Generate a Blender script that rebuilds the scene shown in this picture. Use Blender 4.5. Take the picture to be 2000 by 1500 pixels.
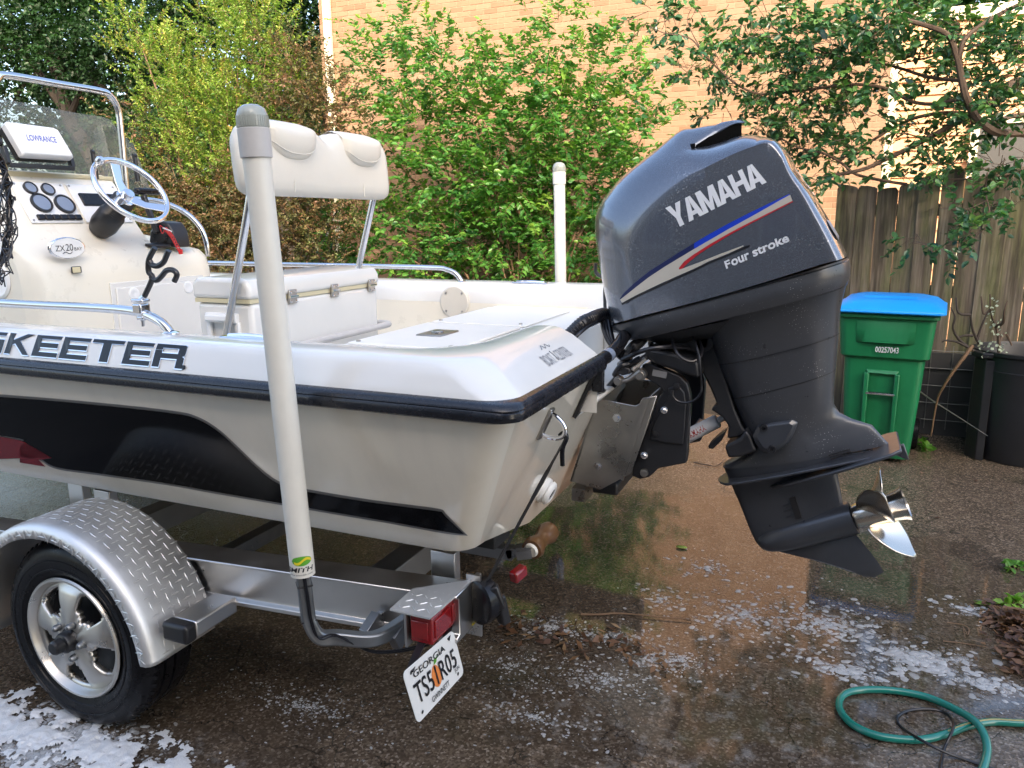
import bpy, bmesh, math, random
import numpy as np
from mathutils import Vector, Matrix
random.seed(7); RNG = np.random.default_rng(11)
R = math.radians
S = bpy.context.scene
for o in list(bpy.data.objects): bpy.data.objects.remove(o)
COL = S.collection

# ------------------------------------------------------------------ camera
# world frame: X = aft along the boat (right in the picture), Y = away across the boat, Z = up
F_PX, PITCH, YAW, ROLL, EYE = 1502.0, R(12.0), R(23.3), R(0.5), 1.6
_fh = Vector((-math.sin(YAW), math.cos(YAW), 0))
FW = _fh * math.cos(PITCH) + Vector((0, 0, -math.sin(PITCH)))
_r0 = Vector((math.cos(YAW), math.sin(YAW), 0)); _u0 = _r0.cross(FW)
RT = _r0 * math.cos(ROLL) - _u0 * math.sin(ROLL)
UP = _u0 * math.cos(ROLL) + _r0 * math.sin(ROLL)
EYEP = Vector((0, 0, EYE))
cam = bpy.data.cameras.new('camera'); camo = bpy.data.objects.new('camera', cam); COL.objects.link(camo)
cam.sensor_width = 36; cam.lens = 36 * F_PX / 2000; cam.clip_start = 0.05; cam.clip_end = 400
m = Matrix((RT, UP, -FW)).transposed().to_4x4(); m.translation = EYEP
camo.matrix_world = m
S.camera = camo

# ------------------------------------------------------------------ light
SUN_EL, SUN_AZ = R(30), R(33)      # azimuth measured from -Y (behind the camera) towards +X
to_sun = Vector((math.sin(SUN_AZ) * math.cos(SUN_EL), -math.cos(SUN_AZ) * math.cos(SUN_EL), math.sin(SUN_EL)))
W = bpy.data.worlds.new('World'); S.world = W; W.use_nodes = True
nt = W.node_tree; bg = nt.nodes['Background']
sky = nt.nodes.new('ShaderNodeTexSky'); sky.sky_type = 'NISHITA'; sky.sun_disc = False
sky.sun_elevation = SUN_EL; sky.sun_rotation = math.atan2(to_sun.x, to_sun.y)
sky.air_density = 1.0; sky.dust_density = 4.0; sky.ozone_density = 0.6
nt.links.new(sky.outputs[0], bg.inputs[0]); bg.inputs[1].default_value = 0.15
sl = bpy.data.lights.new('sun', 'SUN'); so = bpy.data.objects.new('sun', sl); COL.objects.link(so)
sl.energy = 2.2; sl.angle = R(9); sl.color = (1.0, 0.82, 0.60)
so.rotation_euler = to_sun.to_track_quat('Z', 'Y').to_euler()
S.view_settings.view_transform = 'Standard'; S.view_settings.look = 'None'
S.view_settings.exposure = 2.12; S.view_settings.gamma = 1; S.view_settings.use_curve_mapping = False
S.render.engine = 'CYCLES'
S.cycles.max_bounces = 5; S.cycles.diffuse_bounces = 3; S.cycles.glossy_bounces = 3; S.cycles.transmission_bounces = 3; S.cycles.transparent_max_bounces = 8; S.cycles.use_denoising = True
S.cycles.caustics_reflective = False; S.cycles.caustics_refractive = False
S.cycles.sample_clamp_indirect = 6

# ------------------------------------------------------------------ helpers
def _ray(px, py): return FW + RT * ((px - 1000) / F_PX) - UP * ((py - 750) / F_PX)
def PY(px, py, y): r = _ray(px, py); return EYEP + r * (y / r.y)      # a measured point on the plane Y = y
def PX(px, py, x): r = _ray(px, py); return EYEP + r * (x / r.x)
def PZ(px, py, z): r = _ray(px, py); return EYEP + r * ((z - EYE) / r.z)

class MB:
    def __init__(s): s.v = []; s.f = []
    def add(s, vs, fs):
        n = len(s.v); s.v += [tuple(p) for p in vs]; s.f += [tuple(i + n for i in f) for f in fs]; return s
    def box(s, c, d, rot=None):
        c = Vector(c); M = rot if rot else Matrix.Identity(3)
        vs = [c + M @ Vector((x * d[0] / 2, y * d[1] / 2, z * d[2] / 2)) for x in (-1, 1) for y in (-1, 1) for z in (-1, 1)]
        return s.add(vs, [(0, 1, 3, 2), (4, 6, 7, 5), (0, 4, 5, 1), (2, 3, 7, 6), (0, 2, 6, 4), (1, 5, 7, 3)])
    def bb(s, a, b):
        return s.box([(a[i] + b[i]) / 2 for i in range(3)], [abs(b[i] - a[i]) for i in range(3)])
    def beam(s, p, q, w, h, up=(0, 0, 1)):
        p, q = Vector(p), Vector(q); d = (q - p).normalized(); sd = d.cross(Vector(up)).normalized(); u = sd.cross(d)
        vs = []
        for e in (p, q):
            for a, b in ((-1, -1), (1, -1), (1, 1), (-1, 1)): vs.append(e + sd * a * w / 2 + u * b * h / 2)
        return s.add(vs, [(0, 1, 2, 3), (7, 6, 5, 4), (0, 4, 5, 1), (1, 5, 6, 2), (2, 6, 7, 3), (3, 7, 4, 0)])
    def tube(s, path, r, n=10, caps=True, closed=False):
        P = [Vector(p) for p in path]; N = len(P); rr = r if isinstance(r, (list, tuple)) else [r] * N
        t0 = (P[1] - P[0]).normalized(); a = Vector((0, 0, 1)) if abs(t0.z) < .9 else Vector((1, 0, 0))
        u = t0.cross(a).normalized(); vs = []; fs = []
        for i in range(N):
            if closed: t = (P[(i + 1) % N] - P[i - 1])
            else: t = P[min(i + 1, N - 1)] - P[max(i - 1, 0)]
            t.normalize(); u = (u - t * u.dot(t)).normalized(); w = t.cross(u)
            for k in range(n):
                an = 2 * math.pi * k / n; vs.append(P[i] + (u * math.cos(an) + w * math.sin(an)) * rr[i])
        for i in range(N if closed else N - 1):
            j = (i + 1) % N
            for k in range(n): fs.append((i * n + k, i * n + (k + 1) % n, j * n + (k + 1) % n, j * n + k))
        if caps and not closed: fs += [tuple(range(n))[::-1], tuple((N - 1) * n + k for k in range(n))]
        return s.add(vs, fs)
    def lathe(s, prof, o, ax, n=32, full=True, close=False):
        o = Vector(o); ax = Vector(ax).normalized(); a = Vector((0, 0, 1)) if abs(ax.z) < .9 else Vector((1, 0, 0))
        u = ax.cross(a).normalized(); w = ax.cross(u); vs = []; fs = []; K = len(prof)
        for k in range(n):
            an = 2 * math.pi * k / n; d = u * math.cos(an) + w * math.sin(an)
            for (r, h) in prof: vs.append(o + ax * h + d * r)
        for k in range(n):
            j = (k + 1) % n
            for i in range(K if close else K - 1):
                i2 = (i + 1) % K
                fs.append((k * K + i, j * K + i, j * K + i2, k * K + i2))
        return s.add(vs, fs)
    def prism(s, poly, d):
        d = Vector(d); n = len(poly); A = [Vector(p) for p in poly]
        return s.add(A + [p + d for p in A], [tuple(range(n))[::-1], tuple(range(n, 2 * n))] + [(i, (i + 1) % n, n + (i + 1) % n, n + i) for i in range(n)])
    def loft(s, rings, closed=True, caps=True):
        n = len(rings[0]); vs = [p for r in rings for p in r]; fs = []
        for i in range(len(rings) - 1):
            for k in range(n if closed else n - 1):
                j = (k + 1) % n; fs.append((i * n + k, i * n + j, (i + 1) * n + j, (i + 1) * n + k))
        if caps and closed: fs += [tuple(range(n))[::-1], tuple((len(rings) - 1) * n + k for k in range(n))]
        return s.add(vs, fs)
    def build(s, name, mat, parent=None, smooth=35, bevel=0, seg=2, recalc=True, solid=0):
        me = bpy.data.meshes.new(name); me.from_pydata(s.v, [], s.f)
        if recalc:
            bm = bmesh.new(); bm.from_mesh(me); bmesh.ops.recalc_face_normals(bm, faces=bm.faces); bm.to_mesh(me); bm.free()
        if smooth: me.shade_smooth(); me.set_sharp_from_angle(angle=R(smooth))
        me.materials.append(mat); o = bpy.data.objects.new(name, me); COL.objects.link(o)
        if parent: attach(o, parent)
        if solid:
            md = o.modifiers.new('thickness', 'SOLIDIFY'); md.thickness = solid; md.offset = -1
        if bevel:
            md = o.modifiers.new('bevel', 'BEVEL'); md.width = bevel; md.segments = seg; md.limit_method = 'ANGLE'; md.angle_limit = R(40)
            md.harden_normals = False
        return o
def attach(o, parent):
    o.parent = parent
    if parent.type == 'EMPTY': o.matrix_parent_inverse = Matrix.Translation(-parent.location)
def tag(o, label=None, cat=None, group=None, kind=None):
    for k, v in (('label', label), ('category', cat), ('group', group), ('kind', kind)):
        if v: o[k] = v
    return o
def thing(name, loc, label, cat, group=None):
    o = bpy.data.objects.new(name, None); COL.objects.link(o); o.location = loc; o.empty_display_size = .1
    return tag(o, label, cat, group)
def np_mesh(name, V, Fq, mat, parent=None, attr=None, smooth=False, flat=False):
    # V (n,3), Fq (m,k): one big mesh from arrays
    me = bpy.data.meshes.new(name); n, k = Fq.shape
    me.vertices.add(len(V)); me.vertices.foreach_set('co', np.asarray(V, np.float32).ravel())
    me.loops.add(n * k); me.loops.foreach_set('vertex_index', Fq.astype(np.int32).ravel())
    me.polygons.add(n); me.polygons.foreach_set('loop_start', (np.arange(n) * k).astype(np.int32))
    if attr is not None:
        a = me.attributes.new('tint', 'FLOAT', 'FACE'); a.data.foreach_set('value', np.asarray(attr, np.float32))
    me.update(calc_edges=True); me.validate()
    if smooth: me.shade_smooth()
    if flat: me.shade_flat()
    me.materials.append(mat); o = bpy.data.objects.new(name, me); COL.objects.link(o)
    if parent: attach(o, parent)
    return o
def smooth_path(pts, n=6, closed=False):
    P = [Vector(p) for p in pts]; N = len(P); out = []
    rng = range(N) if closed else range(N - 1)
    for i in rng:
        if closed: p0, p1, p2, p3 = P[i - 1], P[i], P[(i + 1) % N], P[(i + 2) % N]
        else: p0, p1, p2, p3 = P[max(i - 1, 0)], P[i], P[i + 1], P[min(i + 2, N - 1)]
        for k in range(n):
            t = k / n
            out.append(.5 * ((2 * p1) + (p2 - p0) * t + (2 * p0 - 5 * p1 + 4 * p2 - p3) * t * t + (3 * p1 - p0 - 3 * p2 + p3) * t ** 3))
    if not closed: out.append(P[-1])
    return out

def text_geo(txt, font_space=1.0, shear=0.0, bold=0.0):
    """mesh of a word, scaled so that the cap height is 1; returns verts (n,2), faces, width"""
    c = bpy.data.curves.new('word', 'FONT'); c.body = txt; c.space_character = font_space; c.shear = shear; c.offset = bold
    c.resolution_u = 3
    o = bpy.data.objects.new('word', c); COL.objects.link(o)
    dg = bpy.context.evaluated_depsgraph_get(); me = bpy.data.meshes.new_from_object(o.evaluated_get(dg))
    v = [(p.co.x, p.co.y) for p in me.vertices]; f = [tuple(p.vertices) for p in me.polygons]
    bpy.data.objects.remove(o); bpy.data.curves.remove(c); bpy.data.meshes.remove(me)
    xs = [p[0] for p in v]; x0, x1 = min(xs), max(xs); cap = .729
    return [((x - x0) / cap, y / cap) for x, y in v], f, (x1 - x0) / cap
def word(name, txt, O, U, V, mat, parent, lift=(0, 0, 0), bold=0.0, space=1.0, shear=0.0, fit=True, mapper=None):
    """word laid with its baseline from O along U (|U| = full width if fit) and cap height V"""
    g, f, w = text_geo(txt, space, shear, bold)
    O, U, V, L = Vector(O), Vector(U), Vector(V), Vector(lift)
    vs = []
    for a, b in g:
        if fit: a = a / w
        p = O + U * a + V * b + L
        vs.append(mapper(a, b) if mapper else p)
    mb = MB(); mb.add(vs, f); return mb.build(name, mat, parent, smooth=0, recalc=False)

# ------------------------------------------------------------------ materials
def mat(name, col, rough=.5, metal=0., coat=0., coat_r=.05, noise=0., nscale=8., bump=0., bscale=60., spec=.5, rvar=0., trans=0., speck=0., streak=0.):
    M = bpy.data.materials.new(name); M.use_nodes = True; n = M.node_tree; b = n.nodes['Principled BSDF']
    b.inputs['Base Color'].default_value = (*col, 1); b.inputs['Roughness'].default_value = rough
    b.inputs['Metallic'].default_value = metal; b.inputs['Coat Weight'].default_value = coat; b.inputs['Coat Roughness'].default_value = coat_r
    b.inputs['Specular IOR Level'].default_value = spec; b.inputs['Transmission Weight'].default_value = trans
    if noise or bump or rvar or speck or streak:
        tc = n.nodes.new('ShaderNodeTexCoord')
        tx = n.nodes.new('ShaderNodeTexNoise'); tx.inputs['Scale'].default_value = nscale; tx.inputs['Detail'].default_value = 6; tx.inputs['Roughness'].default_value = .65
        n.links.new(tc.outputs['Object'], tx.inputs['Vector'])
    if noise:
        mx = n.nodes.new('ShaderNodeMix'); mx.data_type = 'RGBA'
        mx.inputs[6].default_value = (*[max(0, c * (1 - noise)) for c in col], 1); mx.inputs[7].default_value = (*[min(1, c * (1 + noise)) for c in col], 1)
        n.links.new(tx.outputs[0], mx.inputs[0]); last = mx.outputs[2]
        if streak:                     # faint run-off streaks
            mp = n.nodes.new('ShaderNodeMapping'); mp.inputs['Scale'].default_value = (16, 16, 1.1); n.links.new(tc.outputs['Object'], mp.inputs[0])
            ts = n.nodes.new('ShaderNodeTexNoise'); ts.inputs['Scale'].default_value = 1; ts.inputs['Detail'].default_value = 7; n.links.new(mp.outputs[0], ts.inputs['Vector'])
            cr = n.nodes.new('ShaderNodeMapRange'); cr.inputs[1].default_value = .48; cr.inputs[2].default_value = .75; cr.inputs[4].default_value = streak; n.links.new(ts.outputs[0], cr.inputs[0])
            m2 = n.nodes.new('ShaderNodeMix'); m2.data_type = 'RGBA'; m2.inputs[7].default_value = (*[c * .45 for c in col], 1); n.links.new(cr.outputs[0], m2.inputs[0]); n.links.new(last, m2.inputs[6]); last = m2.outputs[2]
        if speck:                      # dried suds and water spots
            vo = n.nodes.new('ShaderNodeTexVoronoi'); vo.inputs['Scale'].default_value = 130; n.links.new(tc.outputs['Object'], vo.inputs['Vector'])
            ml = n.nodes.new('ShaderNodeMath'); ml.operation = 'MULTIPLY'; n.links.new(tx.outputs[0], ml.inputs[0]); ml.inputs[1].default_value = speck
            tn_ = n.nodes.new('ShaderNodeTexNoise'); tn_.inputs['Scale'].default_value = 9; n.links.new(tc.outputs['Object'], tn_.inputs['Vector']); pw = n.nodes.new('ShaderNodeMath'); pw.operation = 'POWER'; pw.inputs[1].default_value = 3.; n.links.new(tn_.outputs[0], pw.inputs[0])
            m3_ = n.nodes.new('ShaderNodeMath'); m3_.operation = 'MULTIPLY'; n.links.new(pw.outputs[0], m3_.inputs[0]); m3_.inputs[1].default_value = speck
            lt = n.nodes.new('ShaderNodeMath'); lt.operation = 'LESS_THAN'; n.links.new(vo.outputs['Distance'], lt.inputs[0]); n.links.new(m3_.outputs[0], lt.inputs[1])
            m4 = n.nodes.new('ShaderNodeMix'); m4.data_type = 'RGBA'; m4.inputs[7].default_value = (.5, .5, .5, 1); ms = n.nodes.new('ShaderNodeMath'); ms.operation = 'MULTIPLY'; ms.inputs[1].default_value = .55; n.links.new(lt.outputs[0], ms.inputs[0]); n.links.new(ms.outputs[0], m4.inputs[0]); n.links.new(last, m4.inputs[6]); last = m4.outputs[2]
        n.links.new(last, b.inputs['Base Color'])
    if rvar:
        mr = n.nodes.new('ShaderNodeMapRange'); mr.inputs[1].default_value = .3; mr.inputs[2].default_value = .7
        mr.inputs[3].default_value = max(0, rough - rvar); mr.inputs[4].default_value = min(1, rough + rvar)
        n.links.new(tx.outputs[0], mr.inputs[0]); n.links.new(mr.outputs[0], b.inputs['Roughness'])
    if bump:
        t2 = n.nodes.new('ShaderNodeTexNoise'); t2.inputs['Scale'].default_value = bscale; t2.inputs['Detail'].default_value = 4
        n.links.new(tc.outputs['Object'], t2.inputs['Vector'])
        bp = n.nodes.new('ShaderNodeBump'); bp.inputs['Strength'].default_value = bump; bp.inputs['Distance'].default_value = .004
        n.links.new(t2.outputs[0], bp.inputs['Height']); n.links.new(bp.outputs[0], b.inputs['Normal'])
    return M
def foam_mat():
    g = bpy.data.materials.new('soap_foam'); g.use_nodes = True; n = g.node_tree; b = n.nodes['Principled BSDF']
    geo = n.nodes.new('ShaderNodeNewGeometry'); mr = n.nodes.new('ShaderNodeMapRange'); mr.inputs[3].default_value = .10; mr.inputs[4].default_value = .62
    n.links.new(geo.outputs['Random Per Island'], mr.inputs[0]); n.links.new(mr.outputs[0], b.inputs['Alpha'])
    b.inputs['Base Color'].default_value = (.62, .62, .61, 1); b.inputs['Roughness'].default_value = .3; b.inputs['Specular IOR Level'].default_value = .6
    tc = n.nodes.new('ShaderNodeTexCoord'); v = n.nodes.new('ShaderNodeTexVoronoi'); v.inputs['Scale'].default_value = 260; n.links.new(tc.outputs['Object'], v.inputs['Vector'])
    bp = n.nodes.new('ShaderNodeBump'); bp.inputs['Strength'].default_value = .5; bp.inputs['Distance'].default_value = .003; n.links.new(v.outputs['Distance'], bp.inputs['Height']); n.links.new(bp.outputs[0], b.inputs['Normal'])
    return g
M = {}
M['gel'] = mat('white_gelcoat', (.72, .705, .67), .20, coat=.5, noise=.045, nscale=5, rvar=.07)
M['gel_deck'] = mat('white_deck_gelcoat', (.80, .78, .73), .42, noise=.04, nscale=6, bump=.12, bscale=500)
M['hull'] = mat('cream_hull_gelcoat', (.86, .80, .69), .14, coat=.6, coat_r=.04, noise=.06, nscale=2.2, rvar=.06, streak=.10)
M['cream'] = mat('cream_liner_gelcoat', (.78, .73, .62), .3, noise=.04, nscale=4, rvar=.08)
M['ivory'] = mat('ivory_trim', (.62, .55, .36), .45, noise=.06)
M['flake'] = mat('black_metal_flake', (.004, .004, .005), .10, coat=.0, noise=.8, nscale=400, spec=.06)
M['maroon'] = mat('maroon_stripe', (.22, .012, .02), .12, coat=.1, spec=.2)
M['pin'] = mat('silver_pinstripe', (.20, .19, .18), .35, metal=.5)
M['rub'] = mat('black_rubber_rail', (.012, .013, .018), .26, noise=.4, nscale=30, rvar=.1)
M['chrome'] = mat('chrome', (.80, .80, .82), .07, metal=1., rvar=.03, nscale=20)
M['chrome_wet'] = mat('stainless_tube', (.66, .66, .67), .14, metal=1., rvar=.08, nscale=40)
M['steel'] = mat('brushed_steel', (.42, .40, .37), .34, metal=1., noise=.25, nscale=9, rvar=.12)
M['alu'] = mat('aluminium', (.60, .585, .565), .36, metal=1., noise=.14, nscale=7, rvar=.1)
M['alu_dull'] = mat('dull_aluminium', (.40, .39, .37), .42, metal=.9, noise=.25, nscale=6, rvar=.12)
M['diamond'] = mat('polished_diamond_plate', (.74, .74, .73), .48, metal=.75, noise=.1, nscale=12, rvar=.08)
M['galv'] = mat('galvanised_steel', (.24, .25, .26), .36, metal=.85, noise=.3, nscale=18, rvar=.1)
M['pvc'] = mat('white_pvc', (.76, .73, .65), .36, streak=.16, noise=.10, nscale=11, rvar=.08)
M['pvc_grey'] = mat('weathered_pvc', (.52, .50, .48), .5, noise=.12, nscale=20)
M['lens'] = mat('clear_ribbed_lens', (.52, .55, .50), .18, noise=.1, trans=.35)
M['vinyl'] = mat('off_white_vinyl', (.66, .62, .54), .40, noise=.07, nscale=5, bump=.15, bscale=240)
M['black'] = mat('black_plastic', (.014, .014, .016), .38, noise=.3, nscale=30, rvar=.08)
M['blackgloss'] = mat('glossy_black', (.008, .008, .01), .24, rvar=.05, nscale=30, spec=.35)
M['rubber'] = mat('wet_tyre_rubber', (.0065, .0065, .008), .30, noise=.4, nscale=14, rvar=.12, bump=.1, bscale=120, spec=.18)
M['alloy'] = mat('machined_alloy', (.58, .56, .52), .33, metal=.85, noise=.12, nscale=9, rvar=.1)
M['rod'] = mat('rod_holder_vinyl', (.02, .02, .022), .3)
M['cowl'] = mat('graphite_metallic_paint', (.132, .146, .175), .25, metal=.70, coat=.8, coat_r=.05, speck=1.0, noise=.06, nscale=900, rvar=.05)
M['pan'] = mat('charcoal_paint', speck=.6, col=(.054, .059, .070), rough=.33, metal=.2, coat=.25, coat_r=.2, noise=.10, nscale=30, rvar=.06)
M['leg'] = mat('dark_graphite_paint', (.050, .056, .069), .32, metal=.3, coat=.4, coat_r=.10, noise=.15, nscale=25, rvar=.05)
M['bracket'] = mat('satin_black_casting', (.022, .023, .027), .36, metal=.2, noise=.2, nscale=30, rvar=.07)
M['prop'] = mat('polished_stainless_prop', (.62, .57, .50), .20, metal=1., rvar=.06, nscale=12)
M['decal_white'] = mat('silver_white_decal', (.62, .64, .68), .35)
M['decal_blue'] = mat('blue_decal', (.004, .035, .42), .35)
M['decal_navy'] = mat('navy_decal', (.006, .012, .07), .35)
M['decal_silver'] = mat('champagne_decal', (.50, .47, .41), .38, metal=.3)
M['decal_red'] = mat('red_decal', (.38, .012, .02), .35)
M['decal_black'] = mat('black_decal', (.01, .01, .012), .3)
M['decal_grey'] = mat('grey_decal', (.22, .22, .23), .4)
M['red_lens'] = mat('red_tail_lens', (.22, .006, .008), .12, coat=.8, noise=.35, nscale=40)
M['orange'] = mat('orange_reflector', (.55, .14, .02), .25)
M['amber'] = mat('amber_roller', (.12, .055, .018), .32, noise=.25, nscale=14, coat=.3)
M['plate'] = mat('white_plate', (.80, .79, .76), .35, noise=.03)
M['peach'] = mat('peach_print', (.78, .24, .06), .4)
M['leafprint'] = mat('green_print', (.10, .36, .03), .4)
M['yellow'] = mat('yellow_print', (.75, .62, .03), .4)
M['blue'] = mat('blue_print', (.04, .07, .42), .4)
M['white'] = mat('white_plastic', (.80, .80, .79), .32, noise=.03)
M['gauge'] = mat('gauge_glass', (.20, .24, .32), .12, coat=.6)
M['red'] = mat('red_coil', (.60, .02, .02), .35)
M['bin'] = mat('green_bin_plastic', (.006, .145, .052), .42, noise=.22, nscale=9, streak=.35, bump=.08, bscale=300, rvar=.06)
M['lid'] = mat('blue_lid_plastic', (.004, .27, .80), .42, noise=.06, nscale=5, rvar=.06)
M['pot'] = mat('black_can_plastic', (.014, .015, .018), .45, noise=.35, nscale=9, rvar=.1)
M['bark'] = mat('brown_bark', (.085, .055, .036), .8, noise=.4, nscale=18, bump=.5, bscale=60)
M['bark_dark'] = mat('dark_bark', (.035, .026, .02), .85, noise=.4, nscale=10, bump=.5, bscale=40)
M['stem'] = mat('tan_stem', (.17, .10, .055), .7, noise=.3, nscale=20)
M['lichen'] = mat('pale_lichen', (.26, .31, .22), .85, noise=.25, nscale=60)
M['hose'] = mat('green_hose_vinyl', (.004, .16, .12), .24, coat=.4, noise=.12, nscale=20)
M['hose_stripe'] = mat('hose_tan_stripe', (.30, .26, .10), .4)
M['cable'] = mat('black_cable', (.010, .010, .013), .32)
M['strap'] = mat('black_webbing', (.011, .011, .012), .65, bump=.4, bscale=900)
M['siding'] = mat('peach_siding', (.58, .33, .18), .7, noise=.06)
M['mouth_shade'] = mat('scoop_shade_black', (.003, .003, .003), .9, spec=.05)  # near black, paints the shade inside the air scoop
M['trim'] = mat('cream_trim', (.62, .55, .40), .5, noise=.05)
M['soffit'] = mat('house_paint', (.34, .32, .29), .7, noise=.06)
M['shingle'] = mat('grey_shingle', (.10, .095, .09), .9, noise=.3, nscale=6)
M['foam'] = foam_mat(); M['suds'] = mat('thick_suds', (.66, .66, .66), .4, noise=.12, nscale=60, bump=.6, bscale=220)
M['grate'] = mat('dark_grey_panel', (.045, .045, .045), .6, noise=.2)
M['wire'] = mat('dull_wire', (.18, .18, .16), .5, metal=.5)

def glassy(name, col, alpha):
    g = bpy.data.materials.new(name); g.use_nodes = True; n = g.node_tree; b = n.nodes['Principled BSDF']; out = n.nodes['Material Output']
    b.inputs['Base Color'].default_value = (*col, 1); b.inputs['Roughness'].default_value = .03; b.inputs['Alpha'].default_value = alpha
    return g
M['screen'] = glassy('smoked_acrylic', (.16, .17, .15), .38)

def leaf_mat(name, cols, rough=.45, trans=.35):
    g = bpy.data.materials.new(name); g.use_nodes = True; n = g.node_tree; b = n.nodes['Principled BSDF']; out = n.nodes['Material Output']
    at = n.nodes.new('ShaderNodeAttribute'); at.attribute_name = 'tint'
    cr = n.nodes.new('ShaderNodeValToRGB'); el = cr.color_ramp.elements
    while len(el) < len(cols): el.new(.5)
    for i, c in enumerate(cols): el[i].position = i / (len(cols) - 1); el[i].color = (*c, 1)
    n.links.new(at.outputs['Fac'], cr.inputs[0]); n.links.new(cr.outputs[0], b.inputs['Base Color'])
    b.inputs['Roughness'].default_value = rough
    tr = n.nodes.new('ShaderNodeBsdfTranslucent'); br = n.nodes.new('ShaderNodeMix'); br.data_type = 'RGBA'; br.blend_type = 'MULTIPLY'; br.inputs[0].default_value = 1
    br.inputs[7].default_value = (1.25, 1.5, .7, 1)
    n.links.new(cr.outputs[0], br.inputs[6]); n.links.new(br.outputs[2], tr.inputs[0])
    mx = n.nodes.new('ShaderNodeMixShader'); mx.inputs[0].default_value = trans
    n.links.new(b.outputs[0], mx.inputs[1]); n.links.new(tr.outputs[0], mx.inputs[2]); n.links.new(mx.outputs[0], out.inputs[0])
    return g
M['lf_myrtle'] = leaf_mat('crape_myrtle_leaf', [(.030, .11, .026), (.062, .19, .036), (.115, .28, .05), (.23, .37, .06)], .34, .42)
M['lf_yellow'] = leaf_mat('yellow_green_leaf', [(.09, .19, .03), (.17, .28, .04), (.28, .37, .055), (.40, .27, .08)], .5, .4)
M['lf_red'] = leaf_mat('reddish_leaf', [(.05, .065, .02), (.12, .115, .04), (.21, .10, .06), (.13, .17, .045)], .5, .35)
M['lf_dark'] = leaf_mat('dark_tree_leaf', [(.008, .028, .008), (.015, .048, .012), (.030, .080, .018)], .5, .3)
M['lf_holly'] = leaf_mat('glossy_dark_leaf', [(.022, .072, .030), (.04, .12, .042), (.075, .19, .055), (.15, .27, .06)], .28, .25)
M['lf_weed'] = leaf_mat('weed_leaf', [(.08, .22, .03), (.16, .34, .04), (.30, .42, .08)], .4, .35)
M['lf_dead'] = leaf_mat('dead_leaf', [(.05, .022, .012), (.10, .045, .02), (.18, .09, .04), (.26, .17, .09)], .5, .15)

# ------------------------------------------------------------------ ground
def node(n, typ, **kw):
    x = n.nodes.new('ShaderNode' + typ)
    for k, v in kw.items():
        if k[0] == 'i': x.inputs[int(k[1:])].default_value = v
        else: setattr(x, k, v)
    return x
def ramp(n, src, stops):
    c = n.nodes.new('ShaderNodeValToRGB'); e = c.color_ramp.elements
    while len(e) < len(stops): e.new(.5)
    for i, (p, col) in enumerate(stops):
        e[i].position = p; e[i].color = (*col, 1) if isinstance(col, tuple) else (col, col, col, 1)
    n.links.new(src, c.inputs[0]); return c.outputs[0]
def mixc(n, fac, a, b, blend='MIX'):
    x = n.nodes.new('ShaderNodeMix'); x.data_type = 'RGBA'; x.blend_type = blend
    for s, v in ((0, fac), (6, a), (7, b)):
        if isinstance(v, bpy.types.NodeSocket): n.links.new(v, x.inputs[s])
        elif s == 0: x.inputs[0].default_value = v
        else: x.inputs[s].default_value = (*v, 1)
    return x.outputs[2]
def mth(n, op, a, b=0., clamp=False):
    x = n.nodes.new('ShaderNodeMath'); x.operation = op; x.use_clamp = clamp
    for s, v in ((0, a), (1, b)):
        if isinstance(v, bpy.types.NodeSocket): n.links.new(v, x.inputs[s])
        else: x.inputs[s].default_value = v
    return x.outputs[0]
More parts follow.
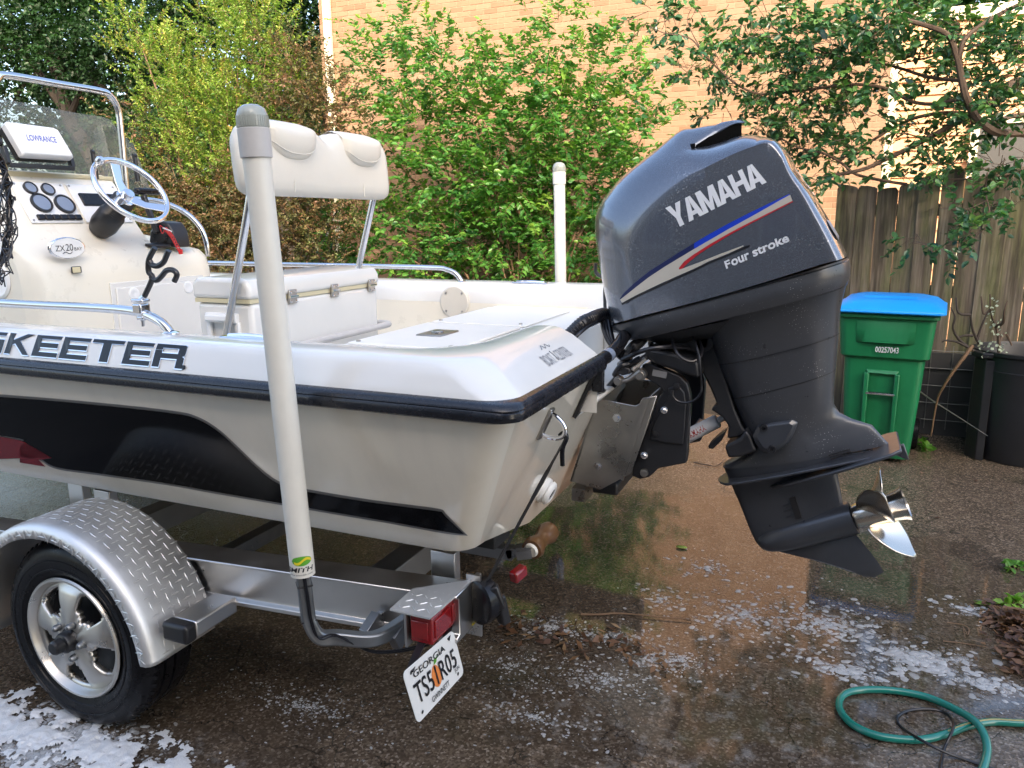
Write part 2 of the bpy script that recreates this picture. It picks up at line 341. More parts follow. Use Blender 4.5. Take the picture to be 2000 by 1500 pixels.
def wet_driveway():
    g = bpy.data.materials.new('wet_driveway'); g.use_nodes = True; n = g.node_tree; b = n.nodes['Principled BSDF']
    tc = node(n, 'TexCoord').outputs['Object']
    def nz(scale, detail=6, rough=.6):
        x = node(n, 'TexNoise'); x.inputs['Scale'].default_value = scale; x.inputs['Detail'].default_value = detail; x.inputs['Roughness'].default_value = rough
        n.links.new(tc, x.inputs['Vector']); return x.outputs[0]
    big, mid, fine = nz(.9), nz(7, 9, .72), nz(170, 3)
    vo = node(n, 'TexVoronoi'); vo.inputs['Scale'].default_value = 135; n.links.new(tc, vo.inputs['Vector'])
    peb = vo.outputs['Color']; ped = vo.outputs['Distance']
    base = ramp(n, big, [(.3, (.070, .050, .034)), (.5, (.110, .079, .051)), (.7, (.082, .068, .042))])
    base = mixc(n, .55, base, ramp(n, mid, [(.3, (.054, .038, .026)), (.52, (.110, .078, .052)), (.72, (.19, .14, .096))]))
    sep = node(n, 'SeparateColor'); n.links.new(peb, sep.inputs[0])
    pebc = ramp(n, sep.outputs[0], [(0., (.036, .026, .018)), (.5, (.10, .073, .05)), (.85, (.21, .16, .115)), (1., (.42, .35, .28))])
    base = mixc(n, .50, base, pebc)
    moss = ramp(n, nz(1.6, 5), [(.55, 0.), (.72, .5)])
    base = mixc(n, moss, base, (.045, .048, .018))
    # hairline cracks
    cr = node(n, 'TexVoronoi', feature='DISTANCE_TO_EDGE'); cr.inputs['Scale'].default_value = 2.3
    mp = node(n, 'Mapping'); n.links.new(tc, mp.inputs[0]); wob = node(n, 'TexNoise'); wob.inputs['Scale'].default_value = 5; wob.inputs['Detail'].default_value = 8
    n.links.new(tc, wob.inputs['Vector']); va = node(n, 'VectorMath', operation='SCALE'); n.links.new(wob.outputs[1], va.inputs[0]); va.inputs['Scale'].default_value = .35
    vb = node(n, 'VectorMath', operation='ADD'); n.links.new(tc, vb.inputs[0]); n.links.new(va.outputs[0], vb.inputs[1]); n.links.new(vb.outputs[0], cr.inputs['Vector'])
    crack = ramp(n, cr.outputs['Distance'], [(0., .85), (.010, 0.)])
    base = mixc(n, crack, base, (.010, .008, .006))
    # standing water: low spots, more of it behind the engine
    px = node(n, 'SeparateXYZ'); n.links.new(tc, px.inputs[0])
    def blob(cx, cy, rx, ry):
        a = mth(n, 'MULTIPLY', mth(n, 'SUBTRACT', px.outputs[0], cx), 1 / rx); c = mth(n, 'MULTIPLY', mth(n, 'SUBTRACT', px.outputs[1], cy), 1 / ry)
        d = mth(n, 'ADD', mth(n, 'MULTIPLY', a, a), mth(n, 'MULTIPLY', c, c)); return mth(n, 'SUBTRACT', 1., d, True)
    pud = mth(n, 'MAXIMUM', mth(n, 'MAXIMUM', blob(.15, 3.45, 1.6, 1.0), blob(-.55, 3.2, 1.3, 1.5)), mth(n, 'MULTIPLY', blob(-2.6, 1.7, 1.6, .6), .8))
    pud = mth(n, 'ADD', mth(n, 'MULTIPLY', pud, 1.1), mth(n, 'MULTIPLY', mth(n, 'SUBTRACT', nz(3.2, 9, .72), .60), 2.3))
    wet = ramp(n, pud, [(.06, 0.), (.17, 1.)])
    rg = ramp(n, mid, [(.3, .05), (.7, .26)])
    rgp = ramp(n, nz(9, 5), [(.35, .004), (.75, .03)])
    rough = mixc(n, wet, rg, rgp)
    dark = mixc(n, mth(n, 'MULTIPLY', wet, .40), base, (.017, .013, .010))
    # dried soap residue, thin milky film with its own patchy shape
    film = mth(n, 'MAXIMUM', mth(n, 'MULTIPLY', blob(-.35, 2.25, .8, .5), .8), mth(n, 'MAXIMUM', blob(-1.9, 1.28, .75, .40), mth(n, 'MULTIPLY', blob(.25, 2.85, .8, .5), .7)))
    film = mth(n, 'MULTIPLY', film, ramp(n, nz(14, 8, .75), [(.52, 0.), (.72, .42)]))
    dark = mixc(n, film, dark, (.55, .55, .54))
    n.links.new(dark, b.inputs['Base Color']); n.links.new(rough, b.inputs['Roughness'])
    b.inputs['Specular IOR Level'].default_value = .7
    h = mth(n, 'ADD', mth(n, 'MULTIPLY', ped, .8), mth(n, 'MULTIPLY', fine, .5)); h = mth(n, 'SUBTRACT', h, mth(n, 'MULTIPLY', crack, 1.2))
    bp = node(n, 'Bump'); bp.inputs['Distance'].default_value = .0035; n.links.new(h, bp.inputs['Height'])
    n.links.new(mth(n, 'SUBTRACT', .45, mth(n, 'MULTIPLY', wet, .435)), bp.inputs['Strength']); n.links.new(bp.outputs[0], b.inputs['Normal'])
    return g
M['drive'] = wet_driveway()
def soil():
    g = bpy.data.materials.new('soil_and_moss'); g.use_nodes = True; n = g.node_tree; b = n.nodes['Principled BSDF']
    tc = node(n, 'TexCoord').outputs['Object']
    def nz(s, d=7):
        x = node(n, 'TexNoise'); x.inputs['Scale'].default_value = s; x.inputs['Detail'].default_value = d; n.links.new(tc, x.inputs['Vector']); return x.outputs[0]
    c = ramp(n, nz(1.2), [(.35, (.05, .035, .022)), (.55, (.07, .055, .03)), (.7, (.05, .075, .022))])
    c = mixc(n, .4, c, ramp(n, nz(25), [(.3, (.03, .022, .015)), (.7, (.12, .09, .06))]))
    n.links.new(c, b.inputs['Base Color']); b.inputs['Roughness'].default_value = .8
    bp = node(n, 'Bump'); bp.inputs['Distance'].default_value = .03; bp.inputs['Strength'].default_value = .6; n.links.new(nz(30), bp.inputs['Height']); n.links.new(bp.outputs[0], b.inputs['Normal'])
    return g
M['soil'] = soil()
mb = MB(); mb.add([(-150, -150, -.02), (150, -150, -.02), (150, 150, -.02), (-150, 150, -.02)], [(0, 1, 2, 3)])
tag(mb.build('ground', M['soil'], smooth=0), kind='structure')
# driveway slab with a gently wavering far edge
mb = MB(); top = []
for i in range(60):
    x = -14 + i * 22 / 59; top.append((x, 6.45 + .10 * math.sin(x * 1.7) + .05 * math.sin(x * 4.1), 0))
mb.prism([(-14, -7, 0), (8, -7, 0)] + top[::-1], (0, 0, -.015))
tag(mb.build('driveway', M['drive'], smooth=0), kind='structure')

# ------------------------------------------------------------------ brick house
def brick_mat(name, island):
    g = bpy.data.materials.new(name); g.use_nodes = True; n = g.node_tree; b = n.nodes['Principled BSDF']
    if island: rnd = node(n, 'NewGeometry').outputs['Random Per Island']
    else: rnd = node(n, 'ObjectInfo').outputs['Random']
    c = ramp(n, rnd, [(0., (.185, .100, .055)), (.2, (.245, .142, .083)), (.55, (.272, .162, .098)), (.85, (.295, .182, .114)), (1., (.200, .110, .062))])
    tc = node(n, 'TexCoord').outputs['Object']; x = node(n, 'TexNoise'); x.inputs['Scale'].default_value = 22; x.inputs['Detail'].default_value = 6; n.links.new(tc, x.inputs['Vector'])
    c = mixc(n, .25, c, ramp(n, x.outputs[0], [(.3, (.235, .137, .08)), (.7, (.305, .19, .118))]))
    n.links.new(c, b.inputs['Base Color']); b.inputs['Roughness'].default_value = .85
    return g
M['brick'] = brick_mat('tan_brick', False); M['brick_i'] = brick_mat('tan_brick_course', True)
M['mortar'] = mat('pale_mortar', (.34, .235, .155), .9, noise=.12, nscale=15)
WY = 10.0
house = thing('brick_house', (-3.6, WY, 0), 'long tan brick house wall in sunlight behind the shrubs, cream downspout at its corner', 'house')
mb = MB(); mb.bb((-7.30, WY - .008, -.1), (.30, WY + 6.5, 6.2)); mb.build('wall', M['mortar'], house, smooth=0)
BL, BH, CJ, CH = .193, .0575, .203, .0677
vis, rest = [], []
for r in range(91):
    z = .02 + r * CH + BH / 2
    off = (r % 2) * CJ / 2
    x = -7.30 + off - CJ / 2
    while x < .30:
        x0, x1 = max(x, -7.31), min(x + BL, .31)
        if x1 - x0 > .03:
            c = ((x0 + x1) / 2, WY, z); L = x1 - x0
            d = Vector(c) - EYEP; dep = d.dot(FW); u = 1000 + F_PX * d.dot(RT) / dep; w = 750 - F_PX * d.dot(UP) / dep
            seen = (-5 < w < 260) and (880 < u < 1400 or 640 < u < 700 and w < 80) and not (900 < u < 1250 and w > 110)
            (vis if seen and L > .19 else rest).append((c, L))
        x += CJ
vis.sort(key=lambda q: q[0][2], reverse=True)
rest += vis[300:]; vis = vis[:300]
proto = None
for c, L in vis:
    if proto is None:
        mb = MB(); mb.box((0, 0, 0), (BL, .05, BH)); o = mb.build('brick', M['brick'], house, smooth=0); proto = o
    else:
        o = bpy.data.objects.new('brick', proto.data); COL.objects.link(o); attach(o, house)
    o.location = (c[0], c[1] + .012 + random.uniform(-.002, .002), c[2])
cub = np.array([(x, y, z) for x in (-.5, .5) for y in (-.5, .5) for z in (-.5, .5)], float)
fq = np.array([(0, 1, 3, 2), (4, 6, 7, 5), (0, 4, 5, 1), (2, 3, 7, 6), (0, 2, 6, 4), (1, 5, 7, 3)])
V = np.concatenate([cub * (L, .05, BH) + (c[0], c[1] + .012 + random.uniform(-.002, .002), c[2]) for c, L in rest])
Fc = np.concatenate([fq + 8 * i for i in range(len(rest))])
tag(np_mesh('brick_course', V, Fc, M['brick_i'], house, flat=True), kind='stuff')
mb = MB(); mb.bb((-7.19, WY - .10, .05), (-7.08, WY - .022, 6.2)); ds = mb.build('downspout', M['trim'], house, bevel=.012)
mb = MB()
for z in (1.6, 3.6, 5.4): mb.bb((-7.22, WY - .105, z), (-7.05, WY - .018, z + .03))
mb.build('strap', M['trim'], ds)
mb = MB(); mb.prism([(-7.7, WY - .5, 6.2), (-7.7, WY + 7, 6.2), (-7.7, WY + 3.2, 8.6)], (8.4, 0, 0)); mb.build('roof', M['shingle'], house, smooth=0)
# neighbouring wing seen through the branches on the right
wing = thing('peach_house', (3.2, 11.0, 0), 'peach sided house wing with white window trim half hidden behind the right tree', 'house')
mb = MB(); mb.bb((.10, 11.0, -.1), (9.0, 16, 3.85)); mb.build('wall', M['siding'], wing, smooth=0)
for k in range(24):
    if k * .16 > 3.7: break
    mb = MB(); z = k * .16; mb.add([(.31, 10.995, z + .16), (9.0, 10.995, z + .16), (9.0, 10.965, z), (.31, 10.965, z), (.31, 10.995, z), (9.0, 10.995, z)], [(0, 1, 2, 3), (3, 2, 5, 4)])
    mb.build('siding_board', M['siding'], wing, smooth=0, recalc=False)
mb = MB(); mb.bb((.315, 10.93, 0), (.43, 10.99, 3.85)); mb.build('corner_board', M['trim'], wing, smooth=0)
mb = MB(); mb.bb((.10, 10.95, 3.85), (9.3, 16.3, 4.0)); rf = mb.build('fascia', M['trim'], wing, smooth=0)
for wx in (1.25, 2.9):
    mb = MB()
    for a, b2 in (((wx, 1.2), (wx + .09, 2.75)), ((wx + .86, 1.2), (wx + .95, 2.75)), ((wx, 2.66), (wx + .95, 2.75)), ((wx - .04, 1.12), (wx + .99, 1.2)), ((wx + .09, 1.92), (wx + .86, 1.98))):
        mb.bb((a[0], 10.90, a[1]), (b2[0], 10.985, b2[1]))
    w = mb.build('window', M['trim'], wing, smooth=0)
    mb = MB(); mb.bb((wx + .08, 10.94, 1.2), (wx + .87, 10.955, 2.67)); mb.build('pane', M['grate'], w, smooth=0)

# ------------------------------------------------------------------ fence
def fence_wood():
    g = bpy.data.materials.new('weathered_fence_wood'); g.use_nodes = True; n = g.node_tree; b = n.nodes['Principled BSDF']
    tc = node(n, 'TexCoord').outputs['Object']; rnd = node(n, 'ObjectInfo').outputs['Random']
    ad = node(n, 'VectorMath', operation='ADD'); n.links.new(tc, ad.inputs[0])
    cb = node(n, 'CombineXYZ'); n.links.new(mth(n, 'MULTIPLY', rnd, 37.), cb.inputs[0]); n.links.new(mth(n, 'MULTIPLY', rnd, 11.), cb.inputs[2]); n.links.new(cb.outputs[0], ad.inputs[1])
    def nz(sx, sz, d=7, r=.6):
        mp = node(n, 'Mapping'); mp.inputs['Scale'].default_value = (sx, sx, sz); n.links.new(ad.outputs[0], mp.inputs[0])
        x = node(n, 'TexNoise'); x.inputs['Scale'].default_value = 1; x.inputs['Detail'].default_value = d; x.inputs['Roughness'].default_value = r; n.links.new(mp.outputs[0], x.inputs['Vector']); return x.outputs[0]
    grain = nz(60, 2.2); c = ramp(n, grain, [(.3, (.062, .050, .036)), (.5, (.165, .135, .098)), (.7, (.29, .25, .19))])
    c = mixc(n, mth(n, 'MULTIPLY', rnd, .35), c, (.17, .12, .09))
    alg = ramp(n, nz(9, 1.6), [(.42, 0.), (.62, .85)]); c = mixc(n, alg, c, ramp(n, nz(50, 8), [(.3, (.055, .062, .02)), (.7, (.17, .17, .07))]))
    stain = ramp(n, nz(14, .9, 5), [(.48, 0.), (.62, .85)]); c = mixc(n, stain, c, (.045, .033, .022))
    n.links.new(c, b.inputs['Base Color']); b.inputs['Roughness'].default_value = .85
    bp = node(n, 'Bump'); bp.inputs['Strength'].default_value = .6; bp.inputs['Distance'].default_value = .006; n.links.new(grain, bp.inputs['Height']); n.links.new(bp.outputs[0], b.inputs['Normal'])
    return g
M['fence'] = fence_wood()
FA, FB = Vector((-.10, 6.80, 0)), Vector((3.4, 5.70, 0)); FD = (FB - FA).normalized(); FN = Vector((FD.y, -FD.x, 0))
fence = thing('board_fence', FA, 'weathered upright board fence, mossy grey brown, behind the green bin', 'fence')
mb = MB()
for z in (.35, 1.05, 1.65): mb.beam(FA + Vector((0, 0, z)) - FN * .045, FB + Vector((0, 0, z)) - FN * .045, .04, .09)
mb.build('rail', M['fence'], fence, smooth=0)
t, L = 0., (FB - FA).length
while t < L:
    w = random.uniform(.135, .155); h = 1.83 + random.uniform(-.03, .03) + (.08 if t > .5 else 0.); c = FA + FD * (t + w / 2) + FN * random.uniform(-.008, .008)
    mb = MB(); e = .02; x0, x1 = -w / 2, w / 2; lean = random.uniform(-.006, .006); j = random.uniform(-.012, .012)
    poly = [(x0, 0, .02), (x1, 0, .02), (x1 + lean, 0, h - .02), (x1 - e + lean, 0, h + j), (0 + lean, 0, h + .004), (x0 + e + lean, 0, h - j), (x0 + lean, 0, h - .025)]
    mb.prism(poly, (0, .019, 0))
    o = mb.build('board', M['fence'], fence, smooth=0, bevel=.003, seg=1); o.location = c; o.rotation_euler = (0, random.uniform(-.004, .004), math.atan2(FD.y, FD.x))
    t += w + random.choice((.0005, .001, .001, .003))
for k in (0.02, 1.75, 3.5):
    mb = MB(); p = FA + FD * k - FN * .11; mb.beam(p, p + Vector((0, 0, 1.75)), .09, .09, up=(1, 0, 0)); mb.build('post', M['fence'], fence, smooth=0)

# ------------------------------------------------------------------ boat hull
YC = 2.80                                   # centre line of boat, engine and trailer
def Xt(z): return -.69 - (1.16 - z) * .44   # raked transom
boat = thing('bay_boat', (-3.0, YC, .5), 'white and cream centre console bay boat with black side stripe on the trailer', 'boat')
BOW, B0 = -6.9, 1.22
def tbow(x): return max(0., (-3.3 - x) / (-3.3 - BOW))
def beam(x): return B0 * (1 - tbow(x) ** 2.3)
def sheer(x): return .22 * tbow(x) ** 1.6
PROF = [(0., 1.165), (.012, 1.11), (.05, 1.0), (.09, .90), (.135, .79), (.163, .725), (.175, .705), (.21, .70), (.45, .635), (.70, .562), (1.0, .556), (1.22, .556)]
def hull_ring(x, inset=0., dx=0., rake=1.):
    b = beam(x); s = b / B0; t = tbow(x); out = []
    for d, z in PROF:
        hy = max(0., (B0 - d) * s - inset * (1 if d < 1.1 else 0)); zz = z + sheer(x) * (z - .5) / .65 + .42 * t ** 2.6 * (1.165 - z) / .6
        xx = x + dx if rake == 0 else x + dx
        out.append((xx, hy, zz))
    return out
stations = []
RC = .075
for th in (90, 70, 50, 30, 15, 0):
    a = R(th); stations.append([(Xt(z) - RC + RC * math.sin(a), max(0, (B0 - d) - (RC * (1 - math.cos(a)) if d < 1.1 else 0)), z) for d, z in PROF])
for x in np.linspace(-1.15, -3.3, 7): stations.append([(min(px, Xt(pz) - RC), hy, pz) for px, hy, pz in hull_ring(x)])
for x in np.linspace(-3.7, BOW, 12): stations.append(hull_ring(x))
rings = [[(x, YC - h, z) for x, h, z in st] + [(x, YC + h, z) for x, h, z in st[::-1]][1:] for st in stations]
mb = MB(); mb.loft(rings, closed=False, caps=False)
st = stations[0]; WN, WZ = .52, 1.0             # half width and sill of the motor notch
poly = [(x, YC - h, z) for x, h, z in st] + [(x, YC + h, z) for x, h, z in st[::-1]][1:]
poly += [(Xt(1.165), YC + WN, 1.165), (Xt(WZ), YC + WN, WZ), (Xt(WZ), YC - WN, WZ), (Xt(1.165), YC - WN, 1.165)]
mb.add(poly, [tuple(range(len(poly)))])
hull = mb.build('hull', M['hull'], boat, smooth=28)

# paths around the gunwale at inward offset d, same number of points for every d
def toff(d): return d * 3 if d < .04 else .12 + (d - .04) * .75
def gun_path(d, side=-1, xf=BOW + .05, rmul=.75, tm=0):
    r = .085 + d * rmul; pts = []; yo = B0 - d; xa = -.69 - (toff(d) if tm else d)
    for x in np.linspace(xf, -3.4, 14): pts.append((x, max(.0, beam(x) - d), sheer(x)))
    for x in np.linspace(-3.2, xa - r, 12)[0:]: pts.append((x, yo, 0.))
    for k in range(1, 12):
        a = R(90 * k / 11); pts.append((xa - r + r * math.sin(a), yo - r + r * math.cos(a), 0.))
    for k in range(1, 9): pts.append((xa, (yo - r) + (WN - (yo - r)) * k / 8, 0.))
    return [(x, YC + side * y, z) for x, y, z in pts]
CAP = [(0., 1.186), (.003, 1.196), (.009, 1.208), (.018, 1.228), (.028, 1.249), (.036, 1.260), (.048, 1.268), (.07, 1.272), (.115, 1.273), (.165, 1.270), (.198, 1.262), (.215, 1.246), (.226, 1.215), (.232, 1.15)]
def capz(d):
    for (a, za), (b, zb) in zip(CAP, CAP[1:]):
        if d <= b: return za + (zb - za) * (d - a) / (b - a)
    return CAP[-1][1]
for side in (-1, 1):
    mb = MB(); rr = []
    for d, z in CAP: rr.append([(x, y, z + dz) for x, y, dz in gun_path(d, side, tm=1)])
    mb.loft(rr, closed=False, caps=False)
    end = [r[-1] for r in rr]; mb.add(end + [(end[-1][0], end[-1][1], WZ), (end[0][0], end[0][1], WZ)], [tuple(range(len(end) + 2))])
    cap = mb.build('gunwale_cap', M['gel'], boat, smooth=40)
    # rub rail with two grooves
    rp = [(0., 1.188), (-.016, 1.186), (-.026, 1.180), (-.029, 1.172), (-.027, 1.169), (-.030, 1.165), (-.031, 1.155), (-.027, 1.143), (-.015, 1.137), (.006, 1.136)]
    mb = MB(); rr = []
    for d, z in rp:
        rr.append([(x, y, z + dz) for x, y, dz in gun_path(d, side, rmul=.9)])
    mb.loft(rr, closed=False, caps=False)
    end = [r[-1] for r in rr]; mb.add(end, [tuple(range(len(end)))])
    rub = mb.build('rub_rail', M['rub'], boat, smooth=40)
    mb = MB(); mb.bb((-.705, YC + side * WN - .010, 1.07), (-.668, YC + side * WN + .010, 1.183)); mb.build('rail_end_cap', M['rub'], boat, bevel=.005)
    if side < 0: cap_near = cap
# motor well
mb = MB()
xw = -.98
mb.bb((xw, YC - WN - .002, WZ - .02), (Xt(WZ) + .01, YC + WN + .002, WZ))
mb.bb((xw - .02, YC - WN - .02, WZ - .02), (xw, YC + WN + .02, 1.155))
for s in (-1, 1): mb.bb((xw, YC + s * (WN + .012) - .008, WZ - .02), (-.80, YC + s * (WN + .012) + .008, 1.16))
mb.build('motor_well', M['gel'], boat, bevel=.008)
# rear deck, hatches, cockpit liner
ZD = 1.15
mb = MB(); mb.bb((-1.72, YC - 1.0, ZD - .03), (xw - .02, YC + 1.0, ZD)); mb.bb((xw - .02, YC - 1.0, ZD - .03), (-.85, YC - WN, ZD)); mb.bb((xw - .02, YC + WN, ZD - .03), (-.85, YC + 1.0, ZD))
mb.bb((-1.735, YC - 1.0, .72), (-1.705, YC + 1.0, ZD - .028))
deck = mb.build('rear_deck', M['gel_deck'], boat, bevel=.008)
for k, (y0, y1) in enumerate(((1.93, 2.33), (2.37, 2.98), (3.02, 3.62))):
    mb = MB(); mb.bb((-1.69, y0, ZD + .001), (-1.24, y1, ZD + .011)); ht = mb.build('hatch_lid', M['gel_deck'], boat, bevel=.006, seg=3)
    if k == 1:
        mb = MB(); mb.bb((-1.53, 2.60, ZD + .010), (-1.42, 2.76, ZD + .017)); lt = mb.build('latch_plate', M['steel'], ht, bevel=.004)
        mb = MB(); mb.lathe([(0, .012), (.022, .012), (.026, .008), (.026, 0)], (-1.475, 2.68, ZD + .012), (0, 0, 1), 16); mb.build('pull_ring', M['steel'], ht)
    mb = MB()
    for xx in (-1.66, -1.27): mb.lathe([(0, .006), (.008, .006), (.010, 0)], (xx, y0 + .03, ZD + .01), (0, 0, 1), 8)
    mb.build('screw', M['steel'], ht)
for s in (-1, 1):
    mb = MB(); rr = []
    for (d, z) in ((.232, 1.16), (.236, 1.0), (.27, .74), (.30, .72)):
        rr.append([(x, y, z + dz * (z - .5)) for x, y, dz in gun_path(d, s)[4:26]])
    mb.loft(rr, closed=False, caps=False); mb.build('cockpit_liner', M['cream'], boat, smooth=40)
mb = MB(); mb.bb((-5.6, YC - .98, .69), (-1.70, YC + .98, .72)); mb.build('cockpit_floor', M['gel_deck'], boat, smooth=0)
mb = MB(); fp = [(x, YC - max(.0, beam(x) - .16), 1.16) for x in np.linspace(-4.7, -6.75, 9)] + [(x, YC + max(.0, beam(x) - .16), 1.16) for x in np.linspace(-6.75, -4.7, 9)]
mb.prism(fp, (0, 0, -.4)); mb.build('casting_deck', M['gel_deck'], boat, smooth=0)
# round inspection plate on the far inner wall
mb = MB(); yy = YC + B0 - .237; c = PY(888, 590, yy)
mb.lathe([(0, -.006), (.083, -.006), (.09, 0), (.09, .01)], (c.x, yy - .002, c.z), (0, 1, 0), 28); pl = mb.build('inspection_plate', M['vinyl'], boat)
mb = MB()
for a in (45, 135, 225, 315): mb.lathe([(0, -.012), (.006, -.010), (.006, 0)], (c.x + .07 * math.cos(R(a)), yy - .002, c.z + .07 * math.sin(R(a))), (0, 1, 0), 8)
mb.build('screw', M['steel'], pl)

# ---- decals on the near hull side: laid on the real hull surface, a millimetre proud
def hull_y(x, z):
    zs = [q[1] for q in PROF]; pr = PROF
    for (d0, z0), (d1, z1) in zip(pr, pr[1:]):
        if z1 <= z <= z0: d = d0 + (d1 - d0) * (z0 - z) / (z0 - z1); break
    else: d = pr[-1][0] if z < pr[-1][1] else 0
    return YC - (B0 - d) * beam(x) / B0
def on_hull(px, py):
    y = 1.68
    for _ in range(6): p = PY(px, py, y); y = hull_y(p.x, p.z)
    return PY(px, py, y)
def dense(poly, n):
    out = []
    for a, b in zip(poly, poly[1:] + poly[:1]):
        for k in range(n): out.append((a[0] + (b[0] - a[0]) * k / n, a[1] + (b[1] - a[1]) * k / n))
    return out
def hull_strip(name, up, lo, n, mt, lift):
    """band between an upper and a lower outline given in (x, z)"""
    up = smooth_path([(a, 0, b) for a, b in up], 5); lo = smooth_path([(a, 0, b) for a, b in lo], 5)
    def samp(P, t):
        i = min(int(t * (len(P) - 1)), len(P) - 2); f = t * (len(P) - 1) - i; return P[i].lerp(P[i + 1], f)
    rows = []
    for i in range(n + 1):
        a, b = samp(up, i / n), samp(lo, i / n); row = []
        for k in range(9):
            p = a.lerp(b, k / 8); row.append((p.x, hull_y(p.x, p.z) - lift, p.z))
        rows.append(row)
    mb = MB(); mb.loft(rows, closed=False, caps=False); return mb.build(name, mt, hull, smooth=60, recalc=False)
upx = [(-400, 745), (0, 775), (180, 790), (330, 806), (385, 818), (430, 845), (470, 882), (510, 920), (548, 946), (600, 960), (720, 980), (850, 997), (862, 1000)]
lox = [(-400, 800), (0, 850), (40, 868), (80, 895), (112, 912), (200, 925), (330, 944), (420, 960), (548, 982), (640, 998), (760, 1018), (870, 1038), (908, 1043)]
cv = lambda L: [(p.x, p.z) for p in (on_hull(*q) for q in L)]
hull_strip('side_stripe_border', cv([(a, b - 5) for a, b in upx[:-1]] + [(866, 998)]), cv([(a, b + 4) for a, b in lox[:-1]] + [(914, 1046)]), 90, M['pin'], .0012)
hull_strip('side_stripe', cv(upx), cv(lox), 90, M['flake'], .0024)
hull_strip('maroon_stripe', cv([(-400, 800), (0, 852), (40, 874), (78, 899)]), cv([(-400, 862), (0, 896), (40, 903), (90, 911)]), 24, M['maroon'], .0030)

# ---- raised maker lettering on the gunwale cap
def GL(ch):
    b = .20
    E_ = [[(0, 0), (1, 0), (1, b), (.24, b), (.24, .40), (.94, .40), (.94, .60), (.24, .60), (.24, 1 - b), (1, 1 - b), (1, 1), (0, 1)]]
    T_ = [[(.36, 0), (.62, 0), (.62, 1 - b), (1, 1 - b), (1, 1), (0, 1), (0, 1 - b), (.36, 1 - b)]]
    K_ = [[(0, 0), (.22, 0), (.22, .40), (.34, .48), (.78, 0), (1, 0), (.52, .60), (1, 1), (.74, 1), (.22, .60), (.22, 1), (0, 1)]]
    R_ = [[(0, 0), (.22, 0), (.22, .36), (.78, .36), (.78, 0), (1, 0), (1, .41), (.93, .47), (1, .54), (1, .94), (.95, 1), (0, 1), (0, .685), (.22, .685), (.22, .80), (.78, .80), (.78, .56), (.22, .56), (.22, .675), (0, .675)]]
    S_ = [[(0, 0), (1, 0), (1, .6), (.24, .6), (.24, .8), (1, .8), (1, 1), (0, 1), (0, .4), (.76, .4), (.76, .2), (0, .2)]]
    return {'E': E_, 'T': T_, 'K': K_, 'R': R_, 'S': S_}[ch]
def cap_pt(u, v, x0, x1, lift):
    d = .0045 + .0315 * v; x = x0 + (x1 - x0) * u; z = capz(d); sl = math.atan2(.052, .026)
    return (x, YC - B0 + d - lift * math.sin(sl), z + lift * math.cos(sl))
for ch, a, b in (('S', -38, 14), ('K', 20, 66), ('E', 72, 120), ('E', 125, 176), ('T', 181, 241), ('E', 246, 298), ('R', 304, 362)):
    x0, x1 = PY(a, 695, 1.60).x, PY(b, 700, 1.60).x
    root = None
    for gl in GL(ch):
        for kind, grow, l0, l1, mt in (('letter', .0, .0, .0042, M['blackgloss']), ('letter_edge', .042, -.004, .0030, M['chrome'])):
            cx = sum(p[0] for p in gl) / len(gl); cy = sum(p[1] for p in gl) / len(gl); mb = MB(); n = len(gl); g2 = []
            for i in range(n):
                p0, p, p1 = Vector(gl[i - 1]), Vector(gl[i]), Vector(gl[(i + 1) % n])
                e0, e1 = (p - p0), (p1 - p); e0.normalize() if e0.length else None; e1.normalize() if e1.length else None
                nn = Vector((e0.y, -e0.x)) + Vector((e1.y, -e1.x)); k = max(.5, nn.length ** 2 / 2)
                g2.append((p.x + nn.x / k * grow * .55, p.y + nn.y / k * grow))
            top = [cap_pt(u, v, x0, x1, l1) for u, v in g2]; bot = [cap_pt(u, v, x0, x1, l0) for u, v in g2]
            mb.add(bot + top, [tuple(range(n, 2 * n))] + [(i, (i + 1) % n, n + (i + 1) % n, n + i) for i in range(n)])
            o = mb.build(kind, mt, root if root else boat, smooth=0, recalc=(ch != 'R'))
            if kind == 'letter': root = o
mb = MB(); p = cap_pt(0, .08, PY(368, 726, 1.60).x, 0, .003); mb.lathe([(0, .002), (.006, .002), (.007, 0)], p, (0, -.89, .45), 12); mb.build('registered_mark', M['blackgloss'], boat)
# dealer decal on the transom cap
def tc_pt(u, v):       # u across (away), v up the slope of the aft cap
    d = .035 + .055 * v; return Vector((-.69 - d + .001, 1.93 + .20 * u, capz(d / 3) + .002))
word('dealer_word', 'BOAT', (0, 0, 0), (1, 0, 0), (0, 1, 0), M['decal_grey'], cap_near, mapper=lambda a, b: tc_pt(.0 + .36 * a, .62 * b - .1))
word('dealer_word', 'CENTER', (0, 0, 0), (1, 0, 0), (0, 1, 0), M['decal_grey'], cap_near, mapper=lambda a, b: tc_pt(.50 + .50 * a, .62 * b - .1))
mb = MB(); mb.tube([tc_pt(.44, .55), tc_pt(.44, .0)], .0012, 5); mb.tube([tc_pt(.40, .12), tc_pt(.42, -.02), tc_pt(.46, -.02), tc_pt(.48, .12)], .0012, 5)
mb.tube(smooth_path([tc_pt(.30 + .05 * k, .85 + .12 * ((k * 7) % 3 - 1)) for k in range(8)], 3), .0010, 4); mb.build('dealer_anchor', M['decal_grey'], cap_near)

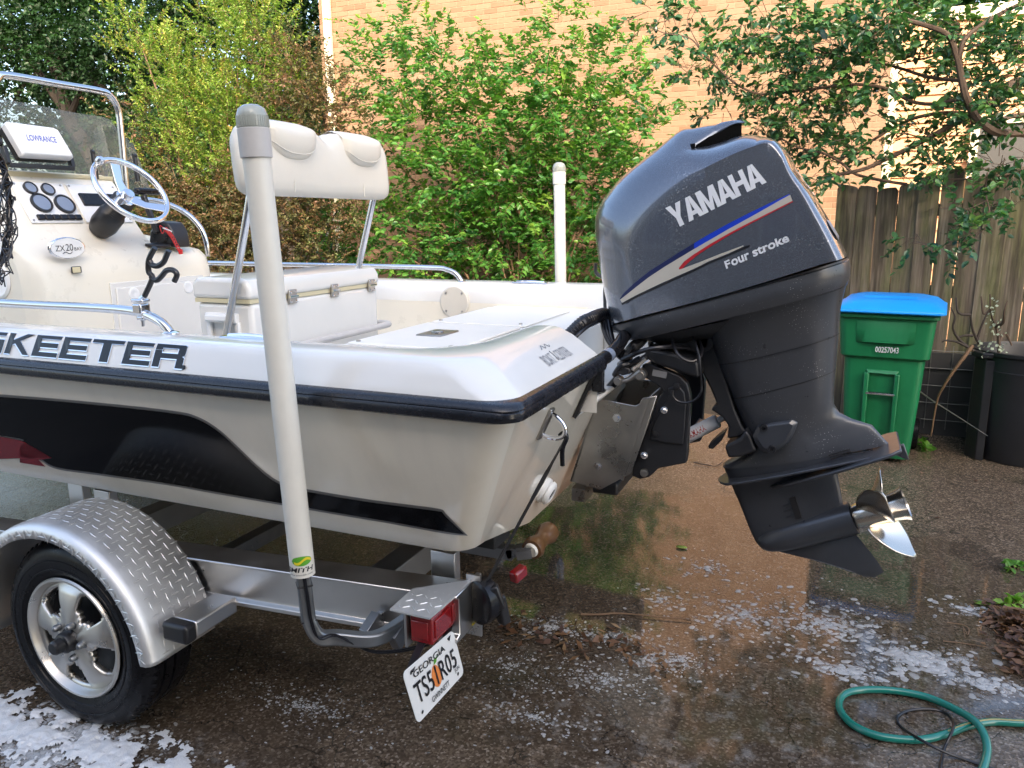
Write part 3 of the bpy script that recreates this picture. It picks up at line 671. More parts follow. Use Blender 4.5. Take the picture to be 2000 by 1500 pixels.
# ---- grab rails and cleats
def rail(pts, r, nm='grab_rail'):
    mb = MB(); mb.tube(smooth_path(pts, 5), r, 12); o = mb.build(nm, M['chrome_wet'], boat)
    mb = MB(); mb.lathe([(0, .006), (r * 1.2, .006), (r * 1.9, .002), (r * 1.9, -.004)], pts[-1], (0, 0, 1), 18); mb.build('rail_flange', M['chrome'], o); return o
YR = YC - B0 + .155
gr = rail([(-4.6, YR + .12, 1.36), (-3.4, YR + .01, 1.345), (-2.6, YR, 1.338), (-2.2, YR, 1.338), (-2.04, YR, 1.334), (-1.97, YR, 1.322), (-1.915, YR, 1.300), (-1.885, YR, 1.272)], .0145)
rail([(-4.6, 2 * YC - YR - .12, 1.36), (-3.4, 2 * YC - YR - .01, 1.347), (-2.6, 2 * YC - YR, 1.345), (-2.15, 2 * YC - YR, 1.343), (-2.06, 2 * YC - YR, 1.334), (-2.0, 2 * YC - YR, 1.31), (-1.965, 2 * YC - YR, 1.268)], .0145)
for (x, y) in ((-1.58, YC - B0 + .16), (-1.55, YC + B0 - .16)):
    mb = MB(); mb.bb((x - .10, y - .02, 1.268), (x + .10, y + .02, 1.275)); cl = mb.build('cleat_base', M['chrome'], boat, bevel=.004)
    mb = MB(); mb.tube(smooth_path([(x - .08, y, 1.275), (x - .03, y, 1.278), (x + .03, y, 1.278), (x + .08, y, 1.275)], 4), .006, 8); mb.build('cleat_horn', M['chrome'], cl)
# flush black cup inserts inboard of the rail
for px in (15, 78):
    p = PZ(px, 610, 1.27); x = p.x
    mb = MB(); mb.lathe([(.028, .006), (.045, .006), (.048, 0), (.048, -.004)], (x + .12, YR + .13, 1.235), (0, .35, 1), 20); mb.lathe([(0, -.02), (.03, -.02), (.03, .005)], (x + .12, YR + .13, 1.235), (0, .35, 1), 20); mb.build('rod_tube', M['blackgloss'], boat)

# ---- console
XA = -3.22; Y0, Y1 = 2.27, 3.33
con = None
def crow(y, inset):
    # outline of the console in (x, z): aft face, knee, sloped dash, top, front
    return [(XA - inset, .72), (XA - inset, 1.20), (XA - inset - .005, 1.36), (XA - .02 - inset, 1.43), (XA - .06 - inset, 1.475), (XA - .13, 1.525), (XA - .19, 1.60), (XA - .27, 1.73), (XA - .315, 1.80), (XA - .34, 1.825), (XA - .44, 1.84), (XA - .80, 1.86), (XA - .95, 1.80), (XA - 1.15, 1.3), (XA - 1.25, .72)]
ys = [(Y0, .10), (Y0 + .012, .055), (Y0 + .035, .025), (Y0 + .08, .004), (Y0 + .14, 0), (2.99, 0)]
mb = MB(); rows = []
for y, ins in ys:
    k = 1 - ins / .10 * .0
    rows.append([(x + (ins if x < XA - .9 else 0), y, z - (ins * .35 if z > 1.5 else 0)) for x, z in crow(y, ins)])
# step down to the throttle shelf on the far side
low = [(XA, .72), (XA, 1.20), (XA - .005, 1.36), (XA - .02, 1.43), (XA - .06, 1.462), (XA - .13, 1.475), (XA - .19, 1.485), (XA - .27, 1.50), (XA - .315, 1.51), (XA - .34, 1.52), (XA - .44, 1.54), (XA - .80, 1.56), (XA - .95, 1.50), (XA - 1.15, 1.2), (XA - 1.25, .72)]
rows.append([(x, 3.03, z) for x, z in low])
for y, ins in ((Y1 - .12, 0), (Y1 - .05, .008), (Y1 - .02, .03), (Y1, .09)): rows.append([(x - (ins if x > XA - .9 else -ins), y, z - (ins * .3 if z > 1.4 else 0)) for x, z in low])
mb.loft(rows, closed=False, caps=False); mb.add(rows[0], [tuple(range(15))]); mb.add(rows[-1], [tuple(range(15))])
con = mb.build('console', M['cream'], boat, smooth=50)
mb = MB(); mb.prism([(XA - .33, Y0 + .01, 1.826), (XA - .33, 3.0, 1.826), (XA - .40, 3.0, 1.848), (XA - .40, Y0 + .01, 1.848)], (-.03, 0, .006)); mb.bb((XA - .365, Y0, 1.80), (XA - .335, 3.0, 1.842)); mb.build('dash_trim', M['ivory'], con, bevel=.01, seg=3)
DA, DB = Vector((XA - .19, 0, 1.60)), Vector((XA - .315, 0, 1.80)); DU = (DB - DA); DN = Vector((DU.z, 0, -DU.x)).normalized()
def dash(y, t, lift=.004): p = DA + DU * t + DN * lift; return Vector((p.x, y, p.z))
def slab(a, b, t0, t1, th, nm, mt, par, lift=0.):
    q = [dash(a, t0, lift), dash(b, t0, lift), dash(b, t1, lift), dash(a, t1, lift)]; mb = MB(); mb.prism(q, DN * th); return mb.build(nm, mt, par, bevel=.004)
slab(2.42, 2.68, .02, .95, .006, 'gauge_panel', M['white'], con, .002)
slab(2.70, 2.97, .02, .95, .006, 'radio_panel', M['white'], con, .002); slab(2.735, 2.93, .42, .72, .012, 'radio', M['blackgloss'], con, .004)
for y, t, r in ((2.50, .80, .032), (2.585, .78, .032), (2.515, .46, .05), (2.63, .44, .05)):
    mb = MB(); mb.lathe([(0, .008), (r * .82, .008), (r * .84, .014), (r, .012), (r, 0)], dash(y, t, .008), DN, 28); g = mb.build('gauge', M['black'], boat)
    mb = MB(); mb.lathe([(0, .010), (r * .8, .0095)], dash(y, t, .008), DN, 24); mb.build('gauge_face', M['gauge'], g)
for k in range(6): slab(2.455 + k * .038, 2.455 + k * .038 + .035, .07, .19, .012, 'rocker_switch', M['blackgloss'], con, .008)
for y, t in ((2.435, .90), (2.665, .90), (2.435, .08), (2.71, .9), (2.96, .9), (2.96, .1)):
    mb = MB(); mb.lathe([(0, .004), (.005, .003), (.006, 0)], dash(y, t, .008), DN, 8); mb.build('screw', M['steel'], con)
# nameplate, courtesy light, speakers, latch panel on the aft face
def aft(y, z, l=.003): return Vector((XA + l, y, z))
mb = MB(); mb.lathe([(0, .007), (1, .007), (1.05, .005), (1.09, 0)], (0, 0, 0), (1, 0, 0), 40); P = aft(2.475, 1.475 - .10)
c = PX(95, 486, XA); mb.v = [(XA - .0 + x, c.y + .085 * y, c.z + .045 * z) for x, y, z in mb.v]
if c.y < Y0 + .16: mb.v = [(x, y + (Y0 + .165 - c.y), z) for x, y, z in mb.v]
cyp = max(c.y, Y0 + .165); czp = c.z
np_ = mb.build('nameplate', M['chrome'], boat)
mb = MB(); mb.lathe([(0, .0078), (.97, .0078)], (0, 0, 0), (1, 0, 0), 40); mb.v = [(XA + x, cyp + .085 * y, czp + .045 * z) for x, y, z in mb.v]; mb.build('nameplate_face', M['white'], np_)
for tx, a, w, h in (('ZX', -.062, .045, .026), ('20', -.012, .036, .032), ('BAY', .030, .038, .016)):
    word('nameplate_word', tx, (XA + .009, cyp + a, czp - .012), (0, w, 0), (0, 0, h), M['decal_black'], np_)
mb = MB(); mb.tube(smooth_path([(XA + .009, cyp - .03 + .012 * k, czp - .025 + .004 * ((k * 5) % 3)) for k in range(5)], 3), .0015, 4); mb.build('nameplate_fish', M['decal_black'], np_)
c = PX(148, 527, XA); mb = MB(); mb.box((XA + .004, c.y, c.z), (.012, .05, .032)); cl = mb.build('courtesy_light', M['black'], boat, bevel=.006)
mb = MB(); mb.box((XA + .010, c.y - .004, c.z), (.006, .038, .026)); mb.build('light_lens', M['ivory'], cl, bevel=.002)
a, b = PX(213, 552, XA), PX(384, 537, XA)
mb = MB(); mb.bb((XA - .002, a.y, .80), (XA + .006, b.y + .04, 1.325)); fr = mb.build('locker_frame', M['gel'], con, bevel=.003)
mb = MB(); mb.bb((XA + .003, a.y + .025, .83), (XA + .014, b.y + .015, 1.30)); dr = mb.build('locker_door', M['gel'], boat, bevel=.008, seg=3)
for px, py in ((262, 574), (368, 561)):
    c = PX(px, py, XA + .015); mb = MB(); mb.lathe([(.012, .003), (.022, .006), (.030, .004), (.032, 0)], (XA + .014, c.y, c.z), (1, 0, 0), 24); mb.lathe([(0, .002), (.013, .004)], (XA + .014, c.y, c.z), (1, 0, 0), 12); mb.build('locker_latch', M['white'], dr)
for zz in (1.52, 1.36):
    mb = MB(); mb.lathe([(0, .004), (.055, .006), (.075, .012), (.085, .004), (.085, 0)], (XA - .25, Y0 - .001, zz), (0, -1, 0), 30); mb.build('speaker', M['white'], con)
# steering wheel
wc = PX(257, 372, -3.13); wn = Vector((.80, .0, .60)).normalized(); wu = Vector((0, 1, 0)); wv = wn.cross(wu)
sw = None
mb = MB(); mb.tube([wc + (wu * math.cos(R(a)) + wv * math.sin(R(a))) * .178 for a in range(0, 360, 6)], .0135, 12, closed=True); sw = mb.build('steering_wheel', M['chrome'], boat)
for a in (85, 205, 325):
    d = wu * math.cos(R(a)) + wv * math.sin(R(a)); e = wn.cross(d); mb = MB()
    q = [wc - wn * .05 + d * .02 + e * .028, wc - wn * .045 + d * .09 + e * .020, wc - wn * .008 + d * .175 + e * .026, wc - wn * .008 + d * .175 - e * .026, wc - wn * .045 + d * .09 - e * .020, wc - wn * .05 + d * .02 - e * .028]
    mb.prism(q, wn * .006); mb.build('spoke', M['chrome'], sw, bevel=.002)
mb = MB(); mb.lathe([(0, .03), (.024, .028), (.028, .02), (.030, 0), (.045, -.004), (.045, -.012)], wc - wn * .045, wn, 24); mb.build('hub', M['chrome'], sw)
kp = wc + (wu * math.cos(R(155)) + wv * math.sin(R(155))) * -.178
kp = wc + (-wu * .75 + wv * -.66).normalized() * .178 if wv.z < 0 else wc + (-wu * .75 + wv * .66).normalized() * .178
mb = MB(); mb.lathe([(.009, 0), (.009, .018), (.014, .03), (.019, .042), (.019, .056), (.012, .066), (0, .068)], kp + wn * .008, wn, 18); mb.build('spinner_knob', M['chrome'], sw)
prof = [(.03, .0)]
for k in range(9): prof += [(.046, -.006 - k * .012), (.053, -.012 - k * .012)]
mb = MB(); mb.lathe([(0, 0)] + prof + [(.058, -.118), (.062, -.125), (.064, -.20), (.058, -.225), (.05, -.25)], wc - wn * .058, wn, 28); mb.build('tilt_boot', M['black'], boat)
# throttle box
tb = PX(330, 425, -3.30); mb = MB()
mb.prism([(-3.23, 3.06, 1.475), (-3.24, 3.06, 1.56), (-3.27, 3.06, 1.605), (-3.34, 3.06, 1.615), (-3.40, 3.06, 1.56), (-3.42, 3.06, 1.49)], (0, .11, 0)); th = mb.build('throttle_box', M['black'], boat, bevel=.012, seg=3)
mb = MB(); mb.lathe([(0, .012), (.045, .012), (.05, 0)], (-3.32, 3.06, 1.545), (0, -1, 0), 24); mb.build('throttle_pivot', M['blackgloss'], th)
h = PX(335, 350, -3.36); mb = MB(); mb.beam((-3.33, 3.045, 1.55), (-3.385, 3.03, 1.745), .03, .022, up=(0, 1, 0)); mb.build('throttle_lever', M['black'], th, bevel=.006)
mb = MB(); mb.beam((-3.392, 2.99, 1.765), (-3.392, 3.14, 1.765), .04, .034); mb.build('throttle_grip', M['blackgloss'], th, bevel=.012, seg=3)
mb = MB(); mb.prism([(-3.235, 2.95, 1.478), (-3.235, 3.04, 1.478), (-3.33, 3.05, 1.492), (-3.30, 2.93, 1.488)], (0, 0, .014)); mb.build('key_panel', M['black'], boat, bevel=.004)
# tubular rail on the far shoulder and the frame over the screen
mb = MB(); mb.tube(smooth_path([(-3.75, 3.29, 1.74), (-3.55, 3.29, 1.72), (-3.38, 3.295, 1.66), (-3.285, 3.30, 1.58), (-3.25, 3.30, 1.50), (-3.245, 3.30, 1.42)], 5), .014, 12); mb.build('shoulder_rail', M['chrome_wet'], boat)
XR = -3.62
mb = MB(); mb.tube(smooth_path([(XR, 3.13, 1.70), (XR, 3.14, 2.1), (XR, 3.135, 2.20), (XR, 3.10, 2.255), (XR, 3.04, 2.275), (XR, 2.8, 2.275), (XR, 2.55, 2.275), (XR, 2.50, 2.255), (XR, 2.465, 2.20), (XR, 2.46, 2.1), (XR, 2.47, 1.84)], 6), .017, 14); mb.build('screen_frame', M['chrome_wet'], boat)
rows = []
for a in np.linspace(-1, 1, 25):
    yy = YC + .02 + .46 * math.copysign(abs(a) ** .8, a); xx = XR - .16 + .18 * abs(a) ** 4.0; zt = 2.20 - .03 * a - .14 * max(0, abs(a) - .82) / .18
    rows.append([(xx + .0 - k * .012, yy, 1.78 + (zt - 1.78) * k / 8) for k in range(9)])
mb = MB(); mb.loft(rows, closed=False, caps=False); mb.build('windscreen', M['screen'], boat, solid=.005)
for y in (2.84, 3.09):
    mb = MB(); mb.tube([(XR + .14, y, 1.82), (XR + .135, y, 1.95)], [.013, .010], 8); mb.lathe([(0, .008), (.012, .006), (.012, -.006), (0, -.008)], (XR + .135, y, 1.95), (0, 1, 0), 10); mb.build('screen_bracket', M['black'], boat)

# ---- seat box and backrest
XS = -2.16
mb = MB(); mb.bb((-2.445, 2.40, .72), (XS, 3.31, 1.285)); sb = mb.build('seat_box', M['gel'], boat, bevel=.02, seg=3)
mb = MB(); mb.prism([(-2.455, 2.388, 1.30), (XS + .008, 2.388, 1.30), (XS + .006, 2.388, 1.345), (XS - .012, 2.388, 1.375), (XS - .04, 2.388, 1.385), (-2.43, 2.388, 1.385), (-2.455, 2.388, 1.36)], (0, .934, 0)); lid = mb.build('seat_lid', M['gel'], boat, bevel=.022, seg=4)
mb = MB(); mb.bb((-2.448, 2.396, 1.284), (XS - .002, 3.314, 1.301)); mb.build('lid_gasket', M['ivory'], lid, smooth=0)
for px, py in ((567, 564), (650, 555), (722, 546)):
    c = PX(px, py, XS); mb = MB(); mb.bb((XS + .001, c.y - .026, 1.262), (XS + .014, c.y + .026, 1.322)); hg = mb.build('hinge', M['steel'], sb, bevel=.003)
    mb = MB(); mb.tube([(XS + .017, c.y - .027, 1.292), (XS + .017, c.y + .027, 1.292)], .006, 8)
    for a in (-.016, .016):
        for b in (-.02, .02): mb.lathe([(0, .004), (.005, .003), (.006, 0)], (XS + .014, c.y + a, 1.292 + b), (1, 0, 0), 8)
    mb.build('hinge_pin', M['chrome'], hg)
mb = MB(); mb.tube(smooth_path([(-2.40, 2.37, 1.09), (-2.25, 2.37, 1.09), (-2.14, 2.375, 1.09), (-2.11, 2.40, 1.09), (-2.105, 2.5, 1.09), (-2.105, 3.1, 1.09), (-2.11, 3.30, 1.09), (-2.14, 3.345, 1.09), (-2.25, 3.35, 1.09), (-2.40, 3.35, 1.09)], 5), .016, 10); mb.build('seat_rail', M['pvc_grey'], sb)
mb = MB(); mb.bb((-2.385, 2.375, 1.205), (-2.225, 2.402, 1.245)); mb.bb((-2.39, 2.385, 1.10), (-2.365, 2.402, 1.21)); mb.bb((-2.245, 2.385, 1.10), (-2.22, 2.402, 1.21)); mb.bb((-2.375, 2.362, 1.212), (-2.235, 2.378, 1.238)); hh = mb.build('grab_handle', M['white'], sb, bevel=.006)
mb = MB(); mb.bb((-2.36, 2.38, 1.10), (-2.25, 2.402, 1.145)); mb.build('drain_catch', M['black'], sb, bevel=.008)
bk = None
LG = {}
for nm, y in (('n', 2.362), ('f', 3.20)):
    mb = MB(); mb.tube(smooth_path([(-2.33, y, .98), (-2.265, y, 1.16), (-2.12, y, 1.60), (-2.06, y, 1.80)], 4), .0155, 12); LG[nm] = mb
# cushion: rounded slab with two lobes on top and rolled bolsters aft
def cushion():
    rows = []; NY, cols = 44, []
    for i in range(NY + 1):
        s = i / NY; y = 2.295 + .93 * s
        lobe = max(0., 1 - abs((s - .25) / .235) ** 2.6), max(0., 1 - abs((s - .76) / .235) ** 2.6)
        lb = max(lobe); edge = min(s, 1 - s); er = min(1., edge / .05); er = math.sqrt(max(0., 1 - (1 - er) ** 2))
        zt = 1.930 + .052 * lb ** .6 - (1 - er) * .05; zb = 1.70 + (1 - er) * .045
        th = .022 + .045 * er
        q = []
        for k in range(20):
            a = 2 * math.pi * k / 20; ca, sa = math.cos(a), math.sin(a)
            px = math.copysign(abs(ca) ** .55, ca) * th; pz = math.copysign(abs(sa) ** .45, sa)
            z = (zt + zb) / 2 + pz * (zt - zb) / 2; tt = (z - 1.70) / .28
            bul = 0.
            q.append((-2.075 + px + bul + .02 * (1 - tt), y, z))
        rows.append(q)
    mb = MB(); mb.loft(rows, closed=True, caps=True); return mb
bk = cushion().build('backrest_cushion', M['vinyl'], boat, smooth=60)
for k in LG: LG[k].build('backrest_leg', M['chrome_wet'], bk)
# rolled headrest pads on the aft face, with piping and a seam below
for s0 in (.25, .76):
    yc_, hw, zb, zt = 2.295 + .93 * s0, .140, 1.835, 1.988; mb = MB(); rows = []
    def padp(u, v, ex=0.):
        lo = zb + .055 * abs(u) ** 2.6; z = lo + (zt - lo) * v; t_ = max(0., 1 - abs(u) ** 3.5) ** .5 * (1 - (1 - min(1, v / .45)) ** 2) ** .5
        roll = .085 * max(0., v - .62) ** 1.6 * 4
        return Vector((-2.012 + .044 * t_ - roll + ex, yc_ + hw * u, z - .03 * max(0, v - .8)))
    for i in range(25):
        u = -1 + i / 12; rows.append([Vector((-2.06, yc_ + hw * u, padp(u, 0).z + .004))] + [padp(u, (k / 14) ** 1.3) for k in range(15)] + [Vector((-2.12, yc_ + hw * u, zt - .02))])
    mb.loft(rows, closed=False, caps=False); pd = mb.build('headrest_pad', M['vinyl'], bk, smooth=60)
    mb = MB(); mb.tube([padp(-1 + k / 10, .16 + .0 * k, .0015) for k in range(21)], .0022, 5); mb.tube([(-2.006, yc_ - .005, zb - .01), (-1.998, yc_ - .012, 1.78), (-1.985, yc_ - .03, 1.712)], .0016, 5); mb.build('seam', M['vinyl'], bk)

# ---- transom fittings
def tr(y, z, l=.004): return Vector((Xt(z) + l, y, z))
TN = Vector((1, 0, .44)).normalized() if False else Vector((.915, 0, -.403))
ey = tr(1.945, 1.045); mb = MB(); mb.box(ey, (.012, .035, .10), Matrix.Rotation(-math.atan(.44), 3, 'Y') if False else Matrix.Rotation(math.atan(.44), 3, 'Y')); eb = mb.build('stern_eye_plate', M['steel'], boat, bevel=.004)
mb = MB(); ur = Vector((.403, 0, .915)); pts = [ey + ur * (.035 * math.cos(R(a))) + TN * (.062 * math.sin(R(a))) for a in range(0, 181, 15)]; mb.tube(pts, .0065, 10); mb.build('stern_eye', M['chrome'], boat)
SE = ey + TN * .062 + ur * -.012
dp = tr(2.33, .70); mb = MB(); mb.lathe([(.018, .030), (.030, .034), (.040, .028), (.043, .018), (.036, .014), (.045, .008), (.046, -.004)], dp, TN, 28); dr = mb.build('drain_fitting', M['white'], boat)
mb = MB(); mb.lathe([(0, .012), (.02, .012), (.02, .032)], dp, TN, 20); mb.build('drain_hole', M['black'], dr)
mb = MB(); mb.bb((-.86, YC + WN - .028, 1.16), (-.80, YC + WN - .003, 1.20)); mb.build('side_reflector', M['orange'], boat, bevel=.003)
mb = MB(); mb.bb((-.93, YC - WN - .004, 1.175), (-.87, YC - WN + .014, 1.205)); mb.build('side_reflector', M['orange'], boat, bevel=.003)
mb = MB(); mb.prism([tr(2.30, 1.13, .002), tr(2.30, 1.00, .002), tr(2.26, .985, .002), tr(2.262, 1.13, .002)], TN * .012); mb.build('corner_trim', M['black'], boat, smooth=0)

# ------------------------------------------------------------------ trailer
trl = thing('boat_trailer', (-2.2, YC, 0), 'single axle aluminium boat trailer with diamond plate fender under the boat', 'trailer')
def rz(x): return .602 + (x + .98) * .056
def mir(y): return 2 * YC - y
for side in (0, 1):
    f = (lambda y: y) if side == 0 else mir
    prof = [(1.70, 0), (1.80, 0), (1.80, -.010), (1.757, -.014), (1.757, -.124), (1.80, -.128), (1.80, -.138), (1.70, -.138), (1.70, -.128), (1.742, -.124), (1.742, -.014), (1.70, -.010)]
    prof = [(1.695, 0), (1.80, 0), (1.80, -.14), (1.695, -.14), (1.695, -.126), (1.712, -.120), (1.712, -.014), (1.695, -.008)]
    xs = (-.90, -2.0, -3.2, -4.5, -6.2)
    rings = []
    for x in xs:
        sh = 0 if x > -3.3 else (-3.3 - x) * .22
        rings.append([(x, f(y + sh), rz(x) + z) for y, z in prof])
    mb = MB(); mb.loft(rings); fr = mb.build('frame_rail', M['alu'] if side == 0 else M['alu_dull'], trl, smooth=30, bevel=.002, seg=1)
    # bunk and its posts
    mb = MB(); mb.beam((-.95, f(2.12), .605), (-4.3, f(2.15), .585), .12, .05); mb.build('bunk', M['strap'], trl, bevel=.006)
    for x in (-1.02, -2.42, -2.68, -4.1):
        y = 1.86 if x > -2.6 else 1.95
        mb = MB(); mb.bb((x - .04, f(y) - .018, rz(x) - .14), (x + .04, f(y) + .018, .655)); mb.build('bunk_post', M['alu'], trl, bevel=.003)
for x in (-1.30, -2.6, -4.4):
    mb = MB(); sh = 0 if x > -3.3 else (-3.3 - x) * .22
    mb.beam((x, 1.80 + sh, rz(x) - .13), (x, mir(1.80 + sh), rz(x) - .13), .09, .10); mb.build('crossmember', M['alu_dull'], trl, bevel=.004)
WX, WZC, WR = -2.165, .315, .318
mb = MB(); mb.beam((WX, 1.72, WZC), (WX, mir(1.72), WZC), .06, .06); mb.build('axle', M['galv'], trl, bevel=.004)
mb = MB(); mb.beam((-6.2, YC, .40), (-8.0, YC, .40), .09, .12); mb.build('tongue', M['alu_dull'], trl)
# leaf spring glimpse
mb = MB(); mb.tube(smooth_path([(-1.75, 1.76, .42), (-2.0, 1.76, .33), (WX, 1.76, .30), (-2.35, 1.76, .33), (-2.6, 1.76, .40)], 4), .02, 6); mb.build('leaf_spring', M['galv'], trl)

# wheel: tyre, rim, hub
def wheel(yo, sgn, nm='wheel'):
    A = Vector((0, -sgn, 0)); c = Vector((WX, yo, WZC))      # A points outwards
    tp = [(.196, -.006), (.205, -.002), (.222, .004), (.250, .010), (.275, .009), (.296, .000), (.308, -.012), (.316, -.028), (.3175, -.040), (.3175, -.060), (.310, -.062), (.310, -.068), (.318, -.070), (.318, -.100), (.310, -.102), (.310, -.108), (.318, -.110), (.3175, -.150), (.315, -.172), (.300, -.192), (.27, -.205), (.22, -.20), (.20, -.19)]
    mb = MB(); mb.lathe(tp, c, A, 72); ty = mb.build(nm, M['rubber'], trl, smooth=30)
    # shoulder blocks
    mb = MB()
    for k in range(64):
        a = 2 * math.pi * k / 64; d = Vector((math.cos(a), 0, math.sin(a))); e = Vector((-math.sin(a), 0, math.cos(a)))
        p = c + d * .309 + A * -.020; q = [p + e * .004 + A * .012 - d * .012, p + e * .017 + A * .012 - d * .012, p + e * .017 - A * .014 + d * .011, p + e * .004 - A * .014 + d * .011]
        mb.prism(q, (d + A * .6).normalized() * .0035)
    mb.build('tread_block', M['rubber'], ty, smooth=0)
    for rr, h in ((.232, .0075), (.262, .0105)):
        mb = MB(); mb.lathe([(rr - .004, h - .002), (rr - .002, h + .0015), (rr + .002, h + .0015), (rr + .004, h - .002)], c, A, 64); mb.build('sidewall_ring', M['rubber'], ty)
    mb = MB(); mb.lathe([(.205, .004), (.201, .010), (.194, .010), (.190, .003), (.184, -.012), (.176, -.020), (.172, -.09), (.165, -.15), (.19, -.17)], c, A, 64); rim = mb.build('rim', M['alloy'], ty, smooth=40)
    # flat dished face with five openings between the spokes
    NT, rs_ = 150, [.030, .045, .060, .078, .092, .104, .116, .128, .140, .152, .163, .172, .180, .187]
    hz = lambda r: .012 - .004 * (r / .1) ** 2 - .010 * max(0, (r - .12) / .06) ** 2
    grid = [[None] * NT for _ in rs_]; mb = MB(); vid = {}
    for ir, r in enumerate(rs_):
        for k in range(NT):
            a = 2 * math.pi * k / NT + R(16); q = (math.degrees(a) - 16 + 36) % 72 - 36      # q: angle from the nearest spoke centre line
            bul = .006 * max(0., 1 - (abs(q) / (22 - 40 * max(0, .10 - r))) ** 2) if r < .17 else 0
            vid[(ir, k)] = len(mb.v); mb.v.append(tuple(c + Vector((math.cos(a), 0, math.sin(a))) * r + A * (hz(r) + bul)))
    for ir in range(len(rs_) - 1):
        rm = (rs_[ir] + rs_[ir + 1]) / 2
        for k in range(NT):
            q = abs((360 * (k + .5) / NT + 36) % 72 - 36); gapw = 36 - (36 - 17.5) * min(1, max(0, (rm - .074) / .034)) if rm < .108 else (17.5 if rm < .158 else 20)
            if .076 < rm < .172 and q > gapw: continue
            mb.f.append((vid[(ir, k)], vid[(ir, (k + 1) % NT)], vid[(ir + 1, (k + 1) % NT)], vid[(ir + 1, k)]))
    sf = mb.build('spoke_face', M['alloy'], ty, smooth=40, solid=.022)
    if sum(p_.normal.dot(A) for p_ in sf.data.polygons) < 0: sf.modifiers[0].thickness = -.022
    mb = MB(); mb.lathe([(0, .013), (.032, .013)], c, A, 30); mb.build('hub_face', M['alloy'], ty)
    mb = MB(); mb.lathe([(0, -.06), (.175, -.06)], c, A, 40); mb.build('wheel_shade_disc', M['black'], ty)  # plain black disc standing in for the shade behind the wheel openings
    for k in range(5):
        a = R(90 + 52 + 72 * k); p = c + Vector((math.cos(a), 0, math.sin(a))) * .057
        mb = MB(); mb.lathe([(0, .036), (.008, .033), (.0115, .026), (.0115, .012), (.016, .010)], p, A, 12); mb.build('lug_nut', M['galv'], ty)
    mb = MB(); mb.lathe([(0, .075), (.018, .074), (.023, .068), (.024, .045), (.031, .042), (.034, .036), (.034, .02), (.040, .012), (.042, -.01)], c, A, 28); mb.build('hub_cap', M['black'], ty)
    mb = MB(); p = c + Vector((.02, 0, -.15)) + A * -.02; mb.tube([p, p + A * .028 + Vector((.006, 0, .015))], .0045, 8); mb.build('valve_stem', M['black'], ty)
    return ty
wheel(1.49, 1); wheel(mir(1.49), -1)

# fender: rolled diamond plate with a folded skirt
def fender(f, sgn):
    cx, cz, FRa = -2.19, .300, .405; y0, y1 = 1.445, 1.70
    angs = [R(a) for a in np.linspace(5, 184, 41)]
    prof = [(y0 + .002, -.045), (y0 + .002, -.022), (y0 + .008, -.010), (y0 + .020, -.003), (y0 + .035, 0), (y1, 0)]
    rows = []
    for a in angs:
        rows.append([(cx + math.cos(a) * (FRa + d), f(y), cz + math.sin(a) * (FRa + d)) for y, d in prof])
    ext = [[(p[0] + .004, p[1], p[2] - .012) for p in rows[0]]]; exl = [[(p[0], p[1], p[2] - .04) for p in rows[-1]]]
    mb = MB(); mb.loft(ext + rows + exl, closed=False, caps=False); o = mb.build('fender', M['diamond'], trl, smooth=50, solid=.0025)
    # raised lozenges
    mb = MB(); W = y1 - y0; k = 0
    def lug(a, v, turn):
        # v is distance round the profile from the skirt edge
        if v < .040: y = y0; d = -.045 + v; nrm = 'skirt'
        else: y = y0 + .035 + (v - .075); d = 0; nrm = 'top'
        if .030 < v < .078: return
        er = Vector((math.cos(a), 0, math.sin(a))); et = Vector((-math.sin(a), 0, math.cos(a)))
        p = Vector((cx, f(y), cz)) + er * (FRa + d); ey = Vector((0, 1 if f(1) == 1 else -1, 0))
        if nrm == 'top': u, w, nn = et, ey, er
        else: u, w, nn = et, er, -ey; 
        if nrm == 'skirt': p = p + nn * .0
        l = u * math.cos(turn) + w * math.sin(turn); s = -u * math.sin(turn) + w * math.cos(turn)
        mb.add([p - l * .0165, p - s * .0030, p + l * .0165, p + s * .0030, p - l * .009 + nn * .0013, p + l * .009 + nn * .0013], [(0, 1, 4), (1, 5, 4), (1, 2, 5), (2, 3, 5), (3, 4, 5), (3, 0, 4)])
    for i in range(43):
        for j in range(10):
            a = R(6 + i * 4.15); v = .012 + j * .0305
            if v > .075 + W - .035: continue
            lug(a, v, 0. if (i + j) % 2 == 0 else math.pi / 2)
    for i in range(60):
        lug(R(6 + i * 2.98), .017, R(60 if i % 2 else 120))
    tag(mb.build('tread_lug', M['diamond'], o, smooth=0, recalc=False), kind='stuff')
    return o
fender(lambda y: y, 1); fender(mir, -1)
# fender step with black end cap
mb = MB(); mb.beam((-1.725, 1.53, .425), (-1.725, 1.70, .425), .09, .052); st_ = mb.build('fender_step', M['alu'], trl, bevel=.006)
mb = MB(); mb.beam((-1.725, 1.487, .425), (-1.725, 1.533, .425), .098, .060); mb.build('end_cap', M['black'], st_, bevel=.012, seg=3)
mb = MB(); mb.beam((-2.63, 1.53, .40), (-2.63, 1.70, .40), .09, .052); mb.build('fender_step', M['alu'], trl, bevel=.006)

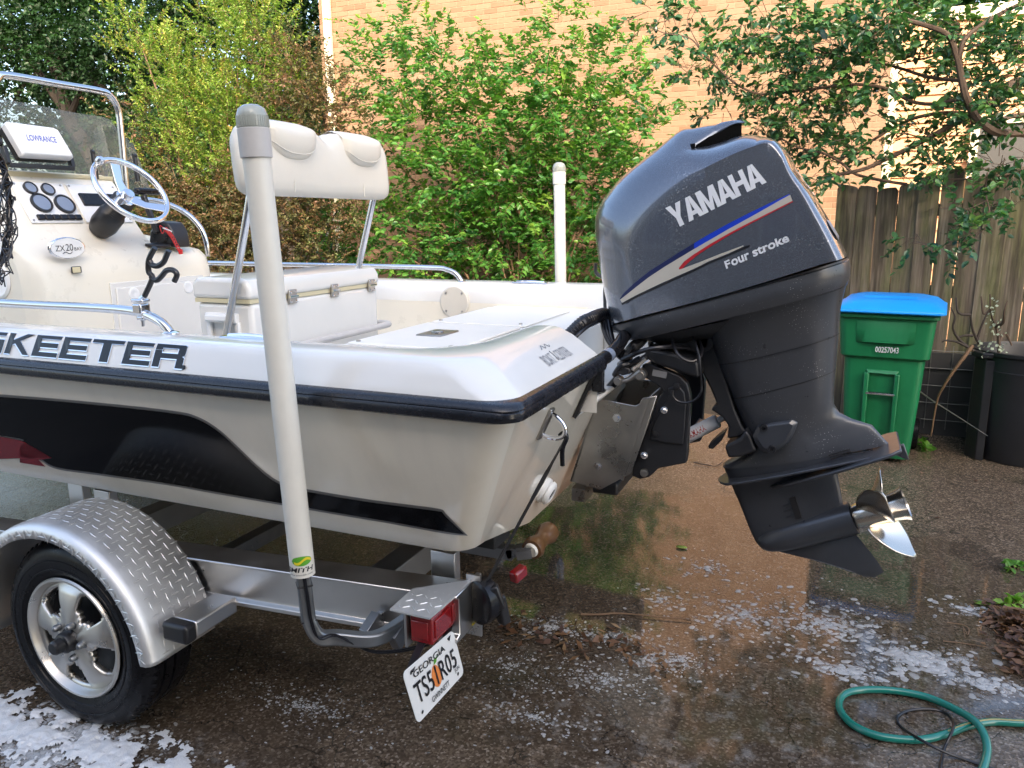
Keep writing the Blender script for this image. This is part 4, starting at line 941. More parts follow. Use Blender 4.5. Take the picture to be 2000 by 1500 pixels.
# tail lights on diamond plate brackets
def tail(f, nm):
    mb = MB(); zt = .598
    mb.prism([(-1.035, f(1.575), zt), (-.915, f(1.575), zt), (-.905, f(1.70), zt + .003), (-.905, f(1.80), zt + .006), (-1.035, f(1.695), zt + .003)], (0, 0, .005)); br = mb.build('light_bracket', M['diamond'], trl, smooth=0)
    mb = MB()
    for i in range(5):
        for j in range(6):
            x, y = -1.02 + i * .022 + .011 * (j % 2), f(1.60 + j * .034); t = R(45 if (i + j) % 2 else 135)
            if x > -.918 or x < -1.028 + max(0, (1.60 + j * .034) - 1.69) * 1.24 or j > 5: continue
            l = Vector((math.cos(t), math.sin(t), 0)); s = Vector((-l.y, l.x, 0)); p = Vector((x, y, zt + .0065 + .00002 * i))
            mb.add([p - l * .012, p - s * .0025, p + l * .012, p + s * .0025, p - l * .006 + Vector((0, 0, .002)), p + l * .006 + Vector((0, 0, .002))], [(0, 1, 4), (1, 5, 4), (1, 2, 5), (2, 3, 5), (3, 4, 5), (3, 0, 4)])
    tag(mb.build('tread_lug', M['diamond'], br, smooth=0, recalc=False), kind='stuff')
    mb = MB(); mb.bb((-.995, f(1.580), .500), (-.988, f(1.70), .597)); mb.build('light_guard', M['alu'], trl, smooth=0); mb = MB(); mb.bb((-.92, f(1.80) - .004, .44), (-.875, f(1.80) + .004, .625)); mb.build('end_plate', M['alu'], trl, smooth=0)
    mb = MB(); mb.bb((-.985, f(1.592), .513), (-.918, f(1.785), .590)); tl = mb.build('tail_light', M['red_lens'], trl, bevel=.004)
    mb = MB(); mb.bb((-.919, f(1.605), .527), (-.914, f(1.69), .577)); mb.bb((-.919, f(1.70), .527), (-.914, f(1.775), .577)); mb.bb((-.98, f(1.588) , .527), (-.93, f(1.5935), .577)); mb.build('lens_rib', M['red_lens'], tl, bevel=.002)
tail(lambda y: y, 0); tail(mir, 1)
# licence plate hanging askew under the near light
TL = PX(786, 1315, -.915); BLc = PX(816, 1415, -.905); BR = PX(906.6, 1315, -.90)
pu = (BR - BLc); pv = (TL - BLc); pv = pv - pu.normalized() * 0
pn = pu.cross(pv).normalized()
if pn.x < 0: pn = -pn
TRc = BR + pv * .92
def plt(u, v, l=0.): 
    a = BLc.lerp(BR, u); b = TL.lerp(TRc, u); return a.lerp(b, v) + pn * l
def rpoly(r=.06, k=4):
    out = []
    for cx, cy, a0 in ((1 - r, 1 - 2 * r, 0), (r, 1 - 2 * r, 90), (r, 2 * r, 180), (1 - r, 2 * r, 270)):
        for i in range(k + 1):
            a = R(a0 + 90 * i / k); out.append((cx + r * math.cos(a), cy + 2 * r * math.sin(a)))
    return out
mb = MB(); mb.prism([plt(u, v) for u, v in rpoly()], pn * -.0015); lp = mb.build('license_plate', M['plate'], trl, smooth=0)
for tx, u0, w, v0, h, mt in (('GEORGIA', .14, .62, .77, .13, M['decal_black']), ('TS51R05', .09, .82, .30, .40, M['decal_black']), ('GWINNETT', .32, .36, .09, .11, M['decal_black']), ('JUN', .83, .10, .20, .08, M['decal_black'])):
    word('plate_word', tx, (0, 0, 0), (1, 0, 0), (0, 1, 0), mt, lp, bold=.008, mapper=lambda a, b, u0=u0, w=w, v0=v0, h=h: plt(u0 + w * a, v0 + h * b, .0022))
mb = MB(); q = [plt(.50 + .085 * math.cos(R(a)) * (1 - .1 * math.sin(R(a))), .47 + .22 * math.sin(R(a)), .0010) for a in range(0, 360, 15)]; mb.add(q, [tuple(range(len(q)))]); mb.build('peach_print', M['peach'], lp, smooth=0, recalc=False)
mb = MB(); q = [plt(*t, .0012) for t in ((.50, .69), (.53, .78), (.60, .80), (.56, .71))]; mb.add(q, [(0, 1, 2, 3)]); mb.build('leaf_print', M['leafprint'], lp, smooth=0, recalc=False)
for u, v in ((.12, .12), (.88, .12), (.12, .9), (.88, .9)):
    mb = MB(); mb.lathe([(0, .0015), (.005, .0015)], plt(u, v), pn, 10); mb.build('bolt_hole', M['decal_black'], lp)
mb = MB(); mb.beam(plt(.12, .92, -.003), Vector((-.955, 1.60, .512)), .02, .004); mb.beam(plt(.85, .92, -.003), Vector((-.955, 1.77, .512)), .02, .004); mb.build('plate_hanger', M['black'], lp)
mb = MB(); mb.tube(smooth_path([(-.90, 1.80, .535), (-.89, 1.81, .50), (-.90, 1.79, .475), (-.925, 1.74, .485), (-.94, 1.70, .50)], 5), .002, 6); mb.build('light_wire', M['yellow'], trl)

# guide posts
def guide(nm, base, top, elbow, near):
    base, top = Vector(base), Vector(top); ax = (top - base).normalized(); L = (top - base).length; r = .0315
    root = trl
    mb = MB(); mb.lathe([(.022, 0), (r, 0), (r, L - .10)], base, ax, 32); pipe = mb.build('guide_post', M['pvc'], trl, smooth=50)
    mb = MB(); mb.lathe([(r, L - .105), (.036, L - .103), (.0365, L - .04), (.034, L - .038)], base, ax, 32); mb.build('pipe_coupling', M['pvc_grey'] if near else M['pvc'], pipe, smooth=50)
    mb = MB(); n = 40; cp = [(.034, L - .040), (.0355, L - .036), (.035, L - .010), (.030, L + .004), (.018, L + .012), (0, L + .015)]
    mb.lathe(cp, base, ax, n)
    u = ax.cross(Vector((1, 0, 0))).normalized(); w = ax.cross(u)
    for k in range(n // 2 * 2):
        a = 2 * math.pi * k / n; d = u * math.cos(a) + w * math.sin(a); mb.beam(base + ax * (L - .036) + d * .0355, base + ax * (L - .012) + d * .035, .0022, .0022, up=d)
    mb.build('clear_light_cap', M['lens'], pipe, smooth=50)
    mb = MB(); mb.tube(smooth_path(elbow, 5), .026, 4); mb.build('bent_arm', M['galv'], pipe, smooth=20, bevel=.006)
    return pipe
B1, T1 = PY(592, 1120, 1.49), PY(491, 216, 1.46)
ax1 = (T1 - B1).normalized()
e0 = B1 + ax1 * .08
gp = guide('near', B1, T1, [e0, B1 - ax1 * .10, B1 - ax1 * .145 + Vector((.006, 0, 0)), B1 - ax1 * .185 + Vector((.022, .012, 0)), B1 - ax1 * .197 + Vector((.055, .045, 0)), Vector((-1.10, 1.60, .49)), Vector((-1.06, 1.71, .50))], True)
B2, T2 = PY(1097, 700, 4.12), PY(1092, 322, 4.14)
guide('far', B2, T2, [B2 + (T2 - B2).normalized() * .05, B2 - Vector((0, 0, .30)), B2 - Vector((0, 0.02, .40)), B2 - Vector((0, .10, .45)), Vector((-1.45, mir(1.71), .46))], False)
# clamps that hold the arm, cable ties and wires
for xx in (-1.155, -1.065):
    mb = MB(); mb.bb((xx - .010, 1.683, .443), (xx + .010, 1.73, .503)); mb.beam((xx - .005, 1.64, .46), (xx, 1.70, .49), .03, .055); mb.build('arm_clamp', M['galv'], gp, bevel=.002)
wire = [e0 + Vector((.012, -.012, -.06)), B1 - ax1 * .05 + Vector((.019, -.019, 0)), B1 - ax1 * .12 + Vector((.022, -.018, 0)), B1 - ax1 * .17 + Vector((.036, -.012, .0)), B1 - ax1 * .185 + Vector((.065, .02, .012)), Vector((-1.115, 1.575, .468)), Vector((-1.06, 1.60, .462)), Vector((-1.0, 1.62, .475)), Vector((-.95, 1.66, .485))]
mb = MB(); mb.tube(smooth_path(wire, 5), .003, 6)
mb.tube(smooth_path([w + Vector((.006, .0, -.004)) for w in wire], 5), .0025, 6); mb.build('lamp_wire', M['cable'], gp)
for t in (-.03, -.13):
    mb = MB(); c = B1 + ax1 * t; mb.lathe([(.0268, -.0025), (.0285, 0), (.0268, .0025)], c, ax1, 4); mb.build('cable_tie', M['black'], gp)
# maker sticker wrapped on the near pipe
_u = (Vector((-.35, -1, 0)) - ax1 * Vector((-.35, -1, 0)).dot(ax1)).normalized(); _u = (EYEP - B1); _u = (_u - ax1 * _u.dot(ax1)).normalized(); _w = ax1.cross(_u)
def onpipe(s, h, l=.0006): a = s / .0315; return B1 + ax1 * h + (_u * math.cos(a) + _w * math.sin(a)) * (.0315 + l)
_sg = 1 if (onpipe(.01, .02) - onpipe(-.01, .02)).dot(RT) > 0 else -1
def stick(outline, mt, l, nm):
    mb = MB(); mb.add([onpipe(_sg * s, h, l) for s, h in outline], [tuple(range(len(outline)))]); return mb.build(nm, mt, gp, smooth=0, recalc=False)
import itertools
def ell(cx, cy, rx, ry, a0=0, a1=360, n=24): return [(cx + rx * math.cos(R(a0 + (a1 - a0) * k / n)), cy + ry * math.sin(R(a0 + (a1 - a0) * k / n))) for k in range(n)]
# swoosh emblem drawn as narrow wrapped bands
def bands(fn_lo, fn_hi, s0, s1, mt, l, nm, n=16):
    mb = MB()
    for k in range(n):
        a, b = s0 + (s1 - s0) * k / n, s0 + (s1 - s0) * (k + 1) / n
        mb.add([onpipe(_sg * a, fn_lo(a), l), onpipe(_sg * b, fn_lo(b), l), onpipe(_sg * b, fn_hi(b), l), onpipe(_sg * a, fn_hi(a), l)], [(0, 1, 2, 3)])
    mb.build(nm, mt, gp, smooth=0, recalc=False)
q_ = lambda s: math.sqrt(max(0., 1 - (s / .027) ** 2))
bands(lambda s: .048 - .013 * q_(s), lambda s: .048 + .013 * q_(s), -.027, .027, M['leafprint'], .0006, 'emblem')
bands(lambda s: .047 + .006 * math.sin(s * 130) - .003, lambda s: .047 + .006 * math.sin(s * 130) + .004, -.020, .025, M['yellow'], .0012, 'emblem_swoosh')
word('sticker_word', 'SMITH', (0, 0, 0), (1, 0, 0), (0, 1, 0), M['decal_black'], gp, bold=.02, shear=.2, mapper=lambda a, b: onpipe(_sg * (-.047 + .077 * a), .018 + .013 * b, .0008))
word('sticker_word', 'www.cesmith.com', (0, 0, 0), (1, 0, 0), (0, 1, 0), M['decal_black'], gp, mapper=lambda a, b: onpipe(_sg * (-.040 + .066 * a), .0085 + .0045 * b, .0008))

# keel roller and its bracket, red marker
mb = MB(); rc = Vector((-.90, 2.33, .515)); rp = []
mb.lathe([(.012, -.075), (.036, -.07), (.040, -.05), (.030, -.02), (.028, .0), (.030, .02), (.040, .05), (.036, .07), (.012, .075)], rc, (.1, 1, .12), 24); ro = mb.build('keel_roller', M['amber'], trl)
mb = MB(); mb.lathe([(0, -.082), (.022, -.082), (.026, -.074), (.026, -.07)], rc, (.1, 1, .12), 20); mb.tube([rc - Vector((.009, .09, .011)), rc - Vector((.01, .10, .012))], .012, 6); mb.build('roller_washer', M['pvc'], ro)
mb = MB(); mb.beam(rc - Vector((0, .088, .01)), (-.945, 2.22, .50), .03, .03); mb.beam((-1.02, 2.33, .45), (-.91, 2.33, .49), .05, .03); mb.beam((-1.30, 2.33, .45), (-1.0, 2.33, .45), .05, .04); mb.build('roller_bracket', M['galv'], ro)
mb = MB(); mb.beam((-.90, 2.08, .485), (-.885, 2.14, .495), .035, .04); mb.build('marker_light', M['red_lens'], trl, bevel=.008)
# ------------------------------------------------------------------ tie-down strap
sp = PX(948, 1165, -.87)
tie = thing('tie_down_strap', (sp.x, sp.y, .5), 'black webbing tie-down strap from trailer corner up to the stern eye', 'strap')
mb = MB(); a, b = Vector((sp.x + .005, sp.y, .60)), SE + Vector((0, 0, -.015)); d = (b - a); n = 14; rows = []
for k in range(n + 1):
    t = k / n; p = a + d * t; tw = R(10 + (130 if t > .62 else 0) * min(1, max(0, (t - .62) / .25))); w = .0125 if t < .7 else .009
    sd = Vector((math.sin(tw) * .6, math.cos(tw), 0)) * w; rows.append([p - sd + Vector((.0015, 0, 0)), p + sd + Vector((.0015, 0, 0)), p + sd - Vector((.0015, 0, 0)), p - sd - Vector((.0015, 0, 0))])
mb.loft(rows); mb.build('webbing', M['strap'], tie, smooth=30)
mb = MB(); h0 = SE; mb.tube(smooth_path([h0 + Vector((0, -.004, -.08)), h0 + Vector((.0, -.004, -.03)), h0 + Vector((.01, 0, .0)), h0 + Vector((.0, .006, .012)), h0 + Vector((-.012, .006, .002))], 4), .007, 8); mb.build('hook', M['blackgloss'], tie)
mb = MB(); mb.lathe([(0, -.03), (.045, -.03), (.056, -.022), (.058, 0), (.056, .022), (.045, .03), (0, .03)], (sp.x - .005, sp.y - .005, .545), (.35, 1, 0), 24); mb.v = [(x, y, .545 + (z - .545) * 1.15) for x, y, z in mb.v]; rt_ = mb.build('retractor', M['blackgloss'], tie, smooth=40)
mb = MB(); mb.beam((sp.x + .035, sp.y + .012, .56), (sp.x + .045, sp.y + .03, .47), .035, .03); mb.beam((sp.x + .03, sp.y - .01, .60), (sp.x + .052, sp.y + .0, .53), .03, .025); mb.build('release_lever', M['black'], tie, bevel=.006)
mb = MB(); mb.bb((sp.x - .05, sp.y - .012, .44), (sp.x - .035, sp.y + .05, .60)); mb.build('mount_plate', M['alu'], tie, bevel=.002)

# ------------------------------------------------------------------ outboard engine
mot = thing('outboard_motor', (-.6, YC, .8), 'tilted dark grey four stroke outboard motor with blue and silver side stripes', 'outboard motor')
def resample(P, n):
    P = [Vector(p) for p in P]; L = [0.]
    for a, b in zip(P, P[1:]): L.append(L[-1] + (b - a).length)
    out = []
    for k in range(n + 1):
        s = L[-1] * k / n; i = 0
        while i < len(P) - 2 and L[i + 1] < s: i += 1
        f = (s - L[i]) / max(1e-9, L[i + 1] - L[i]); out.append(P[i].lerp(P[i + 1], min(1, f)))
    return out
def Q(L, y): return [PY(a, b, y) for a, b in L]
PW = .245                                        # half width of the side panel
# side panel centre, for a slight crown across it
pc = PY(1420, 450, YC - PW)
def panel_w(p): 
    u = (p.x - pc.x) / .42; v = (p.z - pc.z) / .36; return PW + .022 * (1 - u * u * .8) * 1 - .030 * max(0., v) ** 2 - .012 * u * u
def onpanel(px, py, lift=.0015):
    y = YC - PW
    for _ in range(4): p = PY(px, py, y); y = YC - panel_w(p)
    p = PY(px, py, y); return Vector((p.x, p.y - lift, p.z))
z5 = lambda x, y: (1100 + .3 * x, 200 + .3 * y)
S5 = [(350, 1420), (318, 1300), (288, 1180), (262, 1040), (240, 900), (232, 800), (240, 720), (268, 655), (300, 605), (400, 485), (560, 360), (750, 270), (860, 285), (960, 285), (1060, 262), (1120, 240), (1200, 219), (1290, 226), (1370, 250), (1420, 278), (1455, 320), (1485, 375), (1530, 470), (1620, 590), (1700, 720), (1780, 860), (1845, 990)]
K5 = [(520, 1385), (470, 1270), (440, 1150), (418, 1020), (410, 920), (432, 830), (500, 750), (600, 655), (720, 560), (870, 460), (1010, 385), (1140, 325), (1240, 287), (1300, 268), (1335, 268), (1362, 300), (1395, 370), (1440, 480), (1500, 600), (1560, 740), (1625, 890), (1690, 1050)]
NS = 64
sil = resample(smooth_path([PY(*z5(*q), YC) for q in S5], 4), NS)
kre = []
for q in resample(smooth_path([PY(*z5(*q), YC - PW) for q in K5], 4), NS): kre.append(Vector((q.x, 0, q.z)))
# match crease points to silhouette points by fraction of the way, rear corner pinned to rear corner
def split_resample(raw, y, brk, n1, n2):
    a = smooth_path([PY(*z5(*q), y) for q in raw[:brk + 1]], 4); b = smooth_path([PY(*z5(*q), y) for q in raw[brk:]], 4)
    return resample(a, n1) + resample(b, n2)[1:]
N1, N2 = 300, 70
sil = split_resample(S5, YC, 19, N1, N2); kre = split_resample(K5, YC - PW, 14, N1, N2); NS = N1 + N2
XL = PY(*z5(1150, 185), YC).x; XB = PY(*z5(520, 400), YC).x; XC = PY(*z5(960, 260), YC).x
def sstep(x): x = min(1., max(0., x)); return x * x * (3 - 2 * x)
def bump(x, w):          # raised crown that ends in the air scoop's lip
    if x > XL - .75 * w - 1.2 * w * w: return 0.
    return .066 * sstep((x - XB) / (XC - XB)) * (1 - .12 * sstep((x - XC) / (XL - XC))) * (1 - sstep((w - .02) / .165))
def cowl_rows(sgn):
    rows = []
    for i in range(NS + 1):
        s, k = sil[i], kre[i]; t = i / NS * 66 / 66; t = (i / N1 * 46 / 66) if i <= N1 else (46 + (i - N1) / N2 * 20) / 66
        rear = min(1, max(0, (t - .66) / .08)); n = 2.2 + 2.6 * rear
        row = []
        wk = panel_w(k)
        am = R(58 + 32 * max(rear, 1 - min(1, t / .16)))
        for j in range(29):
            a = j / 28 * am; cs = max(0, (math.cos(a) - math.cos(am)) / (1 - math.cos(am))) ** (2 / n); sn = (math.sin(a) / math.sin(am)) ** (2 / n)
            p = k.lerp(s, cs); w = wk * sn; row.append((p.x, YC + sgn * w, p.z + (bump(p.x, w) if t < .70 else 0.)))
        b0, b1 = kre[0], kre[-1]; base = b0.lerp(b1, t) + Vector((0, 0, -.006 * math.sin(math.pi * t)))
        for j in range(1, 9):
            p = k.lerp(base, j / 8); row.append((p.x, YC + sgn * panel_w(p), p.z))
        rows.append(row)
    return rows
mb = MB()
for sgn in (-1, 1): mb.loft(cowl_rows(sgn), closed=False, caps=False)
cowl = mb.build('cowling', M['cowl'], mot, smooth=32)
bm = bmesh.new(); bm.from_mesh(cowl.data); bmesh.ops.remove_doubles(bm, verts=bm.verts, dist=.0002); bmesh.ops.recalc_face_normals(bm, faces=bm.faces)
for f_ in bm.faces:                                  # the step under the lip, painted black for shade inside the scoop's mouth
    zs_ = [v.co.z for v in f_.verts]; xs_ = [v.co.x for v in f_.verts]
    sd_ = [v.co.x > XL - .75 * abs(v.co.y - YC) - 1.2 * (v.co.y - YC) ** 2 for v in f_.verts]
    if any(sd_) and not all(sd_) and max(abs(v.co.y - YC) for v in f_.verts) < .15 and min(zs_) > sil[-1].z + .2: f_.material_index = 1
bm.to_mesh(cowl.data); bm.free(); cowl.data.materials.append(M['mouth_shade'])
cowl.data.shade_smooth(); cowl.data.set_sharp_from_angle(angle=R(26))
# overhanging lip round the mouth
mb = MB(); lip = []
for k in range(-16, 17):
    w = .135 * k / 16; x = XL - .75 * abs(w) - 1.2 * w * w; best = min(range(N1), key=lambda i: abs(sil[i].x - x)); s, kk = sil[best], kre[best]
    wk = panel_w(kk); nn_ = 2.2; am = R(58); aa = math.asin(min(1, (abs(w) / wk) ** (nn_ / 2)) * math.sin(am)); cs = ((math.cos(aa) - math.cos(am)) / (1 - math.cos(am))) ** (2 / nn_)
    # solve the row whose surface x equals x at this width
    bi = min(range(N1), key=lambda i: abs(kre[i].lerp(sil[i], cs).x - x)); p = kre[bi].lerp(sil[bi], cs); lip.append(Vector((x, YC + w, p.z + bump(x - 1e-4, abs(w)))))
mb.loft([[q + Vector((-.03, 0, -.001)) for q in lip], [q + Vector((-.002, 0, .0012)) for q in lip], [q + Vector((.018 * (1 - abs(k - 16) / 17), 0, -.002 - .006 * (1 - abs(k - 16) / 17))) for k, q in enumerate(lip)], [q + Vector((.010 * (1 - abs(k - 16) / 17), 0, -.012)) for k, q in enumerate(lip)], [q + Vector((-.03, 0, -.014)) for q in lip]], closed=False, caps=False)
mb.build('scoop_lip', M['cowl'], cowl, smooth=60)
mb = MB(); mb.loft([[q + Vector((.005, 0, -.004)) for q in lip], [q + Vector((.0065, 0, -.003 - max(0., bump(q.x - 1e-4, abs(q.y - YC)) + .004))) for q in lip]], closed=False, caps=False); mb.build('scoop_mouth_shade', M['mouth_shade'], cowl, smooth=60)  # black sheet over the step, painted shade where no opening is cut
# decals laid on the panel
def decal(poly, mt, nm, lift, n=3):
    poly = dense(poly, n); bm = bmesh.new(); vs = [bm.verts.new((x, y, 0)) for x, y in poly]; fc_ = bm.faces.new(vs); fc_.normal_update(); bmesh.ops.triangulate(bm, faces=bm.faces)
    for _ in range(3):
        le = [e for e in bm.edges if e.calc_length() > 45]
        if not le: break
        bmesh.ops.subdivide_edges(bm, edges=le, cuts=1); bmesh.ops.triangulate(bm, faces=bm.faces)
    bm.verts.ensure_lookup_table(); F_ = [tuple(v.index for v in f.verts) for f in bm.faces]; bm.verts.index_update(); F_ = [tuple(v.index for v in f.verts) for f in bm.faces]
    pts = [onpanel(*z5(v.co.x, v.co.y), lift) for v in bm.verts]; bm.free(); mb = MB(); mb.add(pts, F_); return mb.build(nm, mt, cowl, smooth=0, recalc=False)
_up = [(105, 1145), (150, 1085), (250, 990), (400, 870), (550, 775), (700, 680), (850, 590), (1000, 500), (1200, 390), (1400, 288), (1600, 192), (1800, 98)]
_dn = [(1812, 104), (1700, 165), (1560, 245), (1400, 335), (1200, 445), (1000, 560), (850, 648), (700, 738), (560, 822), (400, 928), (280, 1020), (180, 1100), (110, 1155)]
t9 = lambda L: [((90 + x * .195) / .3, (160 + y * .195) / .3) for x, y in L]
decal(t9(_up[6:] + _dn[:7]), M['decal_blue'], 'blue_stripe', .0012)
decal(t9(_up[:7] + _dn[6:]), M['decal_navy'], 'navy_stripe', .0012)
decal(t9(_dn[::-1] + [(1835, 165), (1600, 284), (1400, 384), (1200, 489), (1000, 604), (850, 699), (750, 774), (702, 832), (704, 852), (740, 842), (900, 782), (1100, 702), (1340, 612), (1350, 620), (1200, 690), (1000, 770), (850, 845), (700, 910), (500, 1000), (300, 1095), (130, 1185)]), M['decal_silver'], 'silver_stripe', .0014)
decal(t9([(1838, 166), (1600, 285), (1400, 385), (1200, 490), (1000, 605), (850, 700), (750, 775), (700, 835), (698, 852), (735, 842), (782, 792), (872, 718), (1000, 632), (1200, 512), (1400, 403), (1600, 300), (1842, 176)]), M['decal_red'], 'red_stripe', .0018)
decal(t9([(120, 1193), (300, 1099), (500, 1006), (700, 916), (850, 851), (1000, 776), (1200, 696), (1350, 624), (1415, 605), (1400, 630), (1200, 714), (1000, 797), (850, 874), (700, 940), (500, 1030), (300, 1122), (130, 1210)]), M['decal_black'], 'black_stripe', .0016)
G = {'Y': [[(0, 1), (.34, 1), (.5, .62), (.66, 1), (1, 1), (.65, .40), (.65, 0), (.35, 0), (.35, .40)]],
     'A': [[(0, 0), (.30, 0), (.36, .18), (.64, .18), (.70, 0), (1, 0), (.66, 1), (.505, 1), (.505, .74), (.58, .36), (.42, .36), (.495, .74), (.495, 1), (.34, 1)]],
     'M': [[(0, 0), (.25, 0), (.25, .58), (.40, 0), (.60, 0), (.75, .58), (.75, 0), (1, 0), (1, 1), (.70, 1), (.5, .35), (.30, 1), (0, 1)]],
     'H': [[(0, 0), (.30, 0), (.30, .40), (.70, .40), (.70, 0), (1, 0), (1, 1), (.70, 1), (.70, .60), (.30, .60), (.30, 1), (0, 1)]]}
O5, X5, Y5 = Vector((727, 826)), Vector((598, -306)), Vector((-62, -137))
pos = 0.; ws = {'Y': .150, 'A': .158, 'M': .182, 'H': .150}; gaps = -.004; tot = sum(ws[c] for c in 'YAMAHA') + 5 * gaps
for i, ch in enumerate('YAMAHA'):
    w = ws[ch] / tot
    for gl in G[ch]:
        decal([tuple(O5 + X5 * (pos + w * u) + Y5 * v) for u, v in gl], M['decal_white'], 'maker_letter', .0016, 1)
    pos += w + gaps / tot
O6, X6, Y6 = Vector((1062, 1082)), Vector((412, -180)), Vector((-15, -47))
def fs(a, b, o, w): p = O6 + X6 * (o + w * a) + Y6 * b; return onpanel(*z5(p.x, p.y), .0016)
word('model_word', 'F', (0, 0, 0), (1, 0, 0), (0, 1, 0), M['decal_white'], cowl, bold=.03, mapper=lambda a, b: fs(a, b, 0., .08))
word('model_word', 'our', (0, 0, 0), (1, 0, 0), (0, 1, 0), M['decal_white'], cowl, bold=.03, mapper=lambda a, b: fs(a, b * 1.22, .095, .285))
word('model_word', 'stroke', (0, 0, 0), (1, 0, 0), (0, 1, 0), M['decal_white'], cowl, bold=.03, mapper=lambda a, b: fs(a, b * 1.16 if b < .8 else .93 + (b - .8) * .5, .43, .57))
# power rating on the aft face of the cowl
i0, i1 = 50, 58
bA = sil[N1 + 10]; bB = sil[N1 + 62]; bd = (bB - bA).normalized(); bn = Vector((-bd.z, 0, bd.x)); bn = bn if bn.x > 0 else -bn
def rear(y, s, l=.004):     # s: fraction down the aft silhouette
    f = N1 + 4 + s * 63; i = int(f); p = sil[i].lerp(sil[min(i + 1, NS)], f - i); return Vector((p.x, y, p.z)) + bn * l
word('power_word', '150', (0, 0, 0), (1, 0, 0), (0, 1, 0), M['decal_white'], cowl, bold=.02, mapper=lambda a, b: rear(YC - .16 + .20 * a, .40 - .20 * b))
word('power_word', 'FOUR STROKE', (0, 0, 0), (1, 0, 0), (0, 1, 0), M['decal_white'], cowl, mapper=lambda a, b: rear(YC - .15 + .18 * a, .47 - .04 * b))
mb = MB(); mb.lathe([(0, .006), (.028, .006), (.034, .003), (.036, 0)], rear(YC - .165, .80, .0), bn, 24); mb.build('maker_emblem', M['decal_grey'], cowl)
# lower pan: hull below the seam
seamS = [(352, 1424), (600, 1372), (1000, 1270), (1400, 1155), (1640, 1082), (1790, 1022), (1850, 992)]
sx0, sx1 = sil[0], sil[-1]
def ring(f0, f1, w, y_n=24, nexp=3.2, zshift=0., taper=0.):
    """rounded section between a front and an aft point on the centre plane"""
    c = (f0 + f1) / 2; h = (f1 - f0) / 2; out = []
    for k in range(y_n * 2):
        a = math.pi * k / y_n; ca, sa = math.cos(a), math.sin(a)
        p = c + h * math.copysign(abs(ca) ** (2 / nexp), ca); tw = 1 - taper * max(0., math.copysign(abs(ca) ** (2 / nexp), ca)) ** .8; out.append((p.x, YC + tw * w * math.copysign(abs(sa) ** (2 / nexp), sa), p.z + zshift))
    return out
secs = [((1209, 632), (1652, 503), .243), ((1206, 630), (1658, 506), .256), ((1212, 637), (1661, 522), .258), ((1222, 648), (1661, 538), .250), ((1236, 657), (1655, 553), .236)]
mb = MB(); mb.loft([ring(PY(*a, YC), PY(*b, YC), w, 28, 3.4) for a, b, w in secs]); pan = mb.build('lower_pan', M['pan'], mot, smooth=40)
# black gasket line
mb = MB(); mb.loft([ring(PY(1207, 629, YC), PY(1655, 501, YC), .250, 28, 3.4), ring(PY(1208, 633, YC), PY(1656, 505, YC), .250, 28, 3.4)]); mb.build('cowl_seal', M['black'], mot, smooth=40)
# front belly under the pan
mb = MB(); mb.loft([ring(PY(1238, 655, YC), PY(1500, 600, YC), .20, 20, 3), ring(PY(1262, 660, YC), PY(1480, 622, YC), .16, 20, 3), ring(PY(1300, 668, YC), PY(1470, 640, YC), .11, 20, 3)]); mb.build('engine_tray', M['pan'], mot, smooth=40)
# upper casing (apron) and exhaust housing
secs = [((1372, 622), (1653, 556), .205), ((1384, 650), (1648, 575), .185), ((1394, 680), (1642, 605), .160), ((1410, 725), (1637, 665), .132), ((1432, 780), (1632, 728), .112), ((1452, 825), (1628, 768), .100), ((1462, 850), (1629, 790), .093), ((1462, 868), (1640, 806), .088), ((1450, 885), (1664, 818), .084), ((1430, 897), (1703, 830), .082), ((1416, 903), (1728, 858), .080), ((1412, 910), (1737, 868), .078)]
mb = MB(); mb.loft([ring(PY(*a, YC), PY(*b, YC), w, 24, 2.6, 0., .72 * sstep((k - 4) / 5)) for k, (a, b, w) in enumerate(secs)]); leg = mb.build('upper_casing', M['pan'], mot, smooth=35)
mb = MB()
for (a, b, w) in (((1404, 706), (1639, 648), .1455), ((1428, 772), (1633, 718), .1165)):
    r1 = ring(PY(*a, YC), PY(*b, YC), w, 24, 2.6); r2 = [(x, y, z - .003) for x, y, z in r1]; mb.loft([r1, r2], caps=False)
mb.build('casing_joint', M['black'], leg, smooth=0)
# lower unit: neck, splash plate, ventilation plate, gearcase, skeg
secs = [((1412, 905), (1742, 872), .076), ((1418, 922), (1744, 876), .074), ((1424, 934), (1740, 884), .070)]
mb = MB(); mb.loft([ring(PY(*a, YC), PY(*b, YC), w, 20, 2.4, 0., .72) for a, b, w in secs]); mb.build('lower_neck', M['leg'], mot, smooth=35)
z7 = lambda x, y: (1300 + x / 3.846, 750 + y / 3.846)
def plate(outl, th, nm):
    a, b = outl  # front and aft px
    f, r = PY(*a, YC), PY(*b, YC); d = (r - f); n = 20; top = []
    up = Vector((-d.z, 0, d.x)).normalized(); up = up if up.z > 0 else -up
    return f, r, d, up
f, r, d, up = plate((z7(400, 718), z7(1700, 470)), 0, '')
mb = MB(); side = []
for t, w in ((0, .012), (.02, .05), (.06, .085), (.15, .105), (.4, .112), (.7, .108), (.9, .10), (1.0, .098)): side.append((t, w))
poly = [f + d * t + Vector((0, -w, 0)) for t, w in side] + [f + d * t + Vector((0, w, 0)) for t, w in side[::-1]]
mb.prism([p - up * .004 for p in poly], up * .010); mb.build('splash_plate', M['leg'], mot, bevel=.003)
f, r, d, up = plate((z7(760, 765), z7(1760, 432)), 0, '')
mb = MB(); side = [(0, .02), (.06, .05), (.2, .085), (.5, .118), (.8, .135), (.93, .135), (1.0, .118)]
